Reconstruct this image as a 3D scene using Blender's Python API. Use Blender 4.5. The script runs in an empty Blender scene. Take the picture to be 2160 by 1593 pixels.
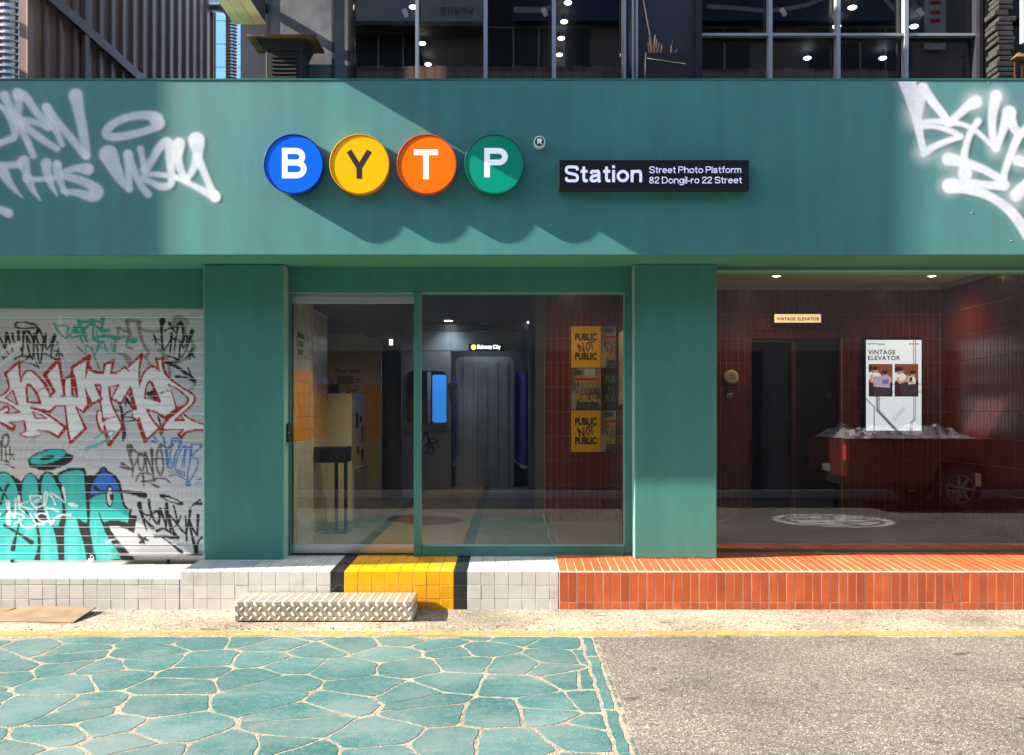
import bpy, bmesh, math, random
import numpy as np
from mathutils import Vector, Matrix, noise as mnoise

random.seed(7)
np.random.seed(7)
sc = bpy.context.scene

# ------------------------------------------------------------------ camera
# focal length and eye height were measured from the photograph: F in photo pixels,
# vanishing point at (CX, CY), eye 1.444 m above the gutter.
F, CX, CY, EYE = 1973.0, 1080.0, 870.0, 1.444
cam_data = bpy.data.cameras.new("camera")
cam = bpy.data.objects.new("camera", cam_data)
sc.collection.objects.link(cam)
cam.location = (0, 0, EYE)
cam.rotation_euler = (math.radians(90), 0, 0)
cam_data.sensor_width = 36.0
cam_data.lens = 36.0 * F / 2160.0
cam_data.shift_y = (CY - 796.5) / 2160.0
cam_data.clip_start = 0.05
cam_data.clip_end = 400
sc.camera = cam

# ------------------------------------------------------------------ light
SUN_TO = Vector((-7.6, -1.0, 4.45)).normalized()     # direction towards the sun
world = bpy.data.worlds.new("World")
sc.world = world
world.use_nodes = True
wn = world.node_tree.nodes
sky = wn.new("ShaderNodeTexSky")
sky.sky_type = 'NISHITA'
sky.sun_disc = False
sky.sun_elevation = math.asin(SUN_TO.z)
sky.sun_rotation = math.atan2(SUN_TO.x, SUN_TO.y) % (2 * math.pi)
wn["Background"].inputs["Strength"].default_value = 0.135
world.node_tree.links.new(sky.outputs[0], wn["Background"].inputs["Color"])

sun_data = bpy.data.lights.new("sun", 'SUN')
sun_data.energy = 5.0
sun_data.angle = math.radians(0.53)
sun_data.color = (1.0, 0.93, 0.82)
sun = bpy.data.objects.new("sun", sun_data)
sc.collection.objects.link(sun)
sun.rotation_euler = SUN_TO.to_track_quat('Z', 'Y').to_euler()
sun.location = (-12, -2, 12)

sc.view_settings.view_transform = 'Standard'
sc.view_settings.look = 'None'
sc.view_settings.gamma = 1.0
sc.view_settings.use_curve_mapping = False
sc.view_settings.exposure = 2.05

sc.render.engine = 'CYCLES'
sc.cycles.use_denoising = True
sc.cycles.max_bounces = 10
sc.cycles.diffuse_bounces = 4
sc.cycles.glossy_bounces = 4
sc.cycles.transparent_max_bounces = 16
sc.cycles.sample_clamp_indirect = 6.0

# ------------------------------------------------------------------ measuring helpers
def wx(px, D):
    return (px - CX) * D / F
def wz(py, D):
    return EYE + (CY - py) * D / F

# ------------------------------------------------------------------ object helpers
WL = {}      # world location of every object we make
def link(o, parent=None, loc=None):
    sc.collection.objects.link(o)
    if loc is not None:
        o.location = loc
    w = Vector(o.location)
    WL[o] = w
    if parent is not None:
        o.parent = parent
        o.matrix_parent_inverse = Matrix.Translation(-WL[parent])
    return o
def tag(o, label=None, cat=None, group=None, kind=None):
    if label: o["label"] = label
    if cat: o["category"] = cat
    if group: o["group"] = group
    if kind: o["kind"] = kind
    return o
def thing(name, loc, label, cat, group=None):
    o = bpy.data.objects.new(name, None)
    o.empty_display_size = 0.1
    link(o, None, loc)
    return tag(o, label, cat, group)
def mobj(name, verts, faces, m=None, parent=None, smooth=False):
    me = bpy.data.meshes.new(name)
    me.from_pydata([tuple(v) for v in verts], [], faces)
    me.update()
    if m: me.materials.append(m)
    if smooth:
        me.polygons.foreach_set("use_smooth", [True] * len(me.polygons))
    return link(bpy.data.objects.new(name, me), parent)
def bobj(name, bm, m=None, parent=None, smooth=False):
    me = bpy.data.meshes.new(name)
    bm.to_mesh(me); bm.free()
    if m: me.materials.append(m)
    if smooth:
        me.polygons.foreach_set("use_smooth", [True] * len(me.polygons))
    return link(bpy.data.objects.new(name, me), parent)
BOXF = [(0,1,2,3),(7,6,5,4),(0,4,5,1),(1,5,6,2),(2,6,7,3),(3,7,4,0)]
def box_vf(x0,x1,y0,y1,z0,z1):
    v = [(x0,y0,z0),(x0,y1,z0),(x1,y1,z0),(x1,y0,z0),(x0,y0,z1),(x0,y1,z1),(x1,y1,z1),(x1,y0,z1)]
    return v
def bm_box(bm, x0,x1,y0,y1,z0,z1, bevel=0.0, M=None):
    vs = [bm.verts.new(v) for v in box_vf(x0,x1,y0,y1,z0,z1)]
    fs = [bm.faces.new([vs[i] for i in f]) for f in BOXF]
    if bevel > 0:
        es = list({e for f in fs for e in f.edges})
        r = bmesh.ops.bevel(bm, geom=es, offset=bevel, segments=1, affect='EDGES', profile=0.5)
        vs = list({v for f in r['faces'] for v in f.verts} | {v for v in vs if v.is_valid})
    if M is not None:
        for v in vs:
            v.co = M @ v.co
    return vs
def box(name, x0,x1,y0,y1,z0,z1, m, parent=None, bevel=0.0):
    bm = bmesh.new()
    bm_box(bm, min(x0,x1),max(x0,x1),min(y0,y1),max(y0,y1),min(z0,z1),max(z0,z1), bevel)
    return bobj(name, bm, m, parent)
def boxes(name, lst, m, parent=None, bevel=0.0):
    bm = bmesh.new()
    for b in lst: bm_box(bm, *b, bevel=bevel)
    return bobj(name, bm, m, parent)
def bm_cyl(bm, p0, p1, r0, r1=None, n=16, cap=True):
    r1 = r0 if r1 is None else r1
    p0, p1 = Vector(p0), Vector(p1)
    d = (p1 - p0).normalized()
    a = d.orthogonal().normalized(); b = d.cross(a)
    A = [bm.verts.new(p0 + (a*math.cos(t)+b*math.sin(t))*r0) for t in [2*math.pi*i/n for i in range(n)]]
    B = [bm.verts.new(p1 + (a*math.cos(t)+b*math.sin(t))*r1) for t in [2*math.pi*i/n for i in range(n)]]
    for i in range(n):
        bm.faces.new((A[i],A[(i+1)%n],B[(i+1)%n],B[i]))
    if cap:
        bm.faces.new(A[::-1]); bm.faces.new(B)
def cyl(name, p0, p1, r, m, parent=None, n=20, r1=None, smooth=True):
    bm = bmesh.new(); bm_cyl(bm, p0, p1, r, r1, n)
    o = bobj(name, bm, m, parent)
    if smooth:
        for p in o.data.polygons:
            p.use_smooth = len(p.vertices) == 4
    return o
def bm_lathe(bm, c, axis, prof, n=48):
    """prof: list of (radius, offset along axis)"""
    c, axis = Vector(c), Vector(axis).normalized()
    a = axis.orthogonal().normalized(); b = axis.cross(a)
    rings = []
    for r, h in prof:
        if r < 1e-6:
            rings.append([bm.verts.new(c + axis*h)])
        else:
            rings.append([bm.verts.new(c + axis*h + (a*math.cos(2*math.pi*i/n)+b*math.sin(2*math.pi*i/n))*r) for i in range(n)])
    for R, S in zip(rings, rings[1:]):
        for i in range(n):
            j = (i+1) % n
            if len(R) == 1 and len(S) > 1: bm.faces.new((R[0], S[j], S[i]))
            elif len(S) == 1 and len(R) > 1: bm.faces.new((R[i], R[j], S[0]))
            elif len(R) > 1: bm.faces.new((R[i], R[j], S[j], S[i]))
    bmesh.ops.recalc_face_normals(bm, faces=bm.faces[:])
def lathe(name, c, axis, prof, m, parent=None, n=48, smooth=False):
    bm = bmesh.new(); bm_lathe(bm, c, axis, prof, n)
    return bobj(name, bm, m, parent, smooth)

# ------------------------------------------------------------------ materials
def srgb(r, g, b):
    f = lambda c: (c/255)/12.92 if c/255 <= 0.04045 else (((c/255)+0.055)/1.055)**2.4
    return (f(r), f(g), f(b), 1.0)
MATS = {}
def mat(name, col, rough=0.6, metal=0.0, var=0.0, vscale=4.0, bump=0.0, bscale=60.0, objvar=0.0, emit=0.0,
        col2=None, thr=(0.45, 0.62), dscale=8.0, spec=0.5, stretch=None, coat=0.0, sheen=0.0):
    """Principled material; var = large soft tone change, col2 = second colour blended in by noise,
    objvar = tone change from object to object."""
    if name in MATS: return MATS[name]
    m = bpy.data.materials.new(name); m.use_nodes = True
    nt = m.node_tree; N = nt.nodes; L = nt.links
    p = N["Principled BSDF"]
    if len(col) == 3: col = (*col, 1.0)
    p.inputs["Roughness"].default_value = rough
    p.inputs["Metallic"].default_value = metal
    p.inputs["Specular IOR Level"].default_value = spec
    if coat: p.inputs["Coat Weight"].default_value = coat
    if sheen:
        p.inputs["Sheen Weight"].default_value = sheen; p.inputs["Sheen Roughness"].default_value = 0.55
    geo = N.new("ShaderNodeNewGeometry")
    pos = geo.outputs["Position"]
    if stretch:
        mp = N.new("ShaderNodeMapping"); mp.inputs["Scale"].default_value = stretch
        L.new(pos, mp.inputs["Vector"]); pos = mp.outputs[0]
    rgb = N.new("ShaderNodeRGB"); rgb.outputs[0].default_value = col
    c = rgb.outputs[0]
    if col2 is not None:
        if len(col2) == 3: col2 = (*col2, 1.0)
        n = N.new("ShaderNodeTexNoise"); n.inputs["Scale"].default_value = dscale; n.inputs["Detail"].default_value = 6
        L.new(pos, n.inputs["Vector"])
        r = N.new("ShaderNodeMapRange"); r.inputs[1].default_value = thr[0]; r.inputs[2].default_value = thr[1]
        L.new(n.outputs["Fac"], r.inputs[0])
        mx = N.new("ShaderNodeMix"); mx.data_type = 'RGBA'
        L.new(r.outputs[0], mx.inputs[0]); L.new(c, mx.inputs[6]); mx.inputs[7].default_value = col2
        c = mx.outputs[2]
    if var or objvar:
        val = None
        if var:
            n = N.new("ShaderNodeTexNoise"); n.inputs["Scale"].default_value = vscale; n.inputs["Detail"].default_value = 5
            L.new(pos, n.inputs["Vector"])
            r = N.new("ShaderNodeMapRange"); r.inputs[1].default_value = 0.3; r.inputs[2].default_value = 0.7
            r.inputs[3].default_value = 1 - var; r.inputs[4].default_value = 1 + var
            L.new(n.outputs["Fac"], r.inputs[0]); val = r.outputs[0]
        if objvar:
            oi = N.new("ShaderNodeObjectInfo")
            r = N.new("ShaderNodeMapRange"); r.inputs[3].default_value = 1 - objvar; r.inputs[4].default_value = 1 + objvar
            L.new(oi.outputs["Random"], r.inputs[0])
            if val is None: val = r.outputs[0]
            else:
                mm = N.new("ShaderNodeMath"); mm.operation = 'MULTIPLY'
                L.new(val, mm.inputs[0]); L.new(r.outputs[0], mm.inputs[1]); val = mm.outputs[0]
        hs = N.new("ShaderNodeHueSaturation"); L.new(val, hs.inputs["Value"]); L.new(c, hs.inputs["Color"])
        c = hs.outputs[0]
    L.new(c, p.inputs["Base Color"])
    if bump:
        n = N.new("ShaderNodeTexNoise"); n.inputs["Scale"].default_value = bscale; n.inputs["Detail"].default_value = 4
        L.new(pos, n.inputs["Vector"])
        b = N.new("ShaderNodeBump"); b.inputs["Strength"].default_value = bump; b.inputs["Distance"].default_value = 0.01
        L.new(n.outputs["Fac"], b.inputs["Height"]); L.new(b.outputs[0], p.inputs["Normal"])
    if emit:
        p.inputs["Emission Color"].default_value = col
        p.inputs["Emission Strength"].default_value = emit
    MATS[name] = m
    return m
def glass_mat(name, tint=(0.86, 0.9, 0.9), extra=1.0):
    """a thin window pane: Schlick reflection over a clear tinted pass-through"""
    m = bpy.data.materials.new(name); m.use_nodes = True
    nt = m.node_tree; N = nt.nodes; L = nt.links
    N.remove(N["Principled BSDF"])
    geo = N.new("ShaderNodeNewGeometry")
    dot = N.new("ShaderNodeVectorMath"); dot.operation = 'DOT_PRODUCT'
    L.new(geo.outputs["Incoming"], dot.inputs[0]); L.new(geo.outputs["Normal"], dot.inputs[1])
    ab = N.new("ShaderNodeMath"); ab.operation = 'ABSOLUTE'; L.new(dot.outputs["Value"], ab.inputs[0])
    om = N.new("ShaderNodeMath"); om.operation = 'SUBTRACT'; om.inputs[0].default_value = 1.0; L.new(ab.outputs[0], om.inputs[1])
    pw = N.new("ShaderNodeMath"); pw.operation = 'POWER'; pw.inputs[1].default_value = 5.0; L.new(om.outputs[0], pw.inputs[0])
    ma = N.new("ShaderNodeMath"); ma.operation = 'MULTIPLY_ADD'; ma.inputs[1].default_value = 0.95; ma.inputs[2].default_value = 0.045 * extra
    ma.use_clamp = True
    L.new(pw.outputs[0], ma.inputs[0])
    tr = N.new("ShaderNodeBsdfTransparent"); tr.inputs[0].default_value = (*tint, 1)
    gl = N.new("ShaderNodeBsdfGlossy"); gl.inputs["Roughness"].default_value = 0.0
    gl.inputs["Color"].default_value = (1, 1, 1, 1)
    nz = N.new("ShaderNodeTexNoise"); nz.inputs["Scale"].default_value = 0.9
    L.new(geo.outputs["Position"], nz.inputs["Vector"])
    bp = N.new("ShaderNodeBump"); bp.inputs["Strength"].default_value = 0.04; bp.inputs["Distance"].default_value = 0.02
    L.new(nz.outputs["Fac"], bp.inputs["Height"]); L.new(bp.outputs[0], gl.inputs["Normal"])
    mx = N.new("ShaderNodeMixShader")
    L.new(ma.outputs[0], mx.inputs[0]); L.new(tr.outputs[0], mx.inputs[1]); L.new(gl.outputs[0], mx.inputs[2])
    L.new(mx.outputs[0], N["Material Output"].inputs["Surface"])
    return m
def attr_mat(name, rough=0.5, metal_bare=0.0, alpha=False, emit=0.0, bump=0.0, rough_bare=None):
    """colour from the mesh colour attribute 'paint'; its alpha is the paint's coverage"""
    m = bpy.data.materials.new(name); m.use_nodes = True
    nt = m.node_tree; N = nt.nodes; L = nt.links
    p = N["Principled BSDF"]; p.inputs["Roughness"].default_value = rough
    a = N.new("ShaderNodeAttribute"); a.attribute_name = "paint"
    L.new(a.outputs["Color"], p.inputs["Base Color"])
    if emit:
        L.new(a.outputs["Color"], p.inputs["Emission Color"]); p.inputs["Emission Strength"].default_value = emit
    if metal_bare:
        mr = N.new("ShaderNodeMapRange"); mr.inputs[3].default_value = metal_bare; mr.inputs[4].default_value = 0.0
        L.new(a.outputs["Alpha"], mr.inputs[0]); L.new(mr.outputs[0], p.inputs["Metallic"])
    if rough_bare is not None:
        mr = N.new("ShaderNodeMapRange"); mr.inputs[3].default_value = rough_bare; mr.inputs[4].default_value = rough
        L.new(a.outputs["Alpha"], mr.inputs[0]); L.new(mr.outputs[0], p.inputs["Roughness"])
    if alpha:
        tr = N.new("ShaderNodeBsdfTransparent"); mx = N.new("ShaderNodeMixShader")
        L.new(a.outputs["Alpha"], mx.inputs[0]); L.new(tr.outputs[0], mx.inputs[1]); L.new(p.outputs[0], mx.inputs[2])
        L.new(mx.outputs[0], N["Material Output"].inputs["Surface"])
    return m

# ------------------------------------------------------------------ lettering
def text_mesh(name, body, bold=0.0, extrude=0.0, spacing=1.0, shear=0.0):
    cu = bpy.data.curves.new(name, 'FONT'); cu.body = body
    cu.offset = bold; cu.extrude = extrude; cu.space_character = spacing; cu.shear = shear
    cu.resolution_u = 6; cu.align_x = 'LEFT'
    o = bpy.data.objects.new(name, cu); sc.collection.objects.link(o)
    dg = bpy.context.evaluated_depsgraph_get()
    me = bpy.data.meshes.new_from_object(o.evaluated_get(dg))
    bpy.data.objects.remove(o); bpy.data.curves.remove(cu)
    me.name = name
    return me
def fit_text(name, body, X0, X1, Z0, Z1, Y, m, parent, bold=0.0, extrude=0.0, spacing=1.0, face=-1, shear=0.0):
    """lettering stretched to fill the given box on a wall at depth Y; face=-1 faces the street camera"""
    me = text_mesh(name, body, bold, 1.0 if extrude else 0.0, spacing, shear)
    n = len(me.vertices); co = np.empty(n*3); me.vertices.foreach_get("co", co); co = co.reshape(-1, 3)
    lo, hi = co.min(0), co.max(0)
    u = (co[:,0]-lo[0])/(hi[0]-lo[0]); v = (co[:,1]-lo[1])/(hi[1]-lo[1])
    out = np.empty_like(co)
    out[:,0] = X0+(X1-X0)*u if face < 0 else X1-(X1-X0)*u
    out[:,2] = Z0+(Z1-Z0)*v
    w = (co[:,2]+1)/2 if extrude else co[:,2]*0
    out[:,1] = Y + (-w if face < 0 else w)*extrude
    me.vertices.foreach_set("co", out.ravel()); me.update()
    me.materials.clear(); me.materials.append(m)
    return link(bpy.data.objects.new(name, me), parent)

# ------------------------------------------------------------------ painted surfaces (a tiny brush engine)
def catmull(pts, n=8):
    P = [np.array(p, float) for p in pts]
    if len(P) < 3: return np.array(P)
    P = [2*P[0]-P[1]] + P + [2*P[-1]-P[-2]]
    out = []
    for i in range(1, len(P)-2):
        for t in np.linspace(0, 1, n, endpoint=False):
            a, b, c, d = P[i-1:i+3]
            out.append(0.5*((2*b)+(-a+c)*t+(2*a-5*b+4*c-d)*t*t+(-a+3*b-3*c+d)*t**3))
    out.append(P[-2])
    return np.array(out)
class Canvas:
    def __init__(s, x0, y0, x1, y1, step, base=(0,0,0), a=0.0):
        s.x0, s.y0, s.st = x0, y0, step
        s.nx = int((x1-x0)/step)+1; s.ny = int((y1-y0)/step)+1
        s.X, s.Y = np.meshgrid(x0+np.arange(s.nx)*step, y0+np.arange(s.ny)*step)
        s.C = np.empty((s.ny, s.nx, 3)); s.C[:] = base
        s.A = np.full((s.ny, s.nx), a)
    def comp(s, sl, k, col):
        k3 = k[...,None]
        a0 = s.A[sl]
        an = k + a0*(1-k)
        w = np.where(an > 1e-6, k/np.maximum(an, 1e-6), 0)[...,None]
        s.C[sl] = s.C[sl]*(1-w) + np.array(col)*w
        s.A[sl] = an
    def over(s, sl, k, col):          # opaque base: plain blend, coverage adds up
        s.C[sl] = s.C[sl]*(1-k[...,None]) + np.array(col)*k[...,None]
        s.A[sl] = np.maximum(s.A[sl], k)
    def win(s, xa, ya, xb, yb):
        i0 = min(s.ny, max(0, int((ya-s.y0)/s.st))); i1 = min(s.ny, int((yb-s.y0)/s.st)+2)
        j0 = min(s.nx, max(0, int((xa-s.x0)/s.st))); j1 = min(s.nx, int((xb-s.x0)/s.st)+2)
        return (slice(i0, max(i0,i1)), slice(j0, max(j0,j1)))
    def stroke(s, pts, w, col, alpha=1.0, soft=0.6, curve=True, closed=False, mode='over'):
        if closed: pts = list(pts)+[pts[0]]
        ws = [w]*len(pts) if np.isscalar(w) else list(np.interp(np.linspace(0,1,len(pts)), np.linspace(0,1,len(w)), w))
        P3 = [(p[0], p[1], q) for p, q in zip(pts, ws)]
        Q = catmull(P3) if curve else np.array(P3, float)
        Q[:,2] = np.maximum(Q[:,2], 0.2)
        r = max(Q[:,2])/2+soft+1+2*s.st
        sl = s.win(Q[:,0].min()-r, Q[:,1].min()-r, Q[:,0].max()+r, Q[:,1].max()+r)
        X, Y = s.X[sl], s.Y[sl]
        if X.size == 0: return
        k = np.zeros_like(X)
        for (ax,ay,aw),(bx,by,bw) in zip(Q[:-1], Q[1:]):
            m = max(aw,bw)/2+soft+1
            s2 = s.win(min(ax,bx)-m, min(ay,by)-m, max(ax,bx)+m, max(ay,by)+m)
            oi, oj = sl[0].start, sl[1].start
            s3 = (slice(s2[0].start-oi, s2[0].stop-oi), slice(s2[1].start-oj, s2[1].stop-oj))
            x, y = s.X[s2], s.Y[s2]
            if x.size == 0: continue
            dx, dy = bx-ax, by-ay; L2 = dx*dx+dy*dy+1e-9
            t = np.clip(((x-ax)*dx+(y-ay)*dy)/L2, 0, 1)
            d = np.hypot(x-ax-t*dx, y-ay-t*dy); hw = (aw+(bw-aw)*t)/2
            q = np.clip((hw+soft-d)/(2*soft), 0, 1); q = q*q*(3-2*q)
            k[s3] = np.maximum(k[s3], q)
        (s.comp if mode == 'comp' else s.over)(sl, k*alpha, col)
    def fill(s, poly, col, alpha=1.0, curve=False, mode='over'):
        P = np.array(poly, float)
        if curve:
            q = list(poly); P = catmull(q+[q[0]])
        sl = s.win(P[:,0].min(), P[:,1].min(), P[:,0].max(), P[:,1].max())
        X, Y = s.X[sl], s.Y[sl]
        if X.size == 0: return
        k = np.zeros_like(X)
        for ox, oy in ((-.25,-.25),(.25,-.25),(-.25,.25),(.25,.25)):
            x, y = X+ox*s.st, Y+oy*s.st
            ins = np.zeros(X.shape, bool)
            for (ax,ay),(bx,by) in zip(P, np.roll(P,-1,0)):
                c = ((ay > y) != (by > y)) & (x < (bx-ax)*(y-ay)/(by-ay+1e-12)+ax)
                ins ^= c
            k += ins*0.25
        (s.comp if mode == 'comp' else s.over)(sl, k*alpha, col)
    def ell(s, cx, cy, rx, ry, col, alpha=1.0, rot=0.0, n=32, mode='over'):
        c, q = math.cos(rot), math.sin(rot)
        s.fill([(cx+rx*math.cos(t)*c-ry*math.sin(t)*q, cy+rx*math.cos(t)*q+ry*math.sin(t)*c) for t in np.linspace(0,2*math.pi,n,endpoint=False)], col, alpha, mode=mode)
    def noise(s, sl, amp, cell=3.0):
        h, w = s.X[sl].shape
        g = np.random.normal(0, 1, (max(2,int(h/cell)+2), max(2,int(w/cell)+2)))
        yi = np.linspace(0, g.shape[0]-1.001, h); xi = np.linspace(0, g.shape[1]-1.001, w)
        a, b = yi.astype(int), xi.astype(int); fy, fx = (yi-a)[:,None], (xi-b)[None,:]
        return amp*((g[a][:,b]*(1-fx)+g[a][:,b+1]*fx)*(1-fy)+(g[a+1][:,b]*(1-fx)+g[a+1][:,b+1]*fx)*fy)
def set_paint(me, rgba):
    at = me.color_attributes.new("paint", 'FLOAT_COLOR', 'POINT')
    at.data.foreach_set("color", np.ascontiguousarray(rgba, dtype=np.float32).ravel())
def canvas_obj(name, cv, D, m, parent, cut=False, yoff=0.0):
    xs = (cv.X[0]-CX)*D/F; zs = EYE+(CY-cv.Y[:,0])*D/F
    V = np.empty((cv.ny, cv.nx, 3)); V[...,0] = xs[None]; V[...,1] = D+yoff; V[...,2] = zs[:,None]
    idx = np.arange(cv.ny*cv.nx).reshape(cv.ny, cv.nx)
    q = np.stack([idx[:-1,:-1], idx[1:,:-1], idx[1:,1:], idx[:-1,1:]], -1)
    rgba = np.concatenate([cv.C, cv.A[...,None]], -1).reshape(-1, 4)
    V = V.reshape(-1, 3)
    if cut:
        A = cv.A
        k = np.maximum.reduce([A[:-1,:-1], A[1:,:-1], A[1:,1:], A[:-1,1:]]) > 0.004
        q = q[k]
        u = np.unique(q); re = np.zeros(cv.ny*cv.nx, int); re[u] = np.arange(len(u))
        V, rgba, q = V[u], rgba[u], re[q]
    q = q.reshape(-1, 4)
    me = bpy.data.meshes.new(name)
    me.vertices.add(len(V)); me.vertices.foreach_set("co", V.ravel())
    me.loops.add(len(q)*4); me.loops.foreach_set("vertex_index", q.ravel())
    me.polygons.add(len(q)); me.polygons.foreach_set("loop_start", np.arange(len(q))*4)
    me.update(calc_edges=True); me.validate()
    set_paint(me, rgba)
    me.materials.append(m)
    return link(bpy.data.objects.new(name, me), parent)


# ------------------------------------------------------------------ a plain grotesque alphabet drawn with strokes
def _arc(cx, cy, rx, ry, a0, a1, n=14):
    return [(cx+rx*math.cos(math.radians(a0+(a1-a0)*k/n)), cy+ry*math.sin(math.radians(a0+(a1-a0)*k/n))) for k in range(n+1)]
def _sm(pts): return [tuple(p) for p in catmull(pts, 6)]
def glyph(ch, w):
    s = w/2
    G = {
     'S': (.88, [_sm([(.88-s,.71),(.74,.88),(.45,1-s),(.18,.89),(s+.02,.72),(.19,.575),(.45,.505),(.71,.43),(.88-s,.275),(.72,.10),(.45,s),(.17,.11),(s,.29)])]),
     't': (.45, [_sm([(.2,.93),(.2,.6),(.2,.25),(.235,.11),(.32,s),(.44,s+.005)]), [(.0,.73-s*.9),(.43,.73-s*.9)]]),
     'a': (.74, [_sm([(s,.50),(.16,.645),(.35,.73-s),(.53,.655),(.575,.50),(.575,.25),(.59,.10),(.645,0)]), _sm([(.575,.44),(.40,.405),(.19,.35),(s,.20),(.15,s+.01),(.32,s),(.50,.15),(.575,.28)])]),
     'i': (w+.0, [[(s,0),(s,.73)],[(s,.84),(s,1.0)]]),
     'o': (.76, [_arc(.38,.365,.38-s,.365-s,90,450,36)]),
     'n': (.70, [[(s,0),(s,.73)], _sm([(s,.42),(.18,.62),(.37,.73-s),(.55,.64),(.70-s,.45),(.70-s,.2),(.70-s,0)])]),
     'r': (.44, [[(s,0),(s,.73)], _sm([(s,.38),(.17,.58),(.30,.64),(.44,.645)])]),
     'e': (.73, [[(s*.8,.375),(.73-s*.6,.375)], _arc(.365,.365,.365-s,.365-s,2,322,30)]),
     'P': (.82, [[(s,0),(s,1)], [(s,1-s),(.50,1-s)]+_arc(.50,.705,.82-s-.50,.295-s,90,-90)+[(s,.41+s)]]),
     'h': (.70, [[(s,0),(s,1)], _sm([(s,.42),(.18,.62),(.37,.73-s),(.55,.64),(.70-s,.45),(.70-s,.2),(.70-s,0)])]),
     'l': (w+.0, [[(s,0),(s,1)]]),
     'f': (.44, [_sm([(.2,0),(.2,.4),(.2,.76),(.25,.90),(.34,1-s*.8),(.44,1-s*.8)]), [(.0,.73-s*.9),(.43,.73-s*.9)]]),
     'm': (1.08, [[(s,0),(s,.73)], _sm([(s,.42),(.17,.62),(.32,.73-s),(.47,.64),(.54,.45),(.54,.2),(.54,0)]), _sm([(.54,.42),(.66,.62),(.80,.73-s),(.94,.64),(1.08-s,.45),(1.08-s,.2),(1.08-s,0)])]),
     '8': (.74, [_arc(.37,.755,.31-s,.245-s,90,450,30), _arc(.37,.285,.37-s,.285-s,90,450,30)]),
     '2': (.72, [_sm([(s,.66),(.13,.88),(.36,1-s),(.59,.89),(.62,.70),(.50,.52),(.30,.36),(.14,.22),(.10,s)]), [(.03,s),(.72,s)]]),
     'D': (.90, [[(s,0),(s,1)], [(s,1-s),(.38,1-s)]+_arc(.38,.5,.52-s,.5-s,90,-90,20)+[(s,s)]]),
     'g': (.74, [_arc(.34,.375,.34-s,.355-s,90,450,30), _sm([(.74-s,.73),(.74-s,.3),(.74-s,-.02),(.57,-.17),(.34,-.195),(.13,-.15),(.06,-.05)])]),
     '-': (.36, [[(.0,.36),(.34,.36)]]),
     'B': (.86, [[(s,0),(s,1)], [(s,1-s),(.50,1-s)]+_arc(.50,(1.52-s)/2,.31-s,(.48-s)/2,90,-90)+[(s,.52)], [(s,.52),(.50,.52)]+_arc(.50,(.52+s)/2,.36-s,(.52-s)/2,90,-90)+[(s,s)]]),
     'Y': (.86, [[(.06,1.0),(.43,.40)], [(.80,1.0),(.43,.40)], [(.43,.46),(.43,0)]]),
     'T': (.82, [[(0,1-s),(.82,1-s)], [(.41,1-s),(.41,0)]]),
     'R': (.84, [[(s,0),(s,1)], [(s,1-s),(.50,1-s)]+_arc(.50,.725,.30-s+.02,.275-s,90,-90)+[(s,.45+s)], [(.42,.5),(.76,0)]]),
     'F': (.70, [[(s,0),(s,1)], [(s,1-s),(.70,1-s)], [(s,.5),(.62,.5)]]),
     'G': (.92, [_arc(.47,.5,.47-s,.5-s,42,345,30), [(.50,.46),(.92,.46)], [(.92-s,.46),(.92-s,0)]]),
     'u': (.70, [_sm([(s,.73),(s,.3),(.16,.12),(.33,s),(.52,.12),(.70-s,.3)]), [(.70-s,.73),(.70-s,0)]]),
     'd': (.74, [_arc(.34,.365,.34-s,.365-s,90,450,30), [(.74-s,1),(.74-s,0)]]),
     'b': (.74, [_arc(.40,.365,.34-s,.365-s,90,450,30), [(s,1),(s,0)]]),
     'w': (1.0, [[(.06,.73),(.27,.02)],[(.27,.02),(.5,.73)],[(.5,.73),(.73,.02)],[(.73,.02),(.94,.73)]]),
     'y': (.70, [[(.07,.73),(.35,.05)],[(.64,.73),(.26,-.26)]]),
     'C': (.90, [_arc(.47,.5,.47-s,.5-s,45,315,30)]),
    }
    return G.get(ch, (.4, []))
def stroke_text(name, body, X0, X1, Z0, Z1, Y, m, parent, w=.18, gap=.10, space=.30):
    """lettering built from stroke ribbons, fitted to the box; each stroke lies a hair in front of the last"""
    pen = 0.0; V = []; Fc = []; k = 0
    for ch in body:
        if ch == ' ': pen += space; continue
        adv, strokes = glyph(ch, w)
        for st in strokes:
            P_ = np.array(st, float); n = len(P_)
            d = np.diff(P_, axis=0); L_ = np.hypot(d[:,0], d[:,1]); keep = np.concatenate([[True], L_ > 1e-6]); P_ = P_[keep]; n = len(P_)
            d = np.diff(P_, axis=0); d /= np.hypot(d[:,0], d[:,1])[:,None]
            closed = np.hypot(*(P_[0]-P_[-1])) < 1e-6
            b = len(V)
            for i in range(n):
                a = d[i-1] if i > 0 else (d[-1] if closed else d[0]); c = d[i] if i < n-1 else (d[0] if closed else d[-1])
                t = a+c; t /= (np.hypot(*t)+1e-9); nr = np.array([-t[1], t[0]]); sc_ = 1/max(.5, abs(np.dot(nr, [-a[1],a[0]])))
                for q in (1,-1):
                    p = P_[i]+nr*(q*w/2*sc_); V.append((p[0]+pen, p[1], k))
            for i in range(n-1): Fc.append((b+2*i+1, b+2*i+3, b+2*i+2, b+2*i))
            k += 1
        pen += adv+gap
    A = np.array(V); lo = A[:,:2].min(0); hi = A[:,:2].max(0)
    U_ = (A[:,:2]-lo)/(hi-lo)
    out = [(X0+(X1-X0)*u, Y-.00012*kk, Z0+(Z1-Z0)*v) for (u,v),kk in zip(U_, A[:,2])]
    return mobj(name, out, Fc, m, parent)

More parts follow.
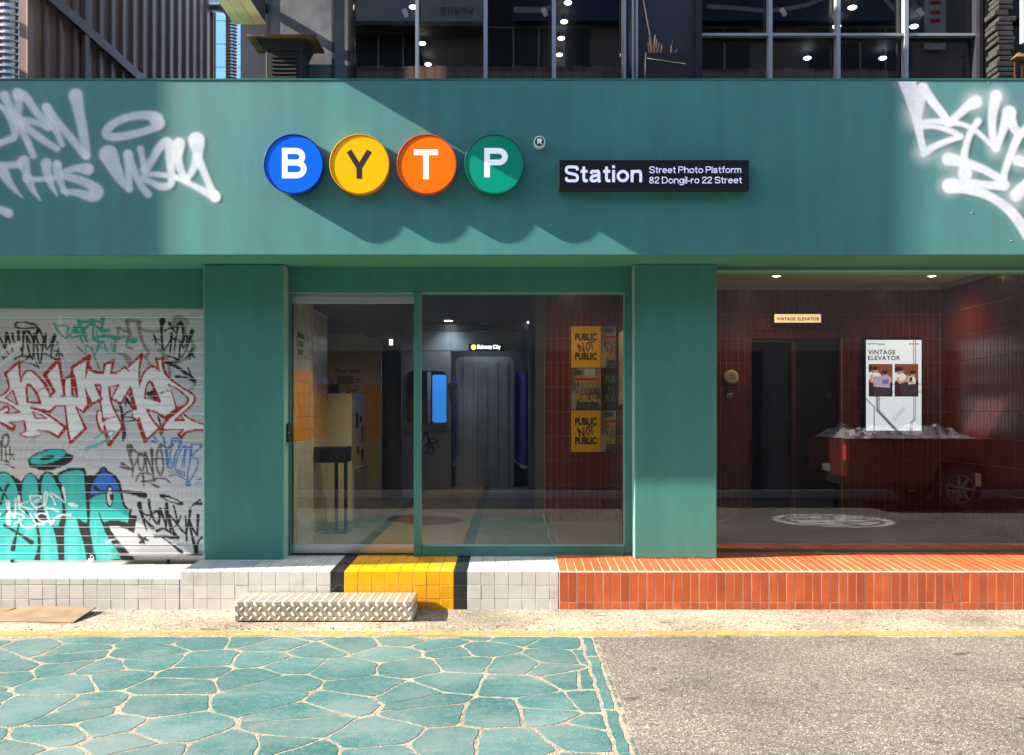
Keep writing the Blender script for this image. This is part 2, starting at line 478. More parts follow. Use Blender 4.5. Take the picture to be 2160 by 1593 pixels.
# ------------------------------------------------------------------ tiles
TILE = {}
def tile_mesh(w, h, t, bevel=0.0018):
    """a tile lying in x/z, front at y=0 facing -y, centred in x and z"""
    key = (round(w,4), round(h,4), round(t,4))
    if key not in TILE:
        bm = bmesh.new(); bm_box(bm, -w/2, w/2, 0, t, -h/2, h/2)
        es = [e for e in bm.edges if all(abs(v.co.y) < 1e-6 for v in e.verts)]
        bmesh.ops.bevel(bm, geom=es, offset=bevel, segments=1, affect='EDGES')
        me = bpy.data.meshes.new("tile"); bm.to_mesh(me); bm.free(); TILE[key] = me
    return TILE[key]
def put_tile(parent, w, h, t, m, loc, u=(1,0,0), v=(0,0,1), jitter=0.0, name="tile"):
    """u = along the tile's width, v = along its height; it faces -(u x v rotated), i.e. -y for the defaults"""
    base = tile_mesh(w, h, t)
    key = ("m", base.name, m.name)
    if key not in TILE:
        c = base.copy(); c.materials.append(m); TILE[key] = c
    o = bpy.data.objects.new(name, TILE[key])
    U, V = Vector(u).normalized(), Vector(v).normalized()
    W = V.cross(U)           # local y (depth into the wall)
    R = Matrix((( U.x, W.x, V.x), (U.y, W.y, V.y), (U.z, W.z, V.z)))
    if jitter:
        R = R @ Matrix.Rotation(random.gauss(0, jitter), 3, 'X') @ Matrix.Rotation(random.gauss(0, jitter), 3, 'Z')
        loc = Vector(loc) - W*abs(random.gauss(0, 0.0006))
    o.rotation_euler = R.to_euler()
    return link(o, parent, loc)
def tiled(parent, origin, u, v, nu, nv, pu, pv, t, pick, gap=0.003, keep=None, jitter=0.004, stuff_after=300, name="tile"):
    """lay nu x nv tiles from origin along u and v; pick(i,j) gives the material, keep(i,j) False leaves one out"""
    U, V = Vector(u).normalized(), Vector(v).normalized(); n = 0
    rest = []
    for i in range(nu):
        for j in range(nv):
            if keep and not keep(i, j): continue
            c = Vector(origin) + U*(pu*(i+.5)) + V*(pv*(j+.5))
            if n < stuff_after:
                put_tile(parent, pu-gap, pv-gap, t, pick(i,j), c, U, V, jitter, name)
            else:
                rest.append((c, pick(i,j)))
            n += 1
    if rest:
        bm = bmesh.new(); W = V.cross(U)
        for c, m in rest:
            M = Matrix(((U.x,W.x,V.x,c.x),(U.y,W.y,V.y,c.y),(U.z,W.z,V.z,c.z),(0,0,0,1)))
            bm_box(bm, -(pu-gap)/2,(pu-gap)/2, 0,t, -(pv-gap)/2,(pv-gap)/2, M=M)
        o = bobj(name+"_field", bm, rest[0][1], parent); o["kind"] = "stuff"
# ================================================================== palette
def green_wall(name, c1, c2, sheen):
    """matt green wall paint: roller mottle, faint vertical run marks and scuffs"""
    m = bpy.data.materials.new(name); m.use_nodes = True
    nt = m.node_tree; N = nt.nodes; L = nt.links; p = N["Principled BSDF"]
    p.inputs["Roughness"].default_value = 0.55; p.inputs["Specular IOR Level"].default_value = 0.6
    p.inputs["Sheen Weight"].default_value = sheen; p.inputs["Sheen Roughness"].default_value = 0.55
    geo = N.new("ShaderNodeNewGeometry"); pos = geo.outputs["Position"]
    def noise(scale, st=(1,1,1), detail=5):
        mp = N.new("ShaderNodeMapping"); mp.inputs["Scale"].default_value = st; L.new(pos, mp.inputs["Vector"])
        n = N.new("ShaderNodeTexNoise"); n.inputs["Scale"].default_value = scale; n.inputs["Detail"].default_value = detail
        L.new(mp.outputs[0], n.inputs["Vector"]); return n.outputs["Fac"]
    def rng(x, a_, b_, c_, d_):
        r = N.new("ShaderNodeMapRange"); r.inputs[1].default_value=a_; r.inputs[2].default_value=b_; r.inputs[3].default_value=c_; r.inputs[4].default_value=d_
        L.new(x, r.inputs[0]); return r.outputs[0]
    mx = N.new("ShaderNodeMix"); mx.data_type = 'RGBA'; L.new(rng(noise(1.7,(1,1,.5)),.38,.64,0,1), mx.inputs[0]); mx.inputs[6].default_value = (*c1,1); mx.inputs[7].default_value = (*c2,1)
    v1 = rng(noise(3.2,(3.0,1,.16)), .35,.68, .90,1.08); v2 = rng(noise(14,(1,1,.6)), .3,.7, .955,1.045)
    mu = N.new("ShaderNodeMath"); mu.operation='MULTIPLY'; L.new(v1, mu.inputs[0]); L.new(v2, mu.inputs[1])
    hs = N.new("ShaderNodeHueSaturation"); L.new(mx.outputs[2], hs.inputs["Color"]); L.new(mu.outputs[0], hs.inputs["Value"])
    sc_ = N.new("ShaderNodeMix"); sc_.data_type='RGBA'; L.new(rng(noise(26,(1.6,1,.5),8), .70,.75,0,.35), sc_.inputs[0]); L.new(hs.outputs[0], sc_.inputs[6]); sc_.inputs[7].default_value = (.10,.22,.19,1)
    L.new(sc_.outputs[2], p.inputs["Base Color"])
    b1 = N.new("ShaderNodeBump"); b1.inputs["Strength"].default_value = .10; b1.inputs["Distance"].default_value = .01; L.new(noise(4,(1,1,.4)), b1.inputs["Height"])
    b2 = N.new("ShaderNodeBump"); b2.inputs["Strength"].default_value = .16; b2.inputs["Distance"].default_value = .002; L.new(noise(170), b2.inputs["Height"]); L.new(b1.outputs[0], b2.inputs["Normal"])
    L.new(b2.outputs[0], p.inputs["Normal"])
    return m
M_GREEN = green_wall("green_paint", (0.010,0.178,0.168), (0.016,0.204,0.188), 0.60)
M_GREEN_P = green_wall("green_pillar_paint", (0.012,0.176,0.140), (0.019,0.202,0.162), 0.52)
M_GREEN_S = mat("green_soffit_paint", (0.062,0.26,0.155), rough=0.6, var=0.06, vscale=2)
M_GREEN_D = mat("green_frame_paint", (0.030,0.18,0.145), rough=0.38, var=0.06, vscale=3)
M_ALU = mat("brushed_aluminium", (0.62,0.63,0.65), rough=0.32, metal=0.9, var=0.08, vscale=6, stretch=(0.3,1,14))
M_BLACK = mat("black_satin", (0.012,0.012,0.016), rough=0.35, var=0.2, vscale=5)
M_BLACKM = mat("black_matt", (0.02,0.02,0.024), rough=0.8, var=0.25, vscale=4, bump=0.1)
M_WTILE = mat("white_glazed_tile", srgb(198,194,189), rough=0.22, objvar=0.05, var=0.05, vscale=9, col2=srgb(172,161,148), dscale=5, thr=(0.58,0.80))
M_YTILE = mat("yellow_glazed_tile", srgb(236,164,6), rough=0.18, objvar=0.06, var=0.06, vscale=11)
M_KTILE = mat("black_glazed_tile", (0.016,0.016,0.017), rough=0.14, objvar=0.15, var=0.3, vscale=14)
M_RTILE = mat("terracotta_tile", srgb(182,86,46), rough=0.42, objvar=0.20, var=0.13, vscale=10, bump=0.06, bscale=40, col2=srgb(206,116,76), dscale=16, thr=(0.64,0.82))
M_GROUT = mat("grout", srgb(176,168,158), rough=0.9, var=0.15, vscale=12, bump=0.2)
M_GROUTW = mat("pale_grout", srgb(214,204,192), rough=0.9, var=0.12, vscale=12, bump=0.2)
M_GLASS = glass_mat("window_glass", extra=1.55)
M_GLASS_UP = glass_mat("upper_window_glass", tint=(0.55,0.58,0.62), extra=1.3)

# ================================================================== road
def asphalt(name, base, light, dark, gscale=95.0, lo=0.8, hi=1.18):
    m = bpy.data.materials.new(name); m.use_nodes = True
    nt = m.node_tree; N = nt.nodes; L = nt.links; p = N["Principled BSDF"]
    p.inputs["Roughness"].default_value = 0.9; p.inputs["Specular IOR Level"].default_value = 0.25
    geo = N.new("ShaderNodeNewGeometry"); pos = geo.outputs["Position"]
    vo = N.new("ShaderNodeTexVoronoi"); vo.inputs["Scale"].default_value = gscale
    L.new(pos, vo.inputs["Vector"])
    sep = N.new("ShaderNodeSeparateColor"); L.new(vo.outputs["Color"], sep.inputs[0])
    cr = N.new("ShaderNodeValToRGB"); e = cr.color_ramp.elements
    e[0].position = 0.0; e[0].color = dark; e[1].position = 1.0; e[1].color = light
    k = cr.color_ramp.elements.new(0.30); k.color = base
    k = cr.color_ramp.elements.new(0.78); k.color = base
    L.new(sep.outputs[0], cr.inputs[0])
    n2 = N.new("ShaderNodeTexNoise"); n2.inputs["Scale"].default_value = 1.3; n2.inputs["Detail"].default_value = 7
    L.new(pos, n2.inputs["Vector"])
    mr = N.new("ShaderNodeMapRange"); mr.inputs[1].default_value = 0.3; mr.inputs[2].default_value = 0.7
    mr.inputs[3].default_value = lo; mr.inputs[4].default_value = hi
    L.new(n2.outputs["Fac"], mr.inputs[0])
    hs = N.new("ShaderNodeHueSaturation"); L.new(mr.outputs[0], hs.inputs["Value"]); L.new(cr.outputs[0], hs.inputs["Color"])
    n3 = N.new("ShaderNodeTexNoise"); n3.inputs["Scale"].default_value = 4.2; n3.inputs["Detail"].default_value = 3
    mp = N.new("ShaderNodeMapping"); mp.inputs["Scale"].default_value = (1,1.6,1); L.new(pos, mp.inputs["Vector"]); L.new(mp.outputs[0], n3.inputs["Vector"])
    m3 = N.new("ShaderNodeMapRange"); m3.inputs[1].default_value = 0.655; m3.inputs[2].default_value = 0.70; m3.inputs[4].default_value = 0.75
    L.new(n3.outputs["Fac"], m3.inputs[0])
    mx = N.new("ShaderNodeMix"); mx.data_type = 'RGBA'; L.new(m3.outputs[0], mx.inputs[0]); L.new(hs.outputs[0], mx.inputs[6]); mx.inputs[7].default_value = dark
    L.new(mx.outputs[2], p.inputs["Base Color"])
    b = N.new("ShaderNodeBump"); b.inputs["Strength"].default_value = 0.55; b.inputs["Distance"].default_value = 0.006
    L.new(vo.outputs["Distance"], b.inputs["Height"]); L.new(b.outputs[0], p.inputs["Normal"])
    MATS[name] = m
    return m
M_ASPH = asphalt("worn_asphalt", (0.140,0.121,0.096,1), (0.33,0.30,0.255,1), (0.05,0.043,0.036,1), 120, 0.74, 1.2)
M_JOINT = asphalt("sandy_joint", (0.255,0.21,0.15,1), (0.40,0.34,0.255,1), (0.10,0.085,0.065,1), 130)
M_CEM = asphalt("sandy_cement", (0.285,0.238,0.172,1), (0.47,0.415,0.33,1), (0.10,0.08,0.06,1), 85, 0.62, 1.25)

road = mobj("road", [(-60,-60,0),(60,-60,0),(60,60,0),(-60,60,0)], [(0,1,2,3)], M_ASPH)
road["kind"] = "structure"
# gutter: cement strip rising a little to the step, with a ragged outer edge
gv, gf = [], []
xs = np.arange(-7.0, 7.01, 0.08)
for i, x in enumerate(xs):
    e = 6.02 + 0.05*mnoise.noise((x*2.1, 3.1, 0)) + 0.02*mnoise.noise((x*9, 1.1, 0))
    for y, z in ((e,0.0006),(6.3,0.010),(6.62,0.013),(6.74,0.020),(6.80,0.024)):
        gv.append((x, y, z + (0.004*mnoise.noise((x*5,y*5,0)) if y > 6.2 else 0)))
    if i:
        a = (i-1)*5; b = i*5
        for k in range(4): gf.append((a+k, b+k, b+k+1, a+k+1))
gut = mobj("gutter", gv, gf, M_CEM, smooth=True); gut["kind"] = "structure"

# worn yellow kerb line
def worn_paint(name, col, scale=14, lo=0.42, hi=0.55, under=None, rough=0.7):
    m = bpy.data.materials.new(name); m.use_nodes = True
    nt = m.node_tree; N = nt.nodes; L = nt.links; p = N["Principled BSDF"]
    p.inputs["Base Color"].default_value = (*col[:3], 1); p.inputs["Roughness"].default_value = rough
    geo = N.new("ShaderNodeNewGeometry")
    n = N.new("ShaderNodeTexNoise"); n.inputs["Scale"].default_value = scale; n.inputs["Detail"].default_value = 9; n.inputs["Roughness"].default_value = 0.7
    L.new(geo.outputs["Position"], n.inputs["Vector"])
    r = N.new("ShaderNodeMapRange"); r.inputs[1].default_value = lo; r.inputs[2].default_value = hi
    L.new(n.outputs["Fac"], r.inputs[0])
    tr = N.new("ShaderNodeBsdfTransparent"); mx = N.new("ShaderNodeMixShader")
    L.new(r.outputs[0], mx.inputs[0]); L.new(tr.outputs[0], mx.inputs[1]); L.new(p.outputs[0], mx.inputs[2])
    L.new(mx.outputs[0], N["Material Output"].inputs["Surface"])
    return m
yl_v, yl_f = [], []
for i, x in enumerate(np.arange(-7.0, 7.01, 0.12)):
    w = 0.012*mnoise.noise((x*1.7, 9.0, 0))
    yl_v += [(x, 6.035+w, 0.0040), (x, 6.155+w*0.5, 0.0078)]
    if i: a = 2*i; yl_f.append((a-2, a, a+1, a-1))
yl = mobj("yellow_line", yl_v, yl_f, worn_paint("worn_yellow", (0.46,0.27,0.055), 9, 0.36, 0.62)); yl["kind"] = "structure"

# painted flagstone field: a sandy bed with turquoise slabs on it
bed = mobj("painted_paving", [(-6.2,1.6,0.0010),(0.545,1.6,0.0010),(0.545,6.03,0.0010),(-6.2,6.03,0.0010)], [(0,1,2,3)], M_JOINT)
bed["kind"] = "structure"
def slab_mat(name):
    m = bpy.data.materials.new(name); m.use_nodes = True
    nt = m.node_tree; N = nt.nodes; L = nt.links; p = N["Principled BSDF"]
    p.inputs["Roughness"].default_value = 0.72; p.inputs["Specular IOR Level"].default_value = 0.3
    geo = N.new("ShaderNodeNewGeometry"); pos = geo.outputs["Position"]; oi = N.new("ShaderNodeObjectInfo")
    def noise(scale, detail=6, rough=0.6, st=None):
        n = N.new("ShaderNodeTexNoise"); n.inputs["Scale"].default_value = scale; n.inputs["Detail"].default_value = detail; n.inputs["Roughness"].default_value = rough
        if st:
            mp = N.new("ShaderNodeMapping"); mp.inputs["Scale"].default_value = st; L.new(pos, mp.inputs["Vector"]); L.new(mp.outputs[0], n.inputs["Vector"])
        else: L.new(pos, n.inputs["Vector"])
        return n.outputs["Fac"]
    def rng(x, a, b, c, d):
        r = N.new("ShaderNodeMapRange"); r.inputs[1].default_value=a; r.inputs[2].default_value=b; r.inputs[3].default_value=c; r.inputs[4].default_value=d
        L.new(x, r.inputs[0]); return r.outputs[0]
    def mix(f, a, b):
        x = N.new("ShaderNodeMix"); x.data_type = 'RGBA'; L.new(f, x.inputs[0])
        for s, v in ((6,a),(7,b)):
            if isinstance(v, tuple): x.inputs[s].default_value = v
            else: L.new(v, x.inputs[s])
        return x.outputs[2]
    c = mix(rng(noise(1.8,5), 0.35,0.65,0,1), (0.014,0.088,0.086,1), (0.030,0.112,0.108,1))
    c = mix(rng(noise(22,8,0.75,(0.5,1,1)), 0.48,0.70,0,0.55), c, (0.11,0.165,0.155,1))
    c = mix(rng(noise(0.9,6,0.65), 0.44,0.64,0,0.75), c, (0.13,0.168,0.156,1))
    c = mix(rng(noise(34,5,0.75), 0.56,0.64,0,0.6), c, (0.165,0.175,0.155,1))
    c = mix(rng(noise(3.1,8,0.7), 0.60,0.68,0,0.55), c, (0.19,0.18,0.15,1))
    c = mix(rng(noise(150,3), 0.57,0.66,0,0.6), c, (0.23,0.225,0.195,1))
    c = mix(rng(noise(48,6,0.8), 0.60,0.68,0,0.7), c, (0.21,0.20,0.17,1))
    c = mix(rng(noise(95,3), 0.62,0.70,0,0.6), c, (0.02,0.07,0.07,1))
    c = mix(rng(noise(5,4,0.6,(0.35,1.6,1)), 0.66,0.74,0,0.7), c, (0.025,0.10,0.10,1))
    hs = N.new("ShaderNodeHueSaturation"); L.new(c, hs.inputs["Color"]); L.new(rng(oi.outputs["Random"],0,1,0.90,1.10), hs.inputs["Value"])
    L.new(hs.outputs[0], p.inputs["Base Color"])
    b = N.new("ShaderNodeBump"); b.inputs["Strength"].default_value = 0.4; b.inputs["Distance"].default_value = 0.004
    L.new(noise(140,4), b.inputs["Height"]); L.new(b.outputs[0], p.inputs["Normal"])
    return m
M_SLAB = slab_mat("turquoise_coating")
def clip(poly, nx, ny, d):
    out = []
    for (ax,ay),(bx,by) in zip(poly, poly[1:]+poly[:1]):
        da, db = ax*nx+ay*ny-d, bx*nx+by*ny-d
        if da <= 0: out.append((ax,ay))
        if (da < 0 < db) or (db < 0 < da):
            t = da/(da-db); out.append((ax+(bx-ax)*t, ay+(by-ay)*t))
    return out
def slab(poly, name="flagstone"):
    pts = []
    for (ax,ay),(bx,by) in zip(poly, poly[1:]+poly[:1]):
        L = math.hypot(bx-ax, by-ay); n = max(1, int(L/0.045))
        for k in range(n):
            t = k/n; x, y = ax+(bx-ax)*t, ay+(by-ay)*t
            # round the corners a little and let the edge wander
            cxm = sum(p[0] for p in poly)/len(poly); cym = sum(p[1] for p in poly)/len(poly)
            sh = 0.010 if k == 0 else 0.0
            d = math.hypot(x-cxm, y-cym)+1e-6
            x += (cxm-x)/d*sh; y += (cym-y)/d*sh
            x += 0.013*mnoise.noise((x*9, y*9, 0.3)) + 0.008*mnoise.noise((x*37,y*37,2))
            y += 0.013*mnoise.noise((x*9, y*9, 7.7)) + 0.008*mnoise.noise((x*37,y*37,5))
            pts.append((x,y))
    n = len(pts); h = 0.0030
    v = [(x,y,0.0004) for x,y in pts]+[(x,y,h-0.0006) for x,y in pts]
    cxm = sum(p[0] for p in pts)/n; cym = sum(p[1] for p in pts)/n
    v += [(x+(cxm-x)*0.012, y+(cym-y)*0.012, h) for x,y in pts]
    f = [tuple(range(2*n, 3*n))]
    for i in range(n):
        j = (i+1)%n; f += [(i,j,n+j,n+i),(n+i,n+j,2*n+j,2*n+i)]
    mobj(name, v, f, M_SLAB, bed)
seeds = []
pitch = 0.335
rs = random.Random(21)
for a in range(-3, 19):
    for b in range(-2, 17):
        x = -5.0 + a*pitch + (pitch/2 if b % 2 else 0) + rs.uniform(-.47,.47)*pitch
        y = 1.75 + b*pitch*0.88 + rs.uniform(-.46,.46)*pitch
        seeds.append((x,y))
XR, YN, YFAR = 0.428, 1.62, 6.0
for (sx,sy) in seeds:
    if not (-4.9 < sx < XR+0.1 and YN-0.1 < sy < YFAR+0.15): continue
    poly = [(-6,YN),(XR,YN),(XR,YFAR),(-6,YFAR)]
    near = sorted(((tx-sx)**2+(ty-sy)**2, tx, ty) for tx,ty in seeds if (tx,ty) != (sx,sy))[:22]
    hj = 0.0075 + rs.uniform(-0.004,0.0035)
    for d2, tx, ty in near:
        d = math.sqrt(d2); nx, ny = (tx-sx)/d, (ty-sy)/d
        mx_, my_ = (sx+tx)/2, (sy+ty)/2
        poly = clip(poly, nx, ny, mx_*nx+my_*ny-hj)
        if len(poly) < 3: break
    if len(poly) >= 3:
        area = abs(sum(a[0]*b[1]-b[0]*a[1] for a,b in zip(poly, poly[1:]+poly[:1])))/2
        if area > 0.012: slab(poly)
yb = YN
while yb < YFAR:      # narrow border slabs along the right edge
    L = rs.uniform(0.55, 1.1); ye = min(YFAR, yb+L)
    slab([(XR+0.022,yb+0.006),(0.502,yb+0.006),(0.502,ye-0.006),(XR+0.022,ye-0.006)])
    yb = ye
mobj("painted_edge_line", [(0.519,1.62,0.0022),(0.538,1.62,0.0022),(0.538,6.0,0.0022),(0.519,6.0,0.0022)], [(0,1,2,3)], worn_paint("worn_turquoise", (0.05,0.12,0.11), 9, 0.44, 0.66), bed)

# loose grit along the gutter
bm = bmesh.new(); rg_ = random.Random(5)
for k in range(420):
    x = rg_.uniform(-4.6,4.6); y = 6.16+abs(rg_.gauss(0,.13)) if k % 3 else rg_.uniform(6.2,6.72)
    r = rg_.uniform(.002,.0075)
    z = .010 + (.014 if y > 6.6 else 0)
    bmesh.ops.create_icosphere(bm, subdivisions=1, radius=r, matrix=Matrix.Translation((x,y,z))@Matrix.Rotation(rg_.uniform(0,3),4,'Z')@Matrix.Diagonal((rg_.uniform(.7,1.6),rg_.uniform(.6,1.2),.6,1)))
grit = bobj("grit", bm, mat("dark_grit", (0.10,0.085,0.065), rough=.9, var=.4, vscale=60)); grit["kind"] = "stuff"; tag(grit, "loose dark grit and small stones along the gutter", "grit")

# manhole cover and painted roundel (out of the frame, mirrored in the shop glass)
mh = thing("manhole_cover", (-1.19,2.27,0), "rusty round manhole cover in the road, mirrored in the entrance glass", "manhole cover")
lathe("cover", (-1.19,2.27,0.0), (0,0,1), [(0,0.018),(0.40,0.018),(0.405,0.013),(0.42,0.012)], mat("rusty_iron", srgb(40,27,20), rough=0.8, metal=0.2, var=0.4, vscale=30, bump=0.8, bscale=45), mh)
lathe("ring", (-1.19,2.27,0.0), (0,0,1), [(0.43,0.004),(0.43,0.016),(0.50,0.016),(0.505,0.003)], mat("dark_iron", (0.05,0.042,0.036), rough=0.7, metal=0.5), mh)
cvr = Canvas(-1,-1,1,1,0.02)
rd = thing("painted_roundel", (4.27,2.4,0.004), "worn white round marking on the asphalt, mirrored in the display window", "road marking")
lathe("ring_mark", (4.27,2.45,0.004), (0,0,1), [(0.66,0.0),(0.66,0.002),(0.78,0.002),(0.78,0.0)], worn_paint("worn_white", (0.62,0.6,0.55), 6, 0.38, 0.5), rd)
lathe("disc_mark", (4.27,2.45,0.004), (0,0,1), [(0.0,0.0015),(0.60,0.0015)], worn_paint("worn_white_patchy", (0.62,0.6,0.55), 4.5, 0.46, 0.5), rd)

# ================================================================== steps
P = 0.0988
Y0 = 6.75                       # front of the steps
BX = -1.310                     # left edge of the first black column
def tilt(z0, z1, y0, y1):
    v = Vector((0, y1-y0, z1-z0)); return v.normalized(), v.length
# ---- entrance step
est = thing("entrance_step", (-1.0, Y0, 0), "white tiled entrance step with a yellow strip between black tile lines", "step")
ZF, ZB = 0.297, 0.318
xl, xr = BX-11*P, 0.335
body = mobj("core", [(xl+.003,Y0+.0035,-.03),(xr-.002,Y0+.0035,-.03),(xr-.002,Y0+.0035,ZF-.003),(xl+.003,Y0+.0035,ZF-.003),
                     (xl+.003,7.70,-.03),(xr-.002,7.70,-.03),(xr-.002,7.70,ZB-.003),(xl+.003,7.70,ZB-.005)],
            [(0,1,2,3),(5,4,7,6),(3,2,6,7),(1,5,6,2),(4,0,3,7),(4,5,1,0)], M_GROUT, est)
def ecol(i):                    # i counted from BX
    return M_KTILE if i in (0, 9) else (M_YTILE if 1 <= i <= 8 else M_WTILE)
def edge_cols():
    out = [(BX+i*P, P, ecol(i)) for i in range(-11, 16)]
    out.append((BX+16*P, xr-(BX+16*P), M_WTILE))
    return out
vt, lt = tilt(ZF, ZB, Y0, 7.345)
for x, w, m in edge_cols():
    for r in range(3):
        put_tile(est, w-.003, P-.003, .008, m, (x+w/2, Y0+.001, ZF-.002-P*(r+.5)), jitter=0.004)
    for r in range(6):
        pl = lt/6
        c = Vector((x+w/2, Y0, ZF)) + vt*(pl*(r+.5))
        put_tile(est, w-.003, pl-.003, .008, m, c, (1,0,0), vt, jitter=0.003)
for r in range(3):              # left cheek of the step
    pass
# ---- lower step under the shutter
lst = thing("lower_step", (-3.4, Y0, 0), "low white tiled step under the graffiti shutter", "step")
ZL = 0.246
x0l = xl-0.004
mobj("core", [(-5.0,Y0+.0035,-.03),(x0l,Y0+.0035,-.03),(x0l,Y0+.0035,ZL-.003),(-5.0,Y0+.0035,ZL-.003),
              (-5.0,7.70,-.03),(x0l,7.70,-.03),(x0l,7.70,ZL-.003),(-5.0,7.70,ZL-.003)],
     [(0,1,2,3),(5,4,7,6),(3,2,6,7),(1,5,6,2),(4,0,3,7),(4,5,1,0)], M_GROUT, lst)
for i in range(20):
    x = x0l-(i+1)*P
    top = ZL-.002-2*P-.0
    put_tile(lst, P-.003, (ZL-2*P-.003)-.003+.0, .008, M_WTILE, (x+P/2, Y0+.001, ZL-.002-(ZL-2*P-.003)/2), jitter=0.004)
    for r in range(2):
        put_tile(lst, P-.003, P-.003, .008, M_WTILE, (x+P/2, Y0+.001, 2*P-.002-P*(r+.5)), jitter=0.004)
    for r in range(7):
        put_tile(lst, P-.003, P-.003, .008, M_WTILE, (x+P/2, Y0+P*(r+.5), ZL), (1,0,0), (0,1,0), jitter=0.003)
# ---- red plinth
rst = thing("terracotta_plinth", (2.5, Y0, 0), "long terracotta tiled plinth with white joints under the display window", "plinth")
ZRF, ZRB = 0.297, 0.337
RP = 0.063
mobj("core", [(0.338,Y0+.0010,-.03),(5.0,Y0+.0010,-.03),(5.0,Y0+.0010,ZRF-.0025),(0.338,Y0+.0010,ZRF-.0025),
              (0.338,7.50,-.03),(5.0,7.50,-.03),(5.0,7.50,ZRB-.0022),(0.338,7.50,ZRB-.0022)],
     [(0,1,2,3),(5,4,7,6),(3,2,6,7),(1,5,6,2),(4,0,3,7),(4,5,1,0)], M_GROUTW, rst)
vt2, lt2 = tilt(ZRF, ZRB, Y0+.012, 7.46)
for i in range(74):
    x = 0.340+i*RP
    put_tile(rst, RP-.0058, .211, .008, M_RTILE, (x+RP/2, Y0-.0015, ZRF-.010-.1055), jitter=0.003)
    put_tile(rst, RP-.0058, .064, .008, M_RTILE, (x+RP/2, Y0-.0015, ZRF-.010-.216-.032), jitter=0.004)
    put_tile(rst, RP-.0058, lt2-.004, .008, M_RTILE, Vector((x+RP/2, Y0+.012, ZRF))+vt2*(lt2/2), (1,0,0), vt2, jitter=0.0015)
box("edge_bead", 0.338, 5.0, Y0-.002, Y0+.011, ZRF-.009, ZRF-.0005, mat("white_mortar", srgb(232,224,214), rough=0.9, bump=0.3, bscale=30), rst, bevel=0.002)

# ---- checker plate step
cst = thing("checker_plate_step", (-1.29, 6.56, 0), "portable aluminium checker plate step in front of the yellow strip", "step box")
M_CHK = mat("checker_aluminium", (0.47,0.41,0.33), rough=0.40, metal=0.75, var=0.16, vscale=9, bump=0.12, bscale=70)
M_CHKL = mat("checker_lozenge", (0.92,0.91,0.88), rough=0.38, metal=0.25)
cx0, cx1, cy0, cy1, cz0, cz1 = -1.895, -0.680, 6.39, 6.735, 0.018, 0.150
box("body", cx0, cx1, cy0, cy1, cz0, cz1, M_CHK, cst, bevel=0.003)
bm = bmesh.new()
def lozenge(bm, c, U, V, W, ang, L=0.029, wd=0.0105, h=0.003):
    ca, sa = math.cos(ang), math.sin(ang)
    a = U*ca+V*sa; b = -U*sa+V*ca
    base = [c+a*(L/2), c+b*(wd/2), c-a*(L/2), c-b*(wd/2)]
    ring = []
    for q in [(1,0),(.75,.62),(.0,1),(-.75,.62),(-1,0),(-.75,-.62),(0,-1),(.75,-.62)]:
        ring.append((c+a*(q[0]*L/2)+b*(q[1]*wd/2), c+W*h+a*(q[0]*L/2*.72)+b*(q[1]*wd/2*.6)))
    lo = [bm.verts.new(p) for p,_ in ring]; hi = [bm.verts.new(p) for _,p in ring]
    bm.faces.new(hi)
    for i in range(8): bm.faces.new((lo[i],lo[(i+1)%8],hi[(i+1)%8],hi[i]))
pt = 0.0639
def plate(bm, bm2, O, U, V, W, wu, wv):
    j = 0; v = 0.020
    while v < wv-.010:
        u = 0.014 + (pt/2 if j % 2 else 0)
        while u < wu-.014:
            if j % 2 == 0: lozenge(bm, O+U*u+V*v, U, V, W, math.radians(50), L=.034, wd=.0205, h=.003)
            else: lozenge(bm2, O+U*u+V*v, U, V, W, math.radians(-50), L=.032, wd=.013, h=.002)
            u += pt
        v += pt/2; j += 1
bm2 = bmesh.new()
plate(bm, bm2, Vector((cx0,cy0-.0005,cz1)), Vector((1,0,0)), Vector((0,0,-1)), Vector((0,-1,0)), cx1-cx0, cz1-cz0)
plate(bm, bm2, Vector((cx0,cy0,cz1+.0005)), Vector((1,0,0)), Vector((0,1,0)), Vector((0,0,1)), cx1-cx0, cy1-cy0)
plate(bm, bm2, Vector((cx1+.0005,cy0,cz1)), Vector((0,1,0)), Vector((0,0,-1)), Vector((1,0,0)), cy1-cy0, cz1-cz0)
for q in (bm, bm2): bmesh.ops.recalc_face_normals(q, faces=q.faces[:])
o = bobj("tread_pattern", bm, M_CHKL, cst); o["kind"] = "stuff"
o = bobj("cross_tread_pattern", bm2, M_CHK, cst); o["kind"] = "stuff"
bm = bmesh.new()
for x in (cx0+.10, (cx0+cx1)/2, cx1-.10):
    for y in (cy0+.05, cy1-.05): bm_box(bm, x-.03, x+.03, y-.02, y+.02, 0.006, cz0+.002)
bobj("foot", bm, M_BLACKM, cst)

# ---- flattened board on the ground at the left
brd = thing("flattened_board", (-3.2,6.5,0), "thin tan board lying on the ground against the low step", "board")
M_CARD = mat("brown_board", srgb(122,100,74), rough=0.85, var=0.24, vscale=7, bump=0.15, bscale=25)
def plank(name, xy, z, t, m, parent):
    n = len(xy)
    v = [(x,y,zz) for (x,y),zz in zip(xy,z)]+[(x,y,zz+t) for (x,y),zz in zip(xy,z)]
    f = [tuple(range(n))[::-1], tuple(range(n,2*n))]+[(i,(i+1)%n,n+(i+1)%n,n+i) for i in range(n)]
    return mobj(name, v, f, m, parent)
plank("sheet", [(-3.70,6.39),(-2.985,6.36),(-2.975,6.69),(-3.47,6.70)], [.012,.010,.045,.050], .008, M_CARD, brd)
plank("under_sheet", [(-3.32,6.335),(-3.03,6.325),(-3.01,6.60),(-3.30,6.61)], [.006,.006,.012,.012], .004, M_CARD, brd)
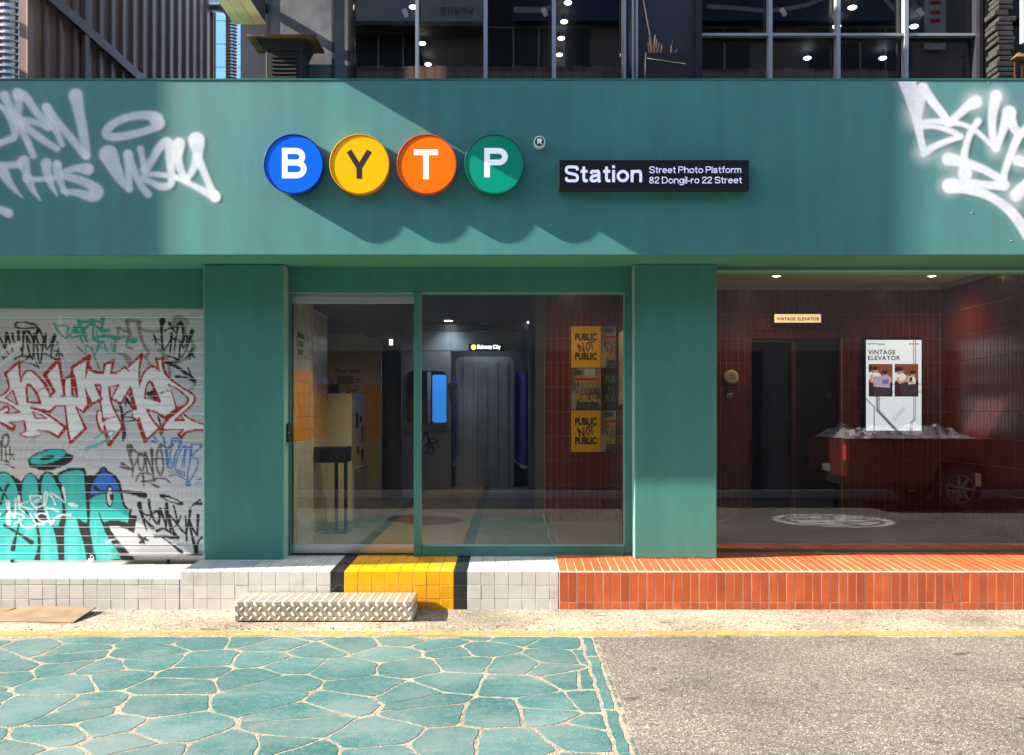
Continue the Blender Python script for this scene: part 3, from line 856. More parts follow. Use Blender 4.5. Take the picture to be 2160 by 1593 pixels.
plank("torn_flap", [(-3.95,6.56),(-3.62,6.58),(-3.55,6.70),(-3.90,6.71)], [.018,.018,.040,.045], .006, mat("brown_board_dark", srgb(120,96,64), rough=0.9, var=0.2), brd)
# ================================================================== green shop front
YF, YP, YD = 6.80, 7.18, 7.33           # fascia front, pillar front, door frame front
ZFB, ZFT = 2.588, 3.86
sf = thing("shop_front", (0, 7.2, 0.3), "green painted shop front with deep fascia and two square pillars", "shop front")
fas = box("fascia", -4.95, 5.0, YF, 7.62, ZFB, ZFT, M_GREEN, sf, bevel=0.004)
box("soffit", -4.95, 5.0, YF+.006, 7.60, ZFB-.004, ZFB-.0005, M_GREEN_S, sf)
box("coping", -4.95, 5.0, YF-.004, 7.62, ZFT+.0005, ZFT+.010, M_GREEN_D, sf)
box("pillar", wx(428,YP), wx(598,YP), YP, 7.66, 0.300, ZFB-.0045, M_GREEN_P, sf, bevel=0.012)
box("pillar", wx(1338,YP), wx(1512,YP), YP, 7.66, 0.322, ZFB-.0045, M_GREEN_P, sf, bevel=0.006)
box("pillar", -4.95, -4.742, 7.49, 7.66, 0.248, ZFB-.0045, M_GREEN_P, sf, bevel=0.006)
box("pillar", 4.62, 5.0, YP, 7.40, 0.324, ZFB-.0045, M_GREEN_P, sf, bevel=0.006)
box("shutter_header", -4.95, wx(428,YP)-.001, 7.43, 7.64, 2.268, ZFB-.0045, M_GREEN_P, sf)
XDL, XDR = wx(598,YP)+.001, wx(1338,YP)-.001
box("door_header", XDL, XDR, YD, 7.50, 2.384, ZFB-.0045, M_GREEN_P, sf)
box("window_header", wx(1512,YP)+.001, 5.0, 7.32, 7.52, 2.557, ZFB-.0045, M_GREEN_P, sf)
# screws dotted over the right of the fascia
for px, py in ((2085,174),(2050,449),(2133,508)):
    lathe("screw", (wx(px,YF), YF, wz(py,YF)), (0,-1,0), [(0,0.003),(0.004,0.002),(0.005,0)], M_ALU, sf, n=8)

# ---- spray tags on the fascia
M_SPRAY = attr_mat("white_spray", rough=0.6, alpha=True)
W = (0.86,0.87,0.90)
def SL(pts): return [(x/4.32, 160+y/4.32) for x,y in pts]
cv = Canvas(-140, 172, 480, 536, 1.9, base=W)
def sp(pts, w, a=0.86, soft=9, halo=True):
    ws = [w] if np.isscalar(w) else w
    if halo: cv.stroke(SL(pts), [q/4.32*1.25 for q in ws] if len(ws) > 1 else ws[0]/4.32*1.25, W, 0.10, soft*1.5, mode='comp')
    cv.stroke(SL(pts), [q/4.32 for q in ws] if len(ws) > 1 else ws[0]/4.32, W, a*.92, 4.2, mode='comp')
def dot(x, y, r, a=0.75):
    q = SL([(x,y)])[0]
    cv.stroke([q,(q[0]+.1,q[1])], r/4.32, W, a, r/4.32*0.6, curve=False, mode='comp')
# BORN (only its end is in the frame; the first letters carry on to the left)
sp([(-560,120),(-540,330),(-520,600)], [70,60,50]); sp([(-560,140),(-400,180),(-420,300),(-520,350),(-380,420),(-400,560),(-520,600)], [60,55,60])
sp([(-180,300),(-290,420),(-240,580),(-60,640)], [70,60,60])
sp([(-60,640),(60,590),(125,560),(130,480),(60,330),(-40,270),(-180,300)], [60,62,70,70,60,55,50])
sp([(40,180),(90,280),(170,440),(250,600),(305,730)], [90,70,70,66,60])
sp([(160,160),(170,250),(165,380)], [90,80,60], a=.75)
sp([(160,160),(230,190),(330,330),(440,470),(350,430),(150,395)], [90,80,70,66,60,70])
sp([(150,395),(280,500),(400,590),(520,665)], [84,70,66,56])
sp([(420,290),(450,400),(520,520),(568,630)], [80,70,62,48])
sp([(425,290),(520,420),(650,570),(780,730)], [80,72,72,70])
sp([(690,180),(720,330),(755,500),(790,725)], [130,100,90,74])
# halo ring
sp([(1430,420),(1400,370),(1250,365),(1080,410),(970,500),(990,550),(1100,555),(1300,510),(1450,450),(1430,400)], [120,90,70,72,78,76,70,74,120])
# THIS
sp([(-150,830),(-40,815),(60,815),(170,810)], [55,60,60,70]); sp([(20,860),(70,950),(130,1030),(200,1105)], [110,80,46,14])
sp([(215,780),(240,890),(290,1020),(365,1130)], [110,80,60,14]); sp([(240,940),(340,945),(480,935)], [66,50,50])
sp([(420,800),(430,880),(470,1000),(520,1090)], [100,80,56,14])
sp([(520,810),(530,900),(570,1010),(610,1090)], [84,84,56,20])
sp([(800,850),(700,845),(590,880),(590,910),(720,950),(850,1010),(890,1060),(840,1100),(720,1070),(570,1050)], [110,70,60,70,80,90,110,100,70,40])
# WAY
sp([(990,720),(1050,850),(1110,960),(1180,1030)], [170,120,80,60])
sp([(1180,1030),(1175,900),(1165,715)], [60,66,80]); sp([(1165,715),(1220,860),(1280,990),(1350,1080)], [80,66,66,66])
sp([(1280,665),(1300,760),(1320,860)], [64,56,60]); sp([(1320,860),(1390,760),(1450,660),(1530,610),(1550,760),(1560,900),(1550,990),(1470,1010),(1380,970),(1310,930),(1350,900),(1480,905),(1600,925)], [90,70,80,90,80,70,66,66,60,60,56,50,50])
sp([(1630,620),(1620,760),(1660,890),(1700,945)], [110,80,66,56]); sp([(1700,945),(1760,850),(1800,720),(1790,590)], [50,66,90,150])
sp([(1800,740),(1860,880),(1910,1000),(1960,1110)], [80,66,66,80]); sp([(1960,1100),(1840,1040),(1700,970),(1600,925)], [96,66,50,46])
sp([(-260,1190),(-120,1200),(0,1220),(80,1255)], [80,70,70,80])
for q in ((55,200,60),(165,185,70),(690,180,70),(430,800,50),(215,775,55),(525,815,50),(800,850,60),(840,1070,80),(980,710,100),(1625,620,60),(1790,590,80),(1960,1090,60),(1400,390,80),(60,1240,60)):
    dot(*q)
sl_ = (slice(0,cv.ny), slice(0,cv.nx)); cv.A = np.clip(cv.A*(0.93+cv.noise(sl_, .05, 9)+cv.noise(sl_, .035, 2)), 0, 1)
canvas_obj("spray_tag", cv, YF-.003, M_SPRAY, sf, cut=True)

cv = Canvas(1860, 172, 2330, 536, 1.9, base=W)
def SR(pts): return [(1860+x/3.983, 160+y/3.983) for x,y in pts]
def sq(pts, w, a=0.92):
    ws = [w]*len(pts) if np.isscalar(w) else w
    cv.stroke(SR(pts), [q/3.983*1.5 for q in ws], W, 0.10, 16, mode='comp')
    cv.stroke(SR(pts), [q/3.983 for q in ws], W, a, 3.6, mode='comp')
def dq(x, y, r, a=0.6):
    q = SR([(x,y)])[0]
    cv.stroke([q,(q[0]+.1,q[1])], r/3.983, W, a, r/3.983*0.75, curve=False, mode='comp')
sq([(215,50),(255,200),(300,400),(350,630)], [150,110,70,50]); sq([(340,110),(320,250),(305,420),(350,640)], [100,70,56,46])
sq([(345,105),(430,220),(510,320),(560,400)], [90,76,70,66]); sq([(310,410),(400,385),(560,390),(680,410),(800,470),(930,590)], [60,46,60,44,44,40])
sq([(310,430),(450,430),(580,465),(660,510)], [40,40,50,50]); sq([(660,515),(560,545),(450,590),(350,650)], [46,50,56,60])
sq([(570,390),(640,330),(720,260),(790,220)], [60,66,80,110]); sq([(960,170),(930,330),(930,480),(960,610)], [100,76,66,56])
sq([(960,610),(1010,480),(1050,360),(1070,310)], [56,66,90,120]); sq([(1075,310),(1095,400),(1130,460),(1195,470),(1260,380),(1300,260)], [90,80,76,80,80,100])
sq([(810,380),(740,490),(700,620),(690,740),(700,820)], [60,56,60,80,120]); sq([(560,700),(700,730),(860,790),(1000,870)], [110,80,70,66])
sq([(1150,500),(1090,640),(1040,780),(1020,880)], [76,66,60,66]); sq([(1030,920),(900,920),(740,905),(570,925)], [90,70,76,120])
sq([(570,925),(720,950),(900,1010),(1050,1110),(1150,1220),(1260,1380),(1400,1440)], [120,90,76,80,90,90,70])
sq([(1140,710),(1230,740),(1330,790)], [90,80,70]); sq([(1330,790),(1240,880),(1130,1000)], [70,80,110]); sq([(1330,800),(1420,900),(1560,960)], [70,70,70])
sq([(1500,300),(1480,500),(1520,700)], [90,70,50]); sq([(1500,320),(1640,430),(1520,560),(1700,680)], [80,66,60,50])
for q in ((790,220,150),(975,180,120),(960,620,110),(350,650,130),(560,700,130),(705,815,120),(570,925,110),(1150,710,120),(1120,1010,150),(280,330,160)):
    dq(*q)
sl_ = (slice(0,cv.ny), slice(0,cv.nx)); cv.A = np.clip(cv.A*(0.93+cv.noise(sl_, .05, 9)+cv.noise(sl_, .035, 2)), 0, 1)
canvas_obj("spray_tag", cv, YF-.003, M_SPRAY, sf, cut=True)

# ================================================================== letter signs
M_LET = mat("lit_white_letter", (0.80,0.80,0.88), rough=0.4, emit=0.10)
def letter_sign(px, ch, face, rim, lm, word, lbox):
    D = 6.722
    X, Z = wx(px, D), wz(346, D)
    R = 63.2*D/F
    t = thing("letter_sign", (X, YF, Z), word, "letter sign", "round letter signs on the fascia")
    rm = mat("sign_rim_"+ch, rim, rough=0.16, coat=0.6)
    lathe("rim", (X, YF, Z), (0,-1,0), [(R*.90,0.0),(R*.985,0.0),(R*.985,0.012),(R,0.014),(R,YF-D-.001),(R-.002,YF-D),(R-.0065,YF-D),(R-.0075,YF-D-.006),(R-.0075,YF-D-.016),(R*.9,YF-D-.016)], rm, t, n=96, smooth=False)
    for p in t.children[0].data.polygons: p.use_smooth = False
    lathe("face", (X, YF, Z), (0,-1,0), [(0,YF-D-.0040),(R-.0085,YF-D-.0040),(R-.0085,YF-D-.0165)], mat("sign_face_"+ch, face, rough=0.25, coat=0.3), t, n=96)
    x0,x1,y0,y1 = lbox
    stroke_text("letter", ch, wx(x0,D), wx(x1,D), wz(y1,D), wz(y0,D), D+.0036, lm, t, w=.195)
letter_sign(619,'B', srgb(0,104,232), srgb(12,28,120), M_LET, "round blue sign with a white letter B", (594.5,646.5,312,376))
letter_sign(758,'Y', srgb(252,190,0), srgb(226,136,8), mat("black_letter",(0.02,0.02,0.02),rough=0.4), "round yellow sign with a black letter Y", (731,784,315,377))
letter_sign(900,'T', srgb(252,116,0), srgb(206,56,14), M_LET, "round orange sign with a white letter T", (873,924,315,378))
letter_sign(1043,'P', srgb(0,150,120), srgb(10,104,66), M_LET, "round green sign with a white letter P", (1021.5,1071,312,374))

# registered mark
D = 6.745
rg = thing("registered_mark_sign", (wx(1138,D), YF, wz(299,D)), "tiny round white registered mark sign beside the green letter sign", "sign")
r = 12.3*D/F
lathe("disc", (wx(1138,D), YF, wz(299,D)), (0,-1,0), [(0,0.0),(r,0.0),(r,YF-D),(0,YF-D)], mat("white_sign_plastic",(0.8,0.8,0.78),rough=0.35), rg, n=40)
lathe("black_ring", (wx(1138,D), D, wz(299,D)), (0,-1,0), [(0,0.0015),(r*.78,0.0015),(r*.78,0)], M_BLACK, rg, n=40)
stroke_text("letter", "R", wx(1133.5,D), wx(1143.3,D), wz(305,D), wz(293,D), D-.002, M_LET, rg, w=.2)

# station sign
D = 6.73
ss = thing("station_sign", (wx(1380,D), YF, wz(370,D)), "long black sign box reading Station on the fascia", "sign")
box("sign_box", wx(1178.7,D), wx(1580.7,D), D, YF-.001, wz(400,D), wz(337.5,D), M_BLACK, ss, bevel=0.003)
M_LETS = mat("lit_sign_lettering", (0.62,0.64,0.88), rough=0.5, emit=0.16)
def sign_text(body, x0, x1, y0, y1, w):
    stroke_text("lettering", body, wx(x0,D), wx(x1,D), wz(y1,D), wz(y0,D), D-.0015, M_LETS, ss, w=w)
sign_text("Station", 1191, 1354.5, 349.3, 386.3, 0.175)
sign_text("Street Photo Platform", 1369.4, 1563.2, 351.2, 366, 0.135)
sign_text("82 Dongil-ro 22 Street", 1369.2, 1564.6, 373.2, 391, 0.135)

# ================================================================== sliding door and shop windows
dr = thing("sliding_door", (-1.25, 7.42, 0.32), "frameless glass sliding door with aluminium rails", "door")
XA, XB = XDL+.012, wx(885,7.42)
box("top_rail", XA, XB, 7.405, 7.445, wz(640,7.405), wz(616,7.405), M_ALU, dr, bevel=0.002)
box("bottom_rail", XA, XB, 7.405, 7.445, 0.328, wz(1149,7.405), M_ALU, dr, bevel=0.002)
box("threshold", XA, XB, 7.400, 7.45, 0.316, 0.3275, M_BLACKM, dr)
box("pane", XA+.004, XB-.004, 7.420, 7.428, wz(1149,7.405)+.001, wz(640,7.405)-.001, M_GLASS, dr)
box("edge_seal", XA-.002, XA+.0035, 7.412, 7.436, 0.33, wz(616,7.405)-.002, M_BLACK, dr)
jf = thing("door_frame", (0, 7.36, 0.31), "green metal frame around the glass door and the fixed pane", "door frame")
box("jamb", XDL+.0005, XDL+.011, YD+.01, 7.46, 0.318, 2.3835, M_GREEN_D, jf)
XM0, XM1 = wx(873,YD), wx(888,YD)
box("mullion", XM0, XM1, YD-.012, 7.40, 0.320, 2.3835, M_GREEN_P, jf, bevel=0.003)
XS0 = wx(1317,YD)
box("stile", XS0, XDR-.0005, YD-.004, 7.42, 0.334, 2.3835, M_GREEN_P, jf, bevel=0.003)
box("bottom_rail", XM1+.0005, XS0-.0005, YD-.006, 7.42, 0.318, wz(1151,YD), M_GREEN_P, jf, bevel=0.004)
M_BEAD = mat("pale_green_bead", srgb(112,176,148), rough=0.35)
box("bead", XM1+.0008, XS0-.0008, YD+.001, YD+.012, wz(620.5,YD), 2.3832, M_BEAD, jf)
box("bead", XS0-.007, XS0-.0008, YD+.0005, YD+.012, wz(1151,YD)+.0006, wz(620.5,YD)-.0005, M_BEAD, jf)
box("bead", XA-.001, XM0-.0006, YD+.003, YD+.012, 2.374, 2.3832, M_BEAD, jf)
box("pane", XM1+.001, XS0-.001, 7.368, 7.376, wz(1151,YD)+.001, 2.383, M_GLASS, jf)
lk = thing("door_lock", (XDL, 7.3, 1.28), "small black door lock on the left pillar edge by the glass door", "lock")
box("case", XDL+.0005, XDL+.030, 7.262, 7.322, wz(933,7.28), wz(893,7.28), M_BLACK, lk, bevel=0.008)
lathe("button", (XDL+.016, 7.262, wz(912,7.28)), (0,-1,0), [(0,.003),(.005,.002),(.006,0)], M_ALU, lk, n=14)

dw = thing("display_window", (3.2, 7.44, 0.34), "big single pane display window over the terracotta plinth", "window")
XW0 = wx(1512,YP)+.002
box("pane", XW0, 5.0, 7.452, 7.460, 0.352, 2.556, M_GLASS, dw)
box("sill", XW0, 5.0, 7.430, 7.475, 0.3385, 0.3515, M_GREEN_D, dw)
box("head_bead", XW0, 5.0, 7.435, 7.4515, 2.545, 2.5565, M_BEAD, dw)
# ================================================================== roller shutter with its graffiti
sh = thing("roller_shutter", (-3.6, 7.46, 0.25), "closed aluminium roller shutter covered in red and turquoise graffiti", "roller shutter")
YS = 7.475
ALU = (0.74,0.74,0.76)
cv = Canvas(-170, 648, 431, 1192, 1.45, base=ALU)
# tonal streaks of bare slat metal
for k in range(130):
    y = random.uniform(655,1188); x = random.uniform(-170,431); l = random.uniform(60,260)
    sl = cv.win(x, y, x+l, y+random.uniform(1,4))
    cv.C[sl] *= random.uniform(0.90,1.08)
K=(0.012,0.011,0.012); RED=(0.42,0.012,0.012); TEAL=(0.025,0.50,0.45); WHT=(0.90,0.90,0.90); GRY=(0.18,0.165,0.145); BLU=(0.02,0.19,0.58); FOG=(0.52,0.52,0.54); BRN=(0.085,0.065,0.045)
def A_(p): return [(x/9.391, 640+y/9.391) for x,y in p]
def B_(p): return [(200+x/9.391, 640+y/9.391) for x,y in p]
def C_(p): return [(x/7.587, 740+y/7.587) for x,y in p]
def D_(p): return [(200+x/7.587, 740+y/7.587) for x,y in p]
def E_(p): return [(x/6.013, 930+y/6.013) for x,y in p]
def G_(p): return [(200+x/6.013, 930+y/6.013) for x,y in p]
def s(T, p, w, col, a=1.0, soft=0.9, curve=True):
    sc_ = {A_:9.391,B_:9.391,C_:7.587,D_:7.587,E_:6.013,G_:6.013}[T]
    if col is K: sc_ /= 1.16
    ws = w/sc_ if np.isscalar(w) else [q/sc_ for q in w]
    cv.stroke(T(p), ws, col, a, soft, curve)
def f(T, p, col, a=1.0, curve=False): cv.fill(T(p), col, a, curve)
# --- faded old layers
s(A_, [(1180,280),(1220,500),(1290,780),(1350,900)], [90,60,40], WHT, .7, 2); s(A_, [(1050,480),(1150,620),(1250,950),(1400,1130)], [60,60,40,26], WHT, .6, 1.5)
s(A_, [(1250,870),(1400,850),(1420,930),(1300,960),(1230,900)], 34, WHT, .6); s(A_, [(0,1010),(200,880),(400,790)], [40,90,120], WHT, .75, 2); s(A_, [(0,1240),(180,1080),(350,900)], [60,60,50], WHT, .75, 2)
s(B_, [(430,440),(500,560)], 26, WHT, .8); s(B_, [(560,860),(700,940),(860,900),(960,830),(990,690)], [30,26,26,30], WHT, .8); s(B_, [(440,870),(520,980),(560,860),(640,930)], 28, WHT, .75)
s(B_, [(640,350),(760,345),(880,370)], [90,70,90], GRY, .85, 2); s(B_, [(640,350),(660,500),(690,620),(630,740)], [80,70,90,60], GRY, .85, 2)
s(B_, [(870,370),(880,520),(920,680),(990,860),(1060,960),(1010,1060)], [80,76,70,64,60,56], GRY, .8, 2); s(B_, [(1000,1060),(1060,1160),(1110,1240)], 60, GRY, .6, 2)
s(B_, [(890,500),(1020,540),(1200,550),(1400,530)], [60,44,36,36], GRY, .85, 2); s(B_, [(450,480),(470,600),(440,680)], [60,50,40], GRY, .8, 2); s(B_, [(490,480),(560,540),(680,560)], [60,50,50], GRY, .8, 2)
s(B_, [(560,1010),(640,1080),(690,1180),(680,1220)], [60,110,120,60], GRY, .85, 2.5); s(B_, [(640,870),(740,900)], 60, GRY, .8, 2); s(B_, [(400,800),(390,950)], 60, GRY, .8, 2)
s(B_, [(1580,430),(1600,300),(1680,280),(1830,360),(1790,460),(1790,600),(1880,700),(1960,850),(1940,1000),(1860,1080),(1700,1140),(1600,1180),(1700,1300),(1800,1409)], [100,110,100,90,70,70,70,70,66,60,56,56,60,60], GRY, .7, 2.2)
s(B_, [(1270,940),(1360,990),(1420,1100),(1470,1250),(1490,1400)], [80,90,80,70,60], GRY, .7, 2.2); s(D_, [(1190,300),(1210,430)], 50, GRY, .6, 2); s(D_, [(1600,490),(1590,560),(1510,630)], [50,44,40], GRY, .75, 2)
s(A_, [(1740,350),(1850,340),(1960,370)], [50,60,50], GRY, .85, 1.6); s(A_, [(1820,880),(1880,1080),(1990,1340)], 34, GRY, .9, 1)
# --- grey ghost tags above the bubble letters
for p,w in (([(170,110),(430,110)],50),([(190,90),(180,220)],44),([(260,90),(265,240)],44),([(340,90),(330,240)],44),([(420,60),(415,180),(340,230),(210,235)],44),([(440,90),(560,100),(560,160)],40),
            ([(810,60),(800,110)],40),([(870,80),(860,200)],44),([(880,80),(990,90),(1000,150),(900,150),(1000,230)],40),([(1080,100),(1400,90)],50),([(1290,20),(1290,230),(1240,320),(1130,300)],44),([(1060,150),(1060,240),(1160,240)],40)):
    s(E_, p, w, FOG, .75, 1.2)
s(E_, [(380,20),(420,-20),(440,30)], 40, FOG, .75)
for i in range(12):
    s(G_, [(640+i*58,640),(660+i*56,720)], 16, FOG, .5, 1.6); s(G_, [(780+i*38,760),(790+i*36,840)], 13, FOG, .4, 1.6)
s(G_, [(830,830),(1180,1010),(1350,1010)], [30,60,40], (0.42,0.52,0.62), .35, 4); s(G_, [(1080,1330),(1300,1230),(1360,1100)], [60,70,50], (0.42,0.52,0.62), .4, 4); s(G_, [(1000,1290),(1200,1350)], 60, (0.42,0.52,0.62), .35, 4)
# --- black tag upper left with its halo
s(A_, [(300,440),(330,390),(450,375),(600,400),(740,455),(620,485),(400,490),(300,450)], [46,40,34,34,44,34,34,46], K)
s(A_, [(0,680),(60,800),(100,900),(120,760),(130,590),(180,720),(205,800)], [30,34,30,44,60,40,30], K)
s(A_, [(245,600),(260,700),(290,770)], [56,44,26], K); s(A_, [(365,560),(350,740)], [56,22], K); s(A_, [(365,560),(390,740)], [50,26], K)
s(A_, [(470,570),(460,750),(440,1000),(440,1050)], [64,36,36,30], K); s(A_, [(470,570),(530,560),(570,570),(650,690),(660,790),(600,780),(530,640),(550,830),(600,1060)], [64,50,50,44,30,28,36,36,40], K)
s(A_, [(690,610),(680,750),(655,1060)], [60,36,32], K); s(A_, [(760,520),(720,640),(760,780),(830,820),(860,720),(800,560),(760,520)], [70,40,34,28,34,44,60], K)
s(A_, [(730,800),(750,980),(770,1150),(810,1150),(850,860),(905,620)], [34,34,34,34,34,54], K); s(A_, [(905,620),(900,800),(930,910),(990,830),(1080,640)], [50,34,32,32,60], K)
s(A_, [(1090,630),(1040,830),(1010,1000),(1015,1090)], [66,40,32,28], K); s(A_, [(300,1100),(420,1050),(560,1060),(650,1100)], [34,30,40,30], K)
s(A_, [(420,1160),(560,1090),(700,1000),(870,995),(1010,1060),(1130,1120)], [24,20,16,18,26,34], K); s(A_, [(430,1170),(600,1190),(780,1275)], [18,20,28], K); s(A_, [(680,1000),(700,1140),(770,1270)], [14,18,26], K)
s(A_, [(1160,880),(1150,960),(1120,1030)], [24,30,40], K); s(A_, [(1075,940),(1150,960),(1240,1030)], [20,24,34], K); s(A_, [(1165,960),(1180,1090)], [26,16], K)
for p in ([(140,960),(180,1020)],[(240,900),(260,970)],[(50,1070),(150,1080)],[(60,1070),(80,1120)],[(410,880),(440,1000)]): s(A_, p, [30,20], K)
# --- teal tag
T2=(0.02,0.40,0.34)
s(A_, [(1080,410),(1150,560),(1310,690),(1340,560),(1340,450),(1080,440)], [56,40,34,34,40,40], T2); s(A_, [(1310,690),(1420,600),(1560,470),(1480,470),(1470,560),(1600,560),(1640,470)], [36,36,60,60,60,50,40], T2)
s(A_, [(1550,340),(1600,370),(1750,370),(1860,350),(1830,440)], [60,70,60,50,40], T2); s(A_, [(1560,380),(1620,480),(1680,620),(1700,760)], [60,70,60,30], T2); s(A_, [(1640,580),(1720,460),(1850,420),(1840,590),(1890,720)], [70,60,44,40,34], T2)
s(A_, [(1880,430),(2000,540),(2030,420),(2040,300)], [46,40,60,86], T2); s(A_, [(2010,560),(2160,540)], [40,46], T2); s(A_, [(1420,680),(1600,640),(1720,650)], [46,44,40], T2); s(A_, [(1580,640),(1640,790)], [40,30], T2)
s(A_, [(1660,640),(1740,760)], 36, T2); s(A_, [(1840,590),(1860,720),(1920,760)], 36, T2); s(A_, [(1920,560),(1940,700),(1980,770)], 36, T2); s(A_, [(1940,680),(2160,640)], [36,50], T2)
s(A_, [(1090,740),(1160,790),(1090,830)], [20,40,20], T2); s(A_, [(1540,860),(1640,970),(1700,990),(1700,830),(1800,900),(1890,1000),(1960,790),(2060,790),(2110,940)], [40,34,34,30,30,34,34,34,26], T2)
s(B_, [(0,690),(130,640),(220,640),(390,680)], [44,44,56,90], T2); s(B_, [(390,780),(480,700),(580,660)], [34,46,60], T2); s(B_, [(30,580),(70,760),(110,800),(180,770)], 36, T2); s(B_, [(40,960),(110,780),(170,760),(240,950)], 34, T2)
s(B_, [(60,880),(200,880)], 26, T2); s(B_, [(300,800),(390,790)], 26, T2); s(B_, [(330,800),(360,960)], 30, T2); s(B_, [(610,820),(680,740),(780,720),(820,750),(700,790),(620,810)], [34,40,60,50,30,26], T2); s(B_, [(250,990),(400,980),(540,1010)], [20,26,50], T2)
s(B_, [(145,320),(140,500),(130,560)], [80,50,34], T2); s(B_, [(0,420),(90,500),(140,540),(280,520)], [40,40,40,44], T2)
# --- black tag upper right
s(B_, [(1340,350),(1320,500),(1330,700),(1350,920),(1440,830),(1500,720)], [110,50,44,40,26,30], K); s(B_, [(1300,340),(1380,350)], 56, K)
s(B_, [(1520,600),(1510,780),(1490,970)], [60,40,30], K); s(B_, [(1380,550),(1500,490),(1620,450),(1700,380),(1740,460),(1750,640)], [26,30,40,64,50,36], K); s(B_, [(1480,400),(1540,500),(1590,570)], [60,46,20], K)
s(B_, [(1660,420),(1620,600),(1590,800),(1575,1000)], [50,34,30,16], K); s(B_, [(1540,700),(1650,730),(1720,760)], [22,24,20], K); s(B_, [(1760,700),(1730,820),(1760,880),(1810,800),(1830,680),(1800,640),(1750,700)], [50,36,30,30,36,40,46], K)
s(B_, [(1700,760),(1680,920),(1690,1080),(1780,980),(1860,780),(1930,560)], [36,34,36,26,34,80], K); s(B_, [(1130,740),(1200,715),(1310,725)], [18,24,18], K); s(B_, [(1170,620),(1200,720),(1205,820)], [40,30,20], K); s(B_, [(1210,740),(1290,820)], 18, K)
s(B_, [(1930,890),(1890,990),(1800,1090)], [40,40,26], K); s(B_, [(1840,960),(1910,1000),(1980,1090)], [26,40,26], K); s(B_, [(1890,990),(1885,1120)], [30,18], K)
s(B_, [(1450,1050),(1560,1080),(1680,1140),(1400,1170)], [34,34,40,36], K); s(B_, [(1400,1180),(1560,1240),(1700,1320),(1840,1409)], [30,34,34,40], K)
s(D_, [(1190,190),(1380,300),(1560,430),(1600,490)], [30,36,36,40], K); s(D_, [(1495,270),(1540,400),(1600,490)], [26,30,44], K); s(D_, [(1300,415),(1450,430),(1590,490)], [40,26,40], K)
# --- the big white and red piece
piece = C_([(-400,700),(0,720),(110,660),(145,580),(125,470),(80,365),(310,165),(332,500),(375,370),(440,322),(520,335),(600,400),(715,530),(795,725),(870,650),(715,385),(940,130),(1015,560),(1032,440),(1150,385),(1160,260),(1420,85),(1370,440),(1420,260),(1500,320),(1640,355)]) + \
 D_([(130,360),(160,210),(300,155),(255,365),(400,310),(480,255),(540,320),(550,245),(750,60),(715,540),(800,330),(900,250),(960,255),(1030,320),(985,135),(1090,115),(1100,280),(1200,450),(1400,590),(1600,740),(1590,820),(1400,1010),(1560,1110),(1745,1170),(1745,1270),(1500,1290),(1380,1390),(1330,1340),(1420,1265),(1085,1270),(1180,1080),(1110,1075),(840,940),(1030,1240),(815,1440),(690,1100),(620,960),(575,580),(430,840),(255,770),(300,900),(440,1210),(230,1500),(150,1280)]) + \
 C_([(1640,1290),(1560,1100),(1560,970),(1620,960),(1600,790),(1340,980),(1220,910),(1370,1245),(1130,1475),(1080,1200),(930,1385),(780,1310),(600,1270),(640,1340),(480,1380),(330,1340),(415,1280),(385,1130),(150,1150),(220,1200),(190,1270),(0,1150),(-300,1080),(-420,900)])
cv.fill(piece, WHT)
HOLE=(0.64,0.65,0.68)
for T,p in ((C_,[(200,635),(85,760),(285,860)]),(C_,[(440,700),(430,580),(470,545),(560,640),(600,700),(640,830),(450,822)]),(C_,[(810,1000),(890,890),(1040,890),(1060,1195)]),(C_,[(520,990),(570,1090),(750,1085)]),
            (C_,[(1155,470),(1190,540),(1240,730),(1160,720)]),(C_,[(1525,545),(1615,560),(1600,640)]),(C_,[(60,1000),(150,930),(100,890),(0,960),(0,820),(180,880),(320,980)]),
            (D_,[(230,575),(375,555),(270,750)]),(D_,[(880,495),(950,620),(1040,810),(800,765),(830,580)]),(D_,[(1185,560),(1380,680),(1490,790),(1320,940),(1215,630)]),(D_,[(850,960),(1100,1075),(1050,1190)]),(D_,[(1280,1115),(1370,1030),(1430,1110)])):
    f(T, p, HOLE)
s(D_, [(850,690),(960,670),(980,790)], [50,60,40], K); s(D_, [(870,700),(990,770)], 50, K)
s(D_, [(390,840),(430,960),(450,1180),(470,1330),(450,1430)], [40,44,50,60,40], K, .95); s(D_, [(480,740),(560,850),(590,900)], [40,44,30], K); s(D_, [(450,1030),(580,960)], [30,22], K); s(D_, [(450,1060),(600,1070),(640,1120)], [20,26,26], K); s(D_, [(480,1135),(640,1120)], [20,26], K)
s(D_, [(490,820),(500,900)], [40,16], K); s(D_, [(560,690),(555,720)], 36, K); s(D_, [(1010,1050),(1045,1150),(1050,1210)], [24,30,16], K); s(D_, [(1065,1290),(1060,1340)], [70,40], K, .8); s(D_, [(330,950),(390,960)], 24, K)
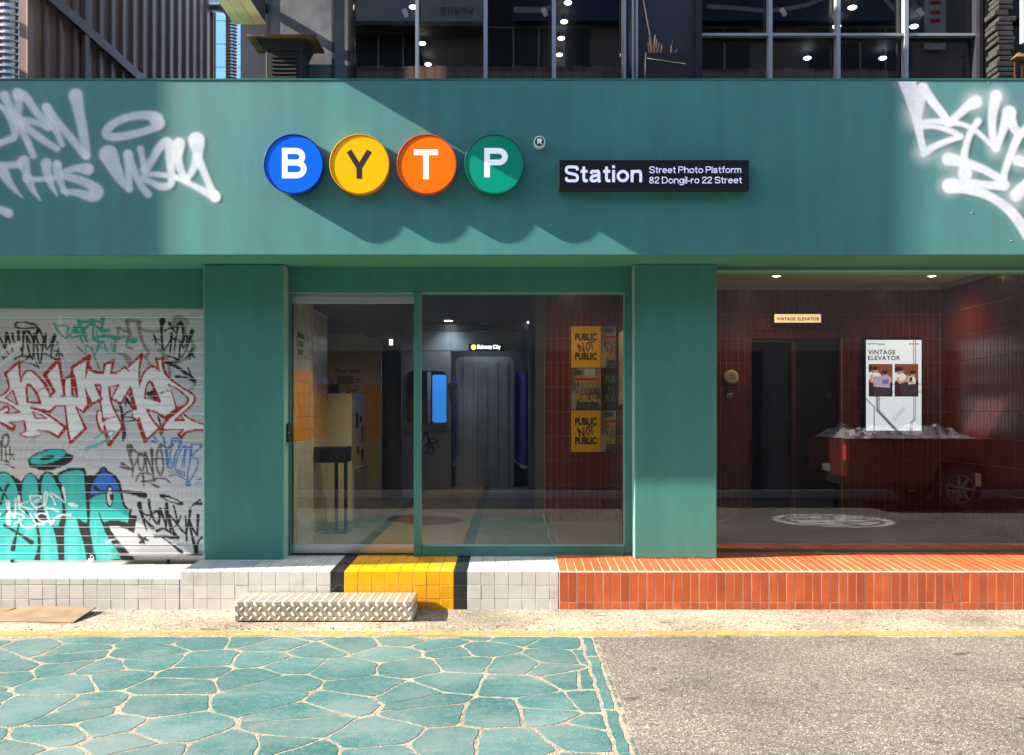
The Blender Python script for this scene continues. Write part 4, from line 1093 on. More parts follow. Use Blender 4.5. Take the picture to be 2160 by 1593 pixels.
R_ = [ (C_,[(-100,740),(0,720),(80,680),(140,600),(125,480),(85,365)],[22,22,26,28,28,34]), (C_,[(85,365),(310,170)],[36,34],0), (C_,[(310,170),(315,330),(332,500)],[36,28,12]), (C_,[(332,500),(370,390),(430,325),(510,325),(600,400),(720,530)],[12,22,28,26,24,34]),
 (C_,[(715,520),(770,630)],[44,34],0), (C_,[(770,630),(800,720)],[16,14],0), (C_,[(800,730),(870,650)],[34,36],0), (C_,[(870,650),(715,385)],[36,50],0), (C_,[(715,385),(945,140)],[50,46],0), (C_,[(940,140),(980,380),(1015,600),(1035,720)],[46,34,30,26]),
 (C_,[(970,730),(1040,720)],[10,26],0), (C_,[(1025,700),(1028,560),(1035,450)],[24,24,34]), (C_,[(1035,450),(1150,390)],[26,40],0), (C_,[(1150,385),(1155,260)],[40,36],0), (C_,[(1155,262),(1430,90)],[36,56],0), (C_,[(1425,90),(1395,280),(1368,440)],[56,36,10]),
 (C_,[(1150,390),(1160,720),(1240,725)],[38,30,28],0), (C_,[(1170,400),(1205,560),(1235,725)],[50,46,26]), (C_,[(1420,265),(1490,325),(1640,355)],[60,40,26]),
 (C_,[(600,665),(650,620),(720,585)],[14,12,12]), (C_,[(440,815),(430,700),(425,600),(460,545),(520,590),(590,690),(620,770),(645,835)],[28,26,28,34,30,34,30,26]), (C_,[(440,822),(650,835)],[26,30],0),
 (C_,[(200,635),(85,760)],[16,18],0), (C_,[(85,760),(285,862)],[16,14],0), (C_,[(205,640),(285,862)],[24,16],0), (C_,[(0,810),(120,850),(230,920),(320,980)],[20,18,16,18]), (C_,[(320,982),(190,1000),(65,1000)],[18,16,14]),
 (C_,[(-40,980),(40,930),(100,895),(140,920),(130,980),(70,1000)],[22,24,28,22,18,14]), (C_,[(500,918),(650,945),(800,980)],[22,30,36]), (C_,[(800,980),(890,888),(1040,888)],[34,22,18],0), (C_,[(1040,888),(1065,1100),(1090,1300),(1130,1475)],[20,26,28,34]),
 (C_,[(510,920),(700,985),(880,1100),(1050,1230)],[14,26,30,40]), (C_,[(1050,1235),(930,1385)],[46,36],0), (C_,[(930,1380),(780,1300),(600,1272)],[36,26,18]), (C_,[(525,990),(575,1090),(750,1085)],[18,18,16],0), (C_,[(750,1085),(640,1020),(525,990)],[16,16,14]),
 (C_,[(150,1150),(385,1130)],[20,24],0), (C_,[(385,1130),(415,1280)],[30,22],0), (C_,[(415,1280),(330,1335),(400,1370),(500,1380),(640,1355)],[18,20,22,22,18]), (C_,[(150,1150),(230,1195),(215,1250),(185,1262),(100,1200),(0,1150),(-80,1120)],[18,30,44,50,36,28,24]),
 (C_,[(1130,1475),(1370,1245)],[40,36],0), (C_,[(1370,1245),(1300,1090),(1215,908)],[40,24,14]), (C_,[(1215,908),(1340,985)],[14,30],0), (C_,[(1340,980),(1400,900),(1500,840),(1635,770)],[30,50,34,26]), (C_,[(1368,610),(1400,750),(1420,870)],[14,30,40]), (C_,[(1375,640),(1420,740),(1470,850)],[10,22,26]),
 (C_,[(1520,545),(1580,660),(1630,775)],[16,36,20]), (C_,[(1525,545),(1615,560),(1605,700)],[16,20,26],0), (C_,[(1600,790),(1615,900),(1640,1040)],[24,22,14]), (C_,[(1620,965),(1560,965),(1550,1080),(1570,1180),(1620,1290),(1680,1300)],[18,22,24,28,36,60]), (C_,[(1650,1110),(1745,1080)],[30,12],0), (C_,[(1650,1080),(1660,1120)],[30,40],0),
 (D_,[(0,325),(130,360)],[22,26],0), (D_,[(130,358),(160,215),(300,160)],[26,34,40],0), (D_,[(300,155),(255,365)],[40,18],0), (D_,[(255,362),(370,335),(480,255)],[22,22,24]), (D_,[(480,255),(540,320)],[34,16],0), (D_,[(545,250),(750,60)],[20,36],0), (D_,[(755,65),(715,300),(717,545)],[40,24,18]),
 (D_,[(717,545),(780,360),(880,260),(960,255),(1030,325)],[16,26,30,30,12]), (D_,[(985,130),(1030,325)],[40,12],0), (D_,[(970,130),(1100,120)],[20,24],0), (D_,[(1090,110),(1095,230),(1130,350),(1220,460),(1400,590),(1560,690),(1600,760),(1560,860),(1400,1010),(1280,1110)],[44,40,34,26,24,26,28,26,20,18]),
 (D_,[(1175,545),(1300,600),(1430,700),(1490,770),(1460,850),(1330,940)],[14,22,26,28,30,44]), (D_,[(1330,935),(1200,1040),(1120,1070)],[70,60,44]), (D_,[(1120,1075),(980,990),(830,940)],[40,26,22]), (D_,[(830,940),(920,1100),(1035,1240)],[24,24,30]), (D_,[(1035,1240),(815,1440)],[36,30],0), (D_,[(810,1440),(740,1250),(690,1090)],[60,50,56]),
 (D_,[(690,1090),(620,1060),(595,1000),(610,950),(655,940)],[50,20,16,20,26]), (D_,[(640,930),(600,760),(572,580)],[60,46,24]), (D_,[(572,580),(430,840)],[22,24],0), (D_,[(430,838),(255,765)],[22,20],0), (D_,[(230,575),(375,555)],[16,18],0), (D_,[(230,575),(250,760),(300,920),(380,1080),(450,1215)],[24,28,22,26,30]), (D_,[(375,555),(265,765)],[26,16],0),
 (D_,[(450,1215),(240,1500)],[36,46],0), (D_,[(235,1500),(190,1350),(150,1200)],[66,50,26]), (D_,[(140,1105),(340,1050)],[14,12],0), (D_,[(120,1080),(140,1120)],[30,40],0), (D_,[(800,765),(815,620),(850,520),(885,495),(920,540),(980,680),(1040,810)],[22,22,24,34,34,40,26]), (D_,[(800,765),(920,780),(1040,812)],[16,18,26]),
 (D_,[(1010,695),(1110,660),(1215,632)],[12,11,11]), (D_,[(1215,632),(1260,760),(1310,930)],[12,14,30]), (D_,[(1075,1270),(1100,1180),(1200,1060)],[44,34,40]), (D_,[(1075,1275),(1250,1262),(1420,1268)],[26,22,20]), (D_,[(1420,1268),(1340,1335),(1385,1385)],[18,36,50],0), (D_,[(1385,1385),(1460,1310),(1600,1275),(1745,1272)],[44,30,30,34]),
 (D_,[(1405,1000),(1520,1090),(1640,1140),(1745,1170)],[26,22,24,26]), (D_,[(1280,1115),(1375,1025),(1430,1110),(1280,1115)],[14,18,18,14],0), (D_,[(1375,1025),(1420,1000),(1440,1040)],[20,18,14]) ]
for q in R_:
    s(q[0], q[1], [w_*1.22+3 for w_ in q[2]], RED, 1.0, 0.7, len(q) == 3)
cv.fill(D_([(600,980),(630,945),(690,960),(705,1060),(680,1095),(620,1060)]), WHT)
s(D_, [(0,1400),(120,1330),(260,1285),(320,1300),(260,1370),(140,1450),(0,1530)], [40,26,28,30,26,30,60], (0.05,0.46,0.43), .9); s(E_, [(1380,0),(1240,40),(1100,100)], [20,26,60], (0.05,0.46,0.43), .9)
# --- brown tag and small scribbles
s(E_, [(-60,60),(0,10),(20,120),(20,250)], [24,28,28,20], BRN, .9); s(E_, [(90,-70),(40,-60),(30,60),(90,70),(110,-40),(90,-90)], [30,34,26,26,30,34], BRN, .9); s(E_, [(70,60),(80,260)], 20, BRN, .9); s(E_, [(125,90),(130,240)], [24,14], BRN); s(E_, [(60,170),(180,170)], 10, BRN); s(E_, [(140,170),(180,245)], 14, BRN)
s(E_, [(-60,240),(40,250),(120,270)], [12,16,20], BRN); s(E_, [(-60,290),(80,300),(180,345)], [8,12,26], BRN)
s(G_, [(440,80),(450,200),(480,330),(480,450)], [90,44,34,20], BRN, .85); s(G_, [(440,80),(520,140),(600,190)], [70,34,26], BRN, .8); s(G_, [(480,350),(530,260),(560,170),(610,170),(630,260),(600,380),(560,330),(545,230)], [20,26,34,30,30,26,26,30], BRN, .85)
s(G_, [(640,150),(650,300),(670,410)], [36,24,18], BRN); s(G_, [(640,160),(700,300),(745,430)], [36,24,26], BRN); s(G_, [(720,110),(730,260),(740,400)], [46,28,22], BRN)
s(G_, [(840,50),(790,150),(780,300),(830,440),(870,330),(850,160),(830,70)], [50,34,30,34,30,30,40], BRN, .85); s(G_, [(720,250),(800,225),(890,235)], [20,22,16], BRN); s(G_, [(990,50),(900,120)], [40,16], BRN); s(G_, [(850,60),(940,110)], [24,14], BRN)
s(G_, [(345,285),(420,330),(480,365)], [40,18,12], BRN); s(G_, [(330,330),(420,355),(490,380)], [40,20,14], BRN); s(G_, [(520,520),(560,430),(640,410),(730,440),(760,500)], [20,26,26,26,40], BRN, .85); s(G_, [(610,420),(625,580)], [30,14], BRN); s(G_, [(600,515),(760,500)], [26,24], BRN); s(G_, [(760,480),(880,480),(970,540)], [26,26,14], BRN); s(G_, [(690,530),(800,585)], [14,40], BRN)
s(G_, [(940,400),(1040,400),(1130,440)], [20,26,30], BRN, .8); s(G_, [(910,140),(930,350)], [44,20], BRN, .8)
# --- blue tag
for p,w in (([(880,-20),(900,150),(910,330)],[26,18,16]),([(980,0),(960,150),(940,300),(980,350),(1010,200),(1080,20),(1000,0)],[22,18,20,20,18,22,20]),([(1020,330),(1060,180),(1110,90),(1150,80),(1100,330)],[18,20,22,26,16]),([(1130,330),(1160,120),(1210,100),(1200,300)],[18,22,22,16]),
            ([(1230,40),(1220,200),(1180,400),(1175,540)],[26,20,20,26]),([(1230,50),(1360,60),(1290,130),(1240,200),(1310,250),(1280,380),(1200,520)],[24,24,22,20,20,20,20]),([(950,440),(1040,430),(1100,460),(1160,500)],[26,22,18,16]),([(1020,360),(1130,400),(1140,440)],[20,20,24]),
            ([(1170,545),(1195,550)],[56,56]),([(1280,500),(1345,485)],[14,28]),([(1265,545),(1350,535)],[16,22]),([(720,0),(790,10)],[26,14]),([(950,150),(980,330)],[16,16]),([(1040,120),(1000,330)],[16,14])):
    s(G_, p, w, BLU, .95)
s(D_, [(950,1390),(1020,1440)], [36,12], BLU); s(D_, [(905,1445),(980,1450)], [30,12], BLU); s(D_, [(1100,1390),(1120,1500),(1130,1590)], [40,24,20], BLU); s(D_, [(1230,1590),(1240,1410),(1390,1450),(1340,1590)], [20,26,22,20], BLU)
# --- turquoise bubble letters
bb = E_([(-400,420),(-100,390),(60,385),(160,440),(230,480),(270,520),(290,480),(340,420),(400,405),(460,450),(490,490),(520,430),(590,385),(650,400),(710,440),(760,390),(870,350),(1000,345),(1080,365),(1095,440),(1150,435),(1190,440),(1270,370),(1310,340)]) + \
     G_([(150,360),(190,400),(270,440),(330,530),(345,640),(370,790),(430,865),(475,860),(460,940),(540,955),(500,1170),(380,1110),(260,1080),(180,1095),(300,1270),(420,1400),(520,1515),(300,1525)]) + E_([(1200,1530),(-400,1535)])
cv.fill(bb, K)
f(G_, [(185,1100),(260,1085),(360,1110),(500,1175),(560,1300),(560,1500),(520,1510),(420,1400),(300,1270)], (0.66,0.65,0.63), .7)
def tealblob(p):
    cv.fill(p, TEAL, 1.0, True)
tealblob(E_([(-400,450),(-60,425),(60,412),(130,450),(190,540),(225,650),(240,760),(300,850),(400,960),(460,1080),(488,1250),(470,1400),(430,1490),(380,1522),(-400,1530)]))
tealblob(E_([(275,700),(285,560),(330,455),(390,432),(450,470),(478,560),(482,700),(478,860),(450,990),(380,960),(310,860)]))
tealblob(E_([(525,640),(530,530),(560,440),(610,412),(670,460),(720,560),(765,650),(788,800),(785,960),(760,1055),(720,1083),(650,1060),(590,960),(550,860)]))
tealblob(E_([(470,1060),(560,1040),(650,1072),(700,1200),(730,1380),(738,1500),(720,1522),(530,1525),(512,1480),(515,1250),(495,1130)]))
tealblob(E_([(735,450),(780,420),(850,392),(960,376),(1050,390),(1072,470),(1088,640),(1100,800),(1105,980),(1085,1038),(975,985),(1010,1140),(1065,1320),(1092,1480),(1080,1520),(830,1522),(818,1480),(815,1150),(840,980),(820,800),(790,650),(760,540)]))
cv.fill(E_([(1140,745),(1200,700),(1330,660)]) + G_([(200,650),(330,662),(350,760),(385,850),(438,890),(420,1040),(300,1008),(180,1010),(112,1042),(170,1160),(250,1280),(335,1430),(318,1495),(20,1522)]) + E_([(1222,1500),(1170,1280),(1135,1090),(1143,900)]), TEAL)
# lighter bands inside the fill
for T,x0,x1,y0,y1,c in ((E_,860,960,430,920,(0.07,0.56,0.50)),(E_,840,1000,1050,1500,(0.13,0.60,0.55)),(E_,540,640,1150,1480,(0.12,0.60,0.55)),(E_,1180,1230,1050,1400,(0.14,0.62,0.57)),(G_,20,250,1320,1480,(0.12,0.60,0.56)),(E_,60,200,1250,1460,(0.10,0.58,0.53)),(E_,300,440,1080,1180,(0.14,0.6,0.55))):
    s(T, [((x0+x1)/2,y0),((x0+x1)/2,y1)], (x1-x0)*.8, c, .55, 5)
s(E_, [(730,450),(850,370),(1000,360),(1070,380),(1095,600),(1120,950)], [20,26,26,30,30,30], K); s(E_, [(760,530),(800,700),(805,900),(760,1070)], [26,26,30,26], K)
s(G_, [(55,910),(80,1000),(115,1060),(170,1180),(250,1290),(330,1410)], [12,18,34,46,50,46], K)
# cap, eye and bill
CAP=(0.015,0.16,0.60)
f(E_, [(1132,695),(1145,600),(1180,500),(1240,425),(1300,395)], CAP)
cv.fill(E_([(1132,700),(1145,590),(1180,500),(1240,425),(1300,395)])+G_([(140,392),(210,420),(275,495),(312,570),(325,645),(150,655),(60,672),(0,690)]), CAP)
cv.ell(*G_([(105,378)])[0], 6.5, 5.5, CAP); s(G_, [(70,390),(75,355),(110,340),(145,360),(150,390)], 22, K)
s(E_, [(1132,700),(1145,590),(1180,500),(1240,425),(1300,392)], 26, K); s(G_, [(140,390),(210,420),(275,495),(312,570),(335,645),(360,780),(400,860)], 26, K); s(E_, [(1120,720),(1200,690),(1340,655)], [26,22,20], K)
cv.ell(*G_([(188,705)])[0], 8.6, 23.5, K); cv.ell(*G_([(190,705)])[0], 5.6, 18.5, (0.72,0.71,0.66)); cv.ell(*G_([(212,712)])[0], 3.4, 7.5, K); s(G_, [(150,665),(200,685)], 8, K)
s(G_, [(0,590),(60,635),(200,640),(350,642),(500,665),(630,692)], [40,20,18,26,50,66], K); s(E_, [(1205,580),(1250,620),(1330,640)], [30,22,20], K)
# disc with its hole
cv.ell(*E_([(640,258)])[0], 47, 13.5, K, rot=-.20); cv.ell(*E_([(700,270)])[0], 41, 14, K, rot=-.30); cv.ell(*E_([(600,205)])[0], 42, 15.5, K, rot=-.24); cv.ell(*E_([(605,205)])[0], 38.5, 13.0, TEAL, rot=-.25); cv.ell(*E_([(600,217)])[0], 16, 5.2, K, rot=-.24)
# crosses over the first letter
s(E_, [(105,550),(50,660),(10,800)], [36,22,30], K); s(E_, [(-30,560),(50,670),(105,745)], [26,20,14], K); s(E_, [(60,1075),(160,1130),(260,1190),(400,1290)], [40,26,26,56], K); s(E_, [(270,990),(210,1180),(165,1370)], [26,26,56], K); s(E_, [(30,960),(100,880),(190,850)], [12,20,18], K); s(E_, [(250,850),(330,900),(400,970),(460,1060),(490,1200),(495,1350),(470,1480)], [14,24,26,28,30,34,44], K)
# white tag over the turquoise letters
V=(0.78,0.82,0.82)
for p,w in (([(100,780),(120,900),(180,970)],[60,36,26]),([(200,740),(195,870),(190,970)],[30,22,22]),([(240,710),(250,850),(310,910)],[40,22,20]),([(380,760),(260,810),(330,850),(410,880)],[16,20,20,22]),([(380,700),(400,790),(460,860)],[24,20,20]),([(380,700),(500,700),(520,730),(420,775),(560,770),(570,800),(470,850)],[20,20,22,18,20,24,24]),
            ([(560,770),(570,660),(600,670),(580,790),(560,830)],[20,24,20,20,16]),([(570,665),(650,700),(700,810)],[26,20,22]),([(650,660),(760,730),(830,780),(800,600)],[24,20,18,34]),([(580,860),(640,1050),(700,980),(780,945),(890,940)],[20,26,22,22,34]),([(590,850),(730,885)],[22,36]),
            ([(100,940),(110,1040)],[50,60]),([(120,930),(240,930),(300,970),(180,1060)],[22,22,20,20]),([(240,980),(290,1090),(450,1075),(380,930)],[20,24,24,24]),([(460,950),(520,920),(600,940)],[26,22,20]),([(440,930),(520,1020),(640,1020)],[20,20,26]),([(460,1050),(560,1060)],[18,26]),([(880,800),(930,800)],[36,34]),([(900,825),(970,825)],[26,36]),([(0,930),(-60,950)],[30,30])):
    s(E_, p, w, V, .9)
s(G_, [(150,1300),(200,1260),(270,1240)], [36,26,16], V, .8); s(G_, [(260,1325),(350,1330)], 40, (0.6,0.62,0.65), .55, 2)
# --- black tag lower right
for p,w in (([(565,800),(590,920),(620,1020),(655,1125)],[56,34,26,22]),([(570,880),(640,940),(710,950),(690,1010)],[30,24,20,14]),([(600,950),(660,1030),(735,1100)],[24,24,40]),([(685,750),(700,860),(740,980),(790,1050),(820,960),(790,890),(740,920)],[36,30,26,24,26,30,28]),([(830,870),(825,960),(820,1060)],[40,24,18]),([(830,880),(880,1000),(905,1100)],[36,26,22]),([(890,860),(910,1000),(905,1100)],[20,20,22]),
            ([(910,800),(930,960),(960,1140)],[40,28,20]),([(920,920),(1000,1000),(1050,1050),(1090,950)],[24,26,26,18]),([(1000,820),(1030,940),(1050,1040)],[22,22,20]),([(950,990),(990,1130),(1050,1230)],[22,26,34]),([(1050,1060),(960,1120)],[16,14]),([(1050,1060),(1100,1130),(1160,1180)],[22,24,26]),([(1150,950),(1160,1100),(1165,1270)],[18,24,26]),
            ([(1210,880),(1195,1000),(1160,1180)],[36,26,20]),([(1195,1000),(1240,1110),(1300,1200)],[30,26,26]),([(1310,950),(1305,1080),(1300,1200)],[40,28,24]),([(1200,1050),(1240,1230),(1290,1410)],[22,30,50]),([(1360,1220),(1310,1290),(1290,1410)],[26,24,40]),([(790,1140),(870,1115),(960,1160),(1060,1225)],[34,24,24,30]),([(760,1210),(900,1215),(1060,1235)],[36,28,26]),([(860,1225),(960,1300),(1100,1410)],[16,20,46]),
            ([(560,1205),(600,1240),(670,1260)],[40,30,24]),([(640,1230),(580,1290)],[26,36]),([(600,1240),(625,1300)],[26,26]),([(840,695),(920,705),(1040,750),(1110,800),(1000,785),(890,740),(845,700)],[36,24,18,26,16,16,30]),([(1240,810),(1330,755)],[10,34]),([(1200,850),(1270,810),(1350,795)],[8,16,30])):
    s(G_, p, w, K)
M_SHUT = attr_mat("shutter_slat", rough=0.5, metal_bare=0.6, rough_bare=0.42)
pitch_py = 18.45
top_py = 652.0
nsl = 29
xs_px = cv.X[0]; Xw = (xs_px-CX)*YS/F
cols = len(xs_px)
prof = [(0.00,0.0060),(0.030,0.0008),(0.09,0.0002),(0.22,-0.0004),(0.36,-0.0007),(0.50,-0.0008),(0.64,-0.0007),(0.78,-0.0004),(0.90,0.0),(0.935,-0.0016),(0.985,-0.0016),(1.0,0.0060)]
for k in range(nsl):
    ya = top_py+k*pitch_py; yb = ya+pitch_py
    V = np.empty((len(prof), cols, 3)); RG = np.empty((len(prof), cols, 4))
    for r_, (t, dy) in enumerate(prof):
        py = ya+(yb-ya)*(0.006+0.988*t)
        ri = min(cv.ny-1, max(0, int(round((py-cv.y0)/cv.st))))
        V[r_,:,0] = Xw; V[r_,:,1] = YS+dy; V[r_,:,2] = wz(py, YS)
        RG[r_,:,:3] = cv.C[ri]; RG[r_,:,3] = cv.A[ri]
        if 0.93 < t < 0.99:                 # lip at the foot of each slat: highlight blended into its colour
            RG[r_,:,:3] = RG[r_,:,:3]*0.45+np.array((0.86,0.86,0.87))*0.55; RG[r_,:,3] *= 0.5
    idx = np.arange(len(prof)*cols).reshape(len(prof), cols)
    q = np.stack([idx[:-1,:-1], idx[1:,:-1], idx[1:,1:], idx[:-1,1:]], -1).reshape(-1,4)
    me = bpy.data.meshes.new("slat")
    me.vertices.add(V.shape[0]*cols); me.vertices.foreach_set("co", V.reshape(-1))
    me.loops.add(len(q)*4); me.loops.foreach_set("vertex_index", q.ravel())
    me.polygons.add(len(q)); me.polygons.foreach_set("loop_start", np.arange(len(q))*4)
    me.update(calc_edges=True)
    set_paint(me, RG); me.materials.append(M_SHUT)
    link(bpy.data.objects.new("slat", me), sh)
zb = wz(top_py+nsl*pitch_py, YS)
box("backing", Xw[0], Xw[-1]+.004, YS+.013, YS+.03, zb, 2.30, M_BLACKM, sh)
box("bottom_bar", Xw[0], Xw[-1], YS-.006, YS+.012, 0.262, zb-.001, M_ALU, sh, bevel=0.002)
box("rubber_seal", Xw[0], Xw[-1], YS-.004, YS+.010, 0.2465, 0.2615, M_BLACK, sh)
for px in (27, 356):
    box("bump_stop", wx(px-3,YS), wx(px+3,YS), YS-.016, YS-.0065, wz(1186,YS), wz(1180,YS), M_BLACK, sh)
lkx = wx(194, 7.44)
lt_ = thing("shutter_padlock", (lkx, 7.45, 0.25), "small steel padlock at the foot of the graffiti shutter", "padlock")
box("body", lkx-.022, lkx+.022, 7.415, 7.44, 0.2465, 0.285, mat("padlock_steel",(0.7,0.7,0.7),rough=0.3,metal=0.6), lt_, bevel=0.004)
bm = bmesh.new()
prev = None
for t in np.linspace(0, math.pi, 9):
    p = Vector((lkx+.006+.014*math.cos(t), 7.428, 0.284+.026*math.sin(t)))
    if prev is not None: bm_cyl(bm, prev, p, 0.0035, n=8)
    prev = p
bobj("shackle", bm, M_ALU, lt_)
# ================================================================== interior: entrance hall
def struct(o): o["kind"] = "structure"; return o
M_DARK = mat("dark_ceiling", (0.028,0.027,0.034), rough=0.8, var=0.2)
M_SHELL = mat("hall_plaster", (0.10,0.10,0.11), rough=0.85, var=0.15)
M_IW = mat("cream_wall_tile", srgb(190,180,156), rough=0.2, objvar=0.05, var=0.06, vscale=5)
M_IO = mat("orange_wall_tile", srgb(226,148,10), rough=0.2, objvar=0.06, var=0.06, vscale=5)
M_IR = mat("brown_red_wall_tile", srgb(112,46,34), rough=0.26, objvar=0.09, var=0.07, vscale=6)
M_STEEL = mat("train_steel", (0.42,0.43,0.46), rough=0.34, metal=0.75, var=0.12, vscale=2)
M_STEELD = mat("train_steel_dark", (0.12,0.125,0.14), rough=0.4, metal=0.6, var=0.15, vscale=2)
def grid_mat(name, col, line, s=0.0988, w=0.03, rough=0.3):
    m = bpy.data.materials.new(name); m.use_nodes = True
    nt = m.node_tree; N = nt.nodes; L = nt.links; p = N["Principled BSDF"]; p.inputs["Roughness"].default_value = rough
    geo = N.new("ShaderNodeNewGeometry")
    b = N.new("ShaderNodeTexBrick"); b.offset = 0.0; b.inputs["Scale"].default_value = 1.0
    b.inputs["Brick Width"].default_value = s; b.inputs["Row Height"].default_value = s; b.inputs["Mortar Size"].default_value = s*w
    b.inputs["Color1"].default_value = col; b.inputs["Color2"].default_value = tuple(c*0.9 for c in col[:3])+(1,); b.inputs["Mortar"].default_value = line
    L.new(geo.outputs["Position"], b.inputs["Vector"]); L.new(b.outputs["Color"], p.inputs["Base Color"])
    return m
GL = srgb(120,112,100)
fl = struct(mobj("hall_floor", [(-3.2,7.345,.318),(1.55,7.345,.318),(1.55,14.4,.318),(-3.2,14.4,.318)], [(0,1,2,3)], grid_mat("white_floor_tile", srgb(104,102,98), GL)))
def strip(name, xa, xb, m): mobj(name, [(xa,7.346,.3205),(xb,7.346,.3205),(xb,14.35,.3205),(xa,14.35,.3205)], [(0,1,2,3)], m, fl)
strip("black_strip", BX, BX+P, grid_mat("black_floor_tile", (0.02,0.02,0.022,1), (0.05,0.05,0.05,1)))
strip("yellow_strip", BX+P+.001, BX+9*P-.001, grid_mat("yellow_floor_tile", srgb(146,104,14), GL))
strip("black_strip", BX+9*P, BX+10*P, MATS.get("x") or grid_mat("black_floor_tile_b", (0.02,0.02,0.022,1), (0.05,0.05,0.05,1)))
struct(box("hall_ceiling", -3.2, 1.55, 7.51, 14.4, 2.75, 2.83, M_DARK))
struct(box("hall_wall_rear", -3.2, 1.55, 14.30, 14.42, .30, 2.75, M_SHELL))
struct(box("hall_wall_outer", -3.3, -3.2, 7.7, 14.4, .25, 2.83, M_SHELL))
bh = thing("ceiling_bulkhead", (-1.5, 9.6, 2.4), "dark dropped bulkhead running along the hall ceiling on the left", "bulkhead")
box("casing", -1.86, -1.27, 7.52, 12.2, 2.417, 2.749, M_DARK, bh)
# tiled left wall, two lengths
def side_wall(name, X, y0, y1, label):
    w = struct(box(name, X-.10, X-.003, y0, y1, .318, 2.416, M_GROUT))
    n = int((y1-y0)/P)
    tiled(w, (X-.001, y0+.002, .318+.0), (0,1,0), (0,0,1), n, 21, P, P, .008, lambda i,j: M_IO if 9 <= j <= 14 else M_IW)
    return w
side_wall("hall_wall_near", -1.745, 7.47, 8.22, "")
side_wall("hall_wall_far", -1.862, 8.24, 9.45, "")
# tiled wall at the back left
bw = struct(box("hall_wall_tiled", -3.2, wx(803,12.4), 12.403, 12.5, .318, 2.749, M_GROUT))
tiled(bw, (wx(803,12.4)-9*P, 12.40, .318), (1,0,0), (0,0,1), 9, 22, P, P, .008, lambda i,j: M_IO if 8 <= j <= 14 else M_IW)
box("header_band", -3.2, wx(803,12.4), 12.395, 12.409, .318+22*P, 2.748, mat("navy_band",(0.015,0.016,0.035),rough=.5), bw)
struct(box("hall_wall_doorway", wx(818,12.4), wx(846,12.4), 12.41, 12.5, .318, 2.749, M_SHELL))
# notices on the near wall
M_PAPER = mat("paper_white", (0.62,0.60,0.55), rough=0.7)
M_INK = mat("print_ink", (0.02,0.02,0.025), rough=0.7)
nt_ = thing("wall_notice", (-1.745, 7.6, 1.9), "small paper notice with black heading on the cream tiled wall", "notice")
def on_left(name, X, y0, y1, z0, z1, m, parent): return box(name, X+.0012, X+.003, y0, y1, z0, z1, m, parent)
on_left("sheet", -1.745, 7.60, 7.83, wz(754,7.75), wz(716,7.75)+.0, M_PAPER, nt_)
box("heading", -1.7418, -1.7405, 7.60, 7.83, wz(714,7.75), wz(704,7.75), M_INK, nt_)
for r_ in range(2):
    for c_ in range(3):
        box("pictogram", -1.7418, -1.7405, 7.625+.065*c_, 7.665+.065*c_, wz(750-18*r_,7.75), wz(738-18*r_,7.75), M_INK, nt_)
# ticket kiosk
kx0, kx1, ky0, kz1 = wx(686,9.6), wx(742,9.6), 9.6, wz(830,9.6)
kk = thing("ticket_kiosk", ((kx0+kx1)/2, 9.9, .318), "tall cream ticket kiosk standing on the hall floor", "kiosk")
M_KIOSK = mat("kiosk_enamel", srgb(196,184,150), rough=0.35, var=0.04)
box("cabinet", kx0, kx1, ky0, 10.47, .3185, kz1, M_KIOSK, kk, bevel=0.006)
for i,(yy,z0,z1,c) in enumerate(((9.85,1.28,1.44,M_INK),(10.1,1.34,1.40,M_INK),(10.2,1.12,1.30,mat("grey_panel",(0.10,0.11,0.13),rough=.4)),(9.9,1.0,1.08,M_INK),(10.2,.92,1.04,M_INK))):
    box("slot", kx1+.0005, kx1+.008, yy, yy+.12, z0, z1, c, kk)
box("machine_base", kx1+.0005, kx1+.02, 9.62, 10.46, .32, .86, mat("kiosk_grey",(0.30,0.29,0.30),rough=.4), kk)
cb = thing("camera_box", (-1.86, 9.75, kz1), "small black box on top of the cream ticket kiosk", "box")
box("case", wx(693,9.7), wx(714,9.7), 9.68, 9.82, kz1+.0005, wz(811,9.7), M_BLACK, cb, bevel=.005)
cyl("lens", (wx(700,9.7),9.75,wz(811,9.7)), (wx(700,9.7),9.75,wz(797,9.7)), .014, mat("clear_blue",(0.3,0.35,0.6),rough=.2), cb)
fb = thing("flower_bunch", (-1.72, 9.8, kz1), "small pale bunch of dried flowers on top of the kiosk", "flowers")
bm = bmesh.new()
for i in range(60):
    a, b_ = random.uniform(0,6.28), random.uniform(0,1.4)
    c = Vector((-1.715+.05*math.cos(a)*math.sin(b_), 9.8+.05*math.sin(a)*math.sin(b_), kz1+.03+.07*math.cos(b_)))
    bmesh.ops.create_icosphere(bm, subdivisions=1, radius=.012, matrix=Matrix.Translation(c))
bobj("bloom", bm, mat("dried_petal", srgb(150,126,124), rough=.8, var=.3, vscale=40), fb)
cyl("stem", (-1.715,9.8,kz1+.0005), (-1.715,9.8,kz1+.045), .01, mat("stem_dark",(0.03,0.04,0.03)), fb, n=8)
# black stand
stn = thing("black_stand", (-1.70, 8.7, .318), "black box stand on two thin legs in front of the kiosk", "stand")
box("tray", wx(664,8.7), wx(730,8.7), 8.66, 9.0, wz(976,8.7), wz(943,8.7), M_BLACK, stn, bevel=.004)
for px in (703, 723):
    box("leg", wx(px,8.7), wx(px+6.5,8.7), 8.76, 8.79, .3185, wz(976,8.7)-.0005, M_BLACK, stn)
box("foot", wx(676,8.7), wx(731,8.7), 8.68, 8.98, .3182, .326, M_BLACK, stn)
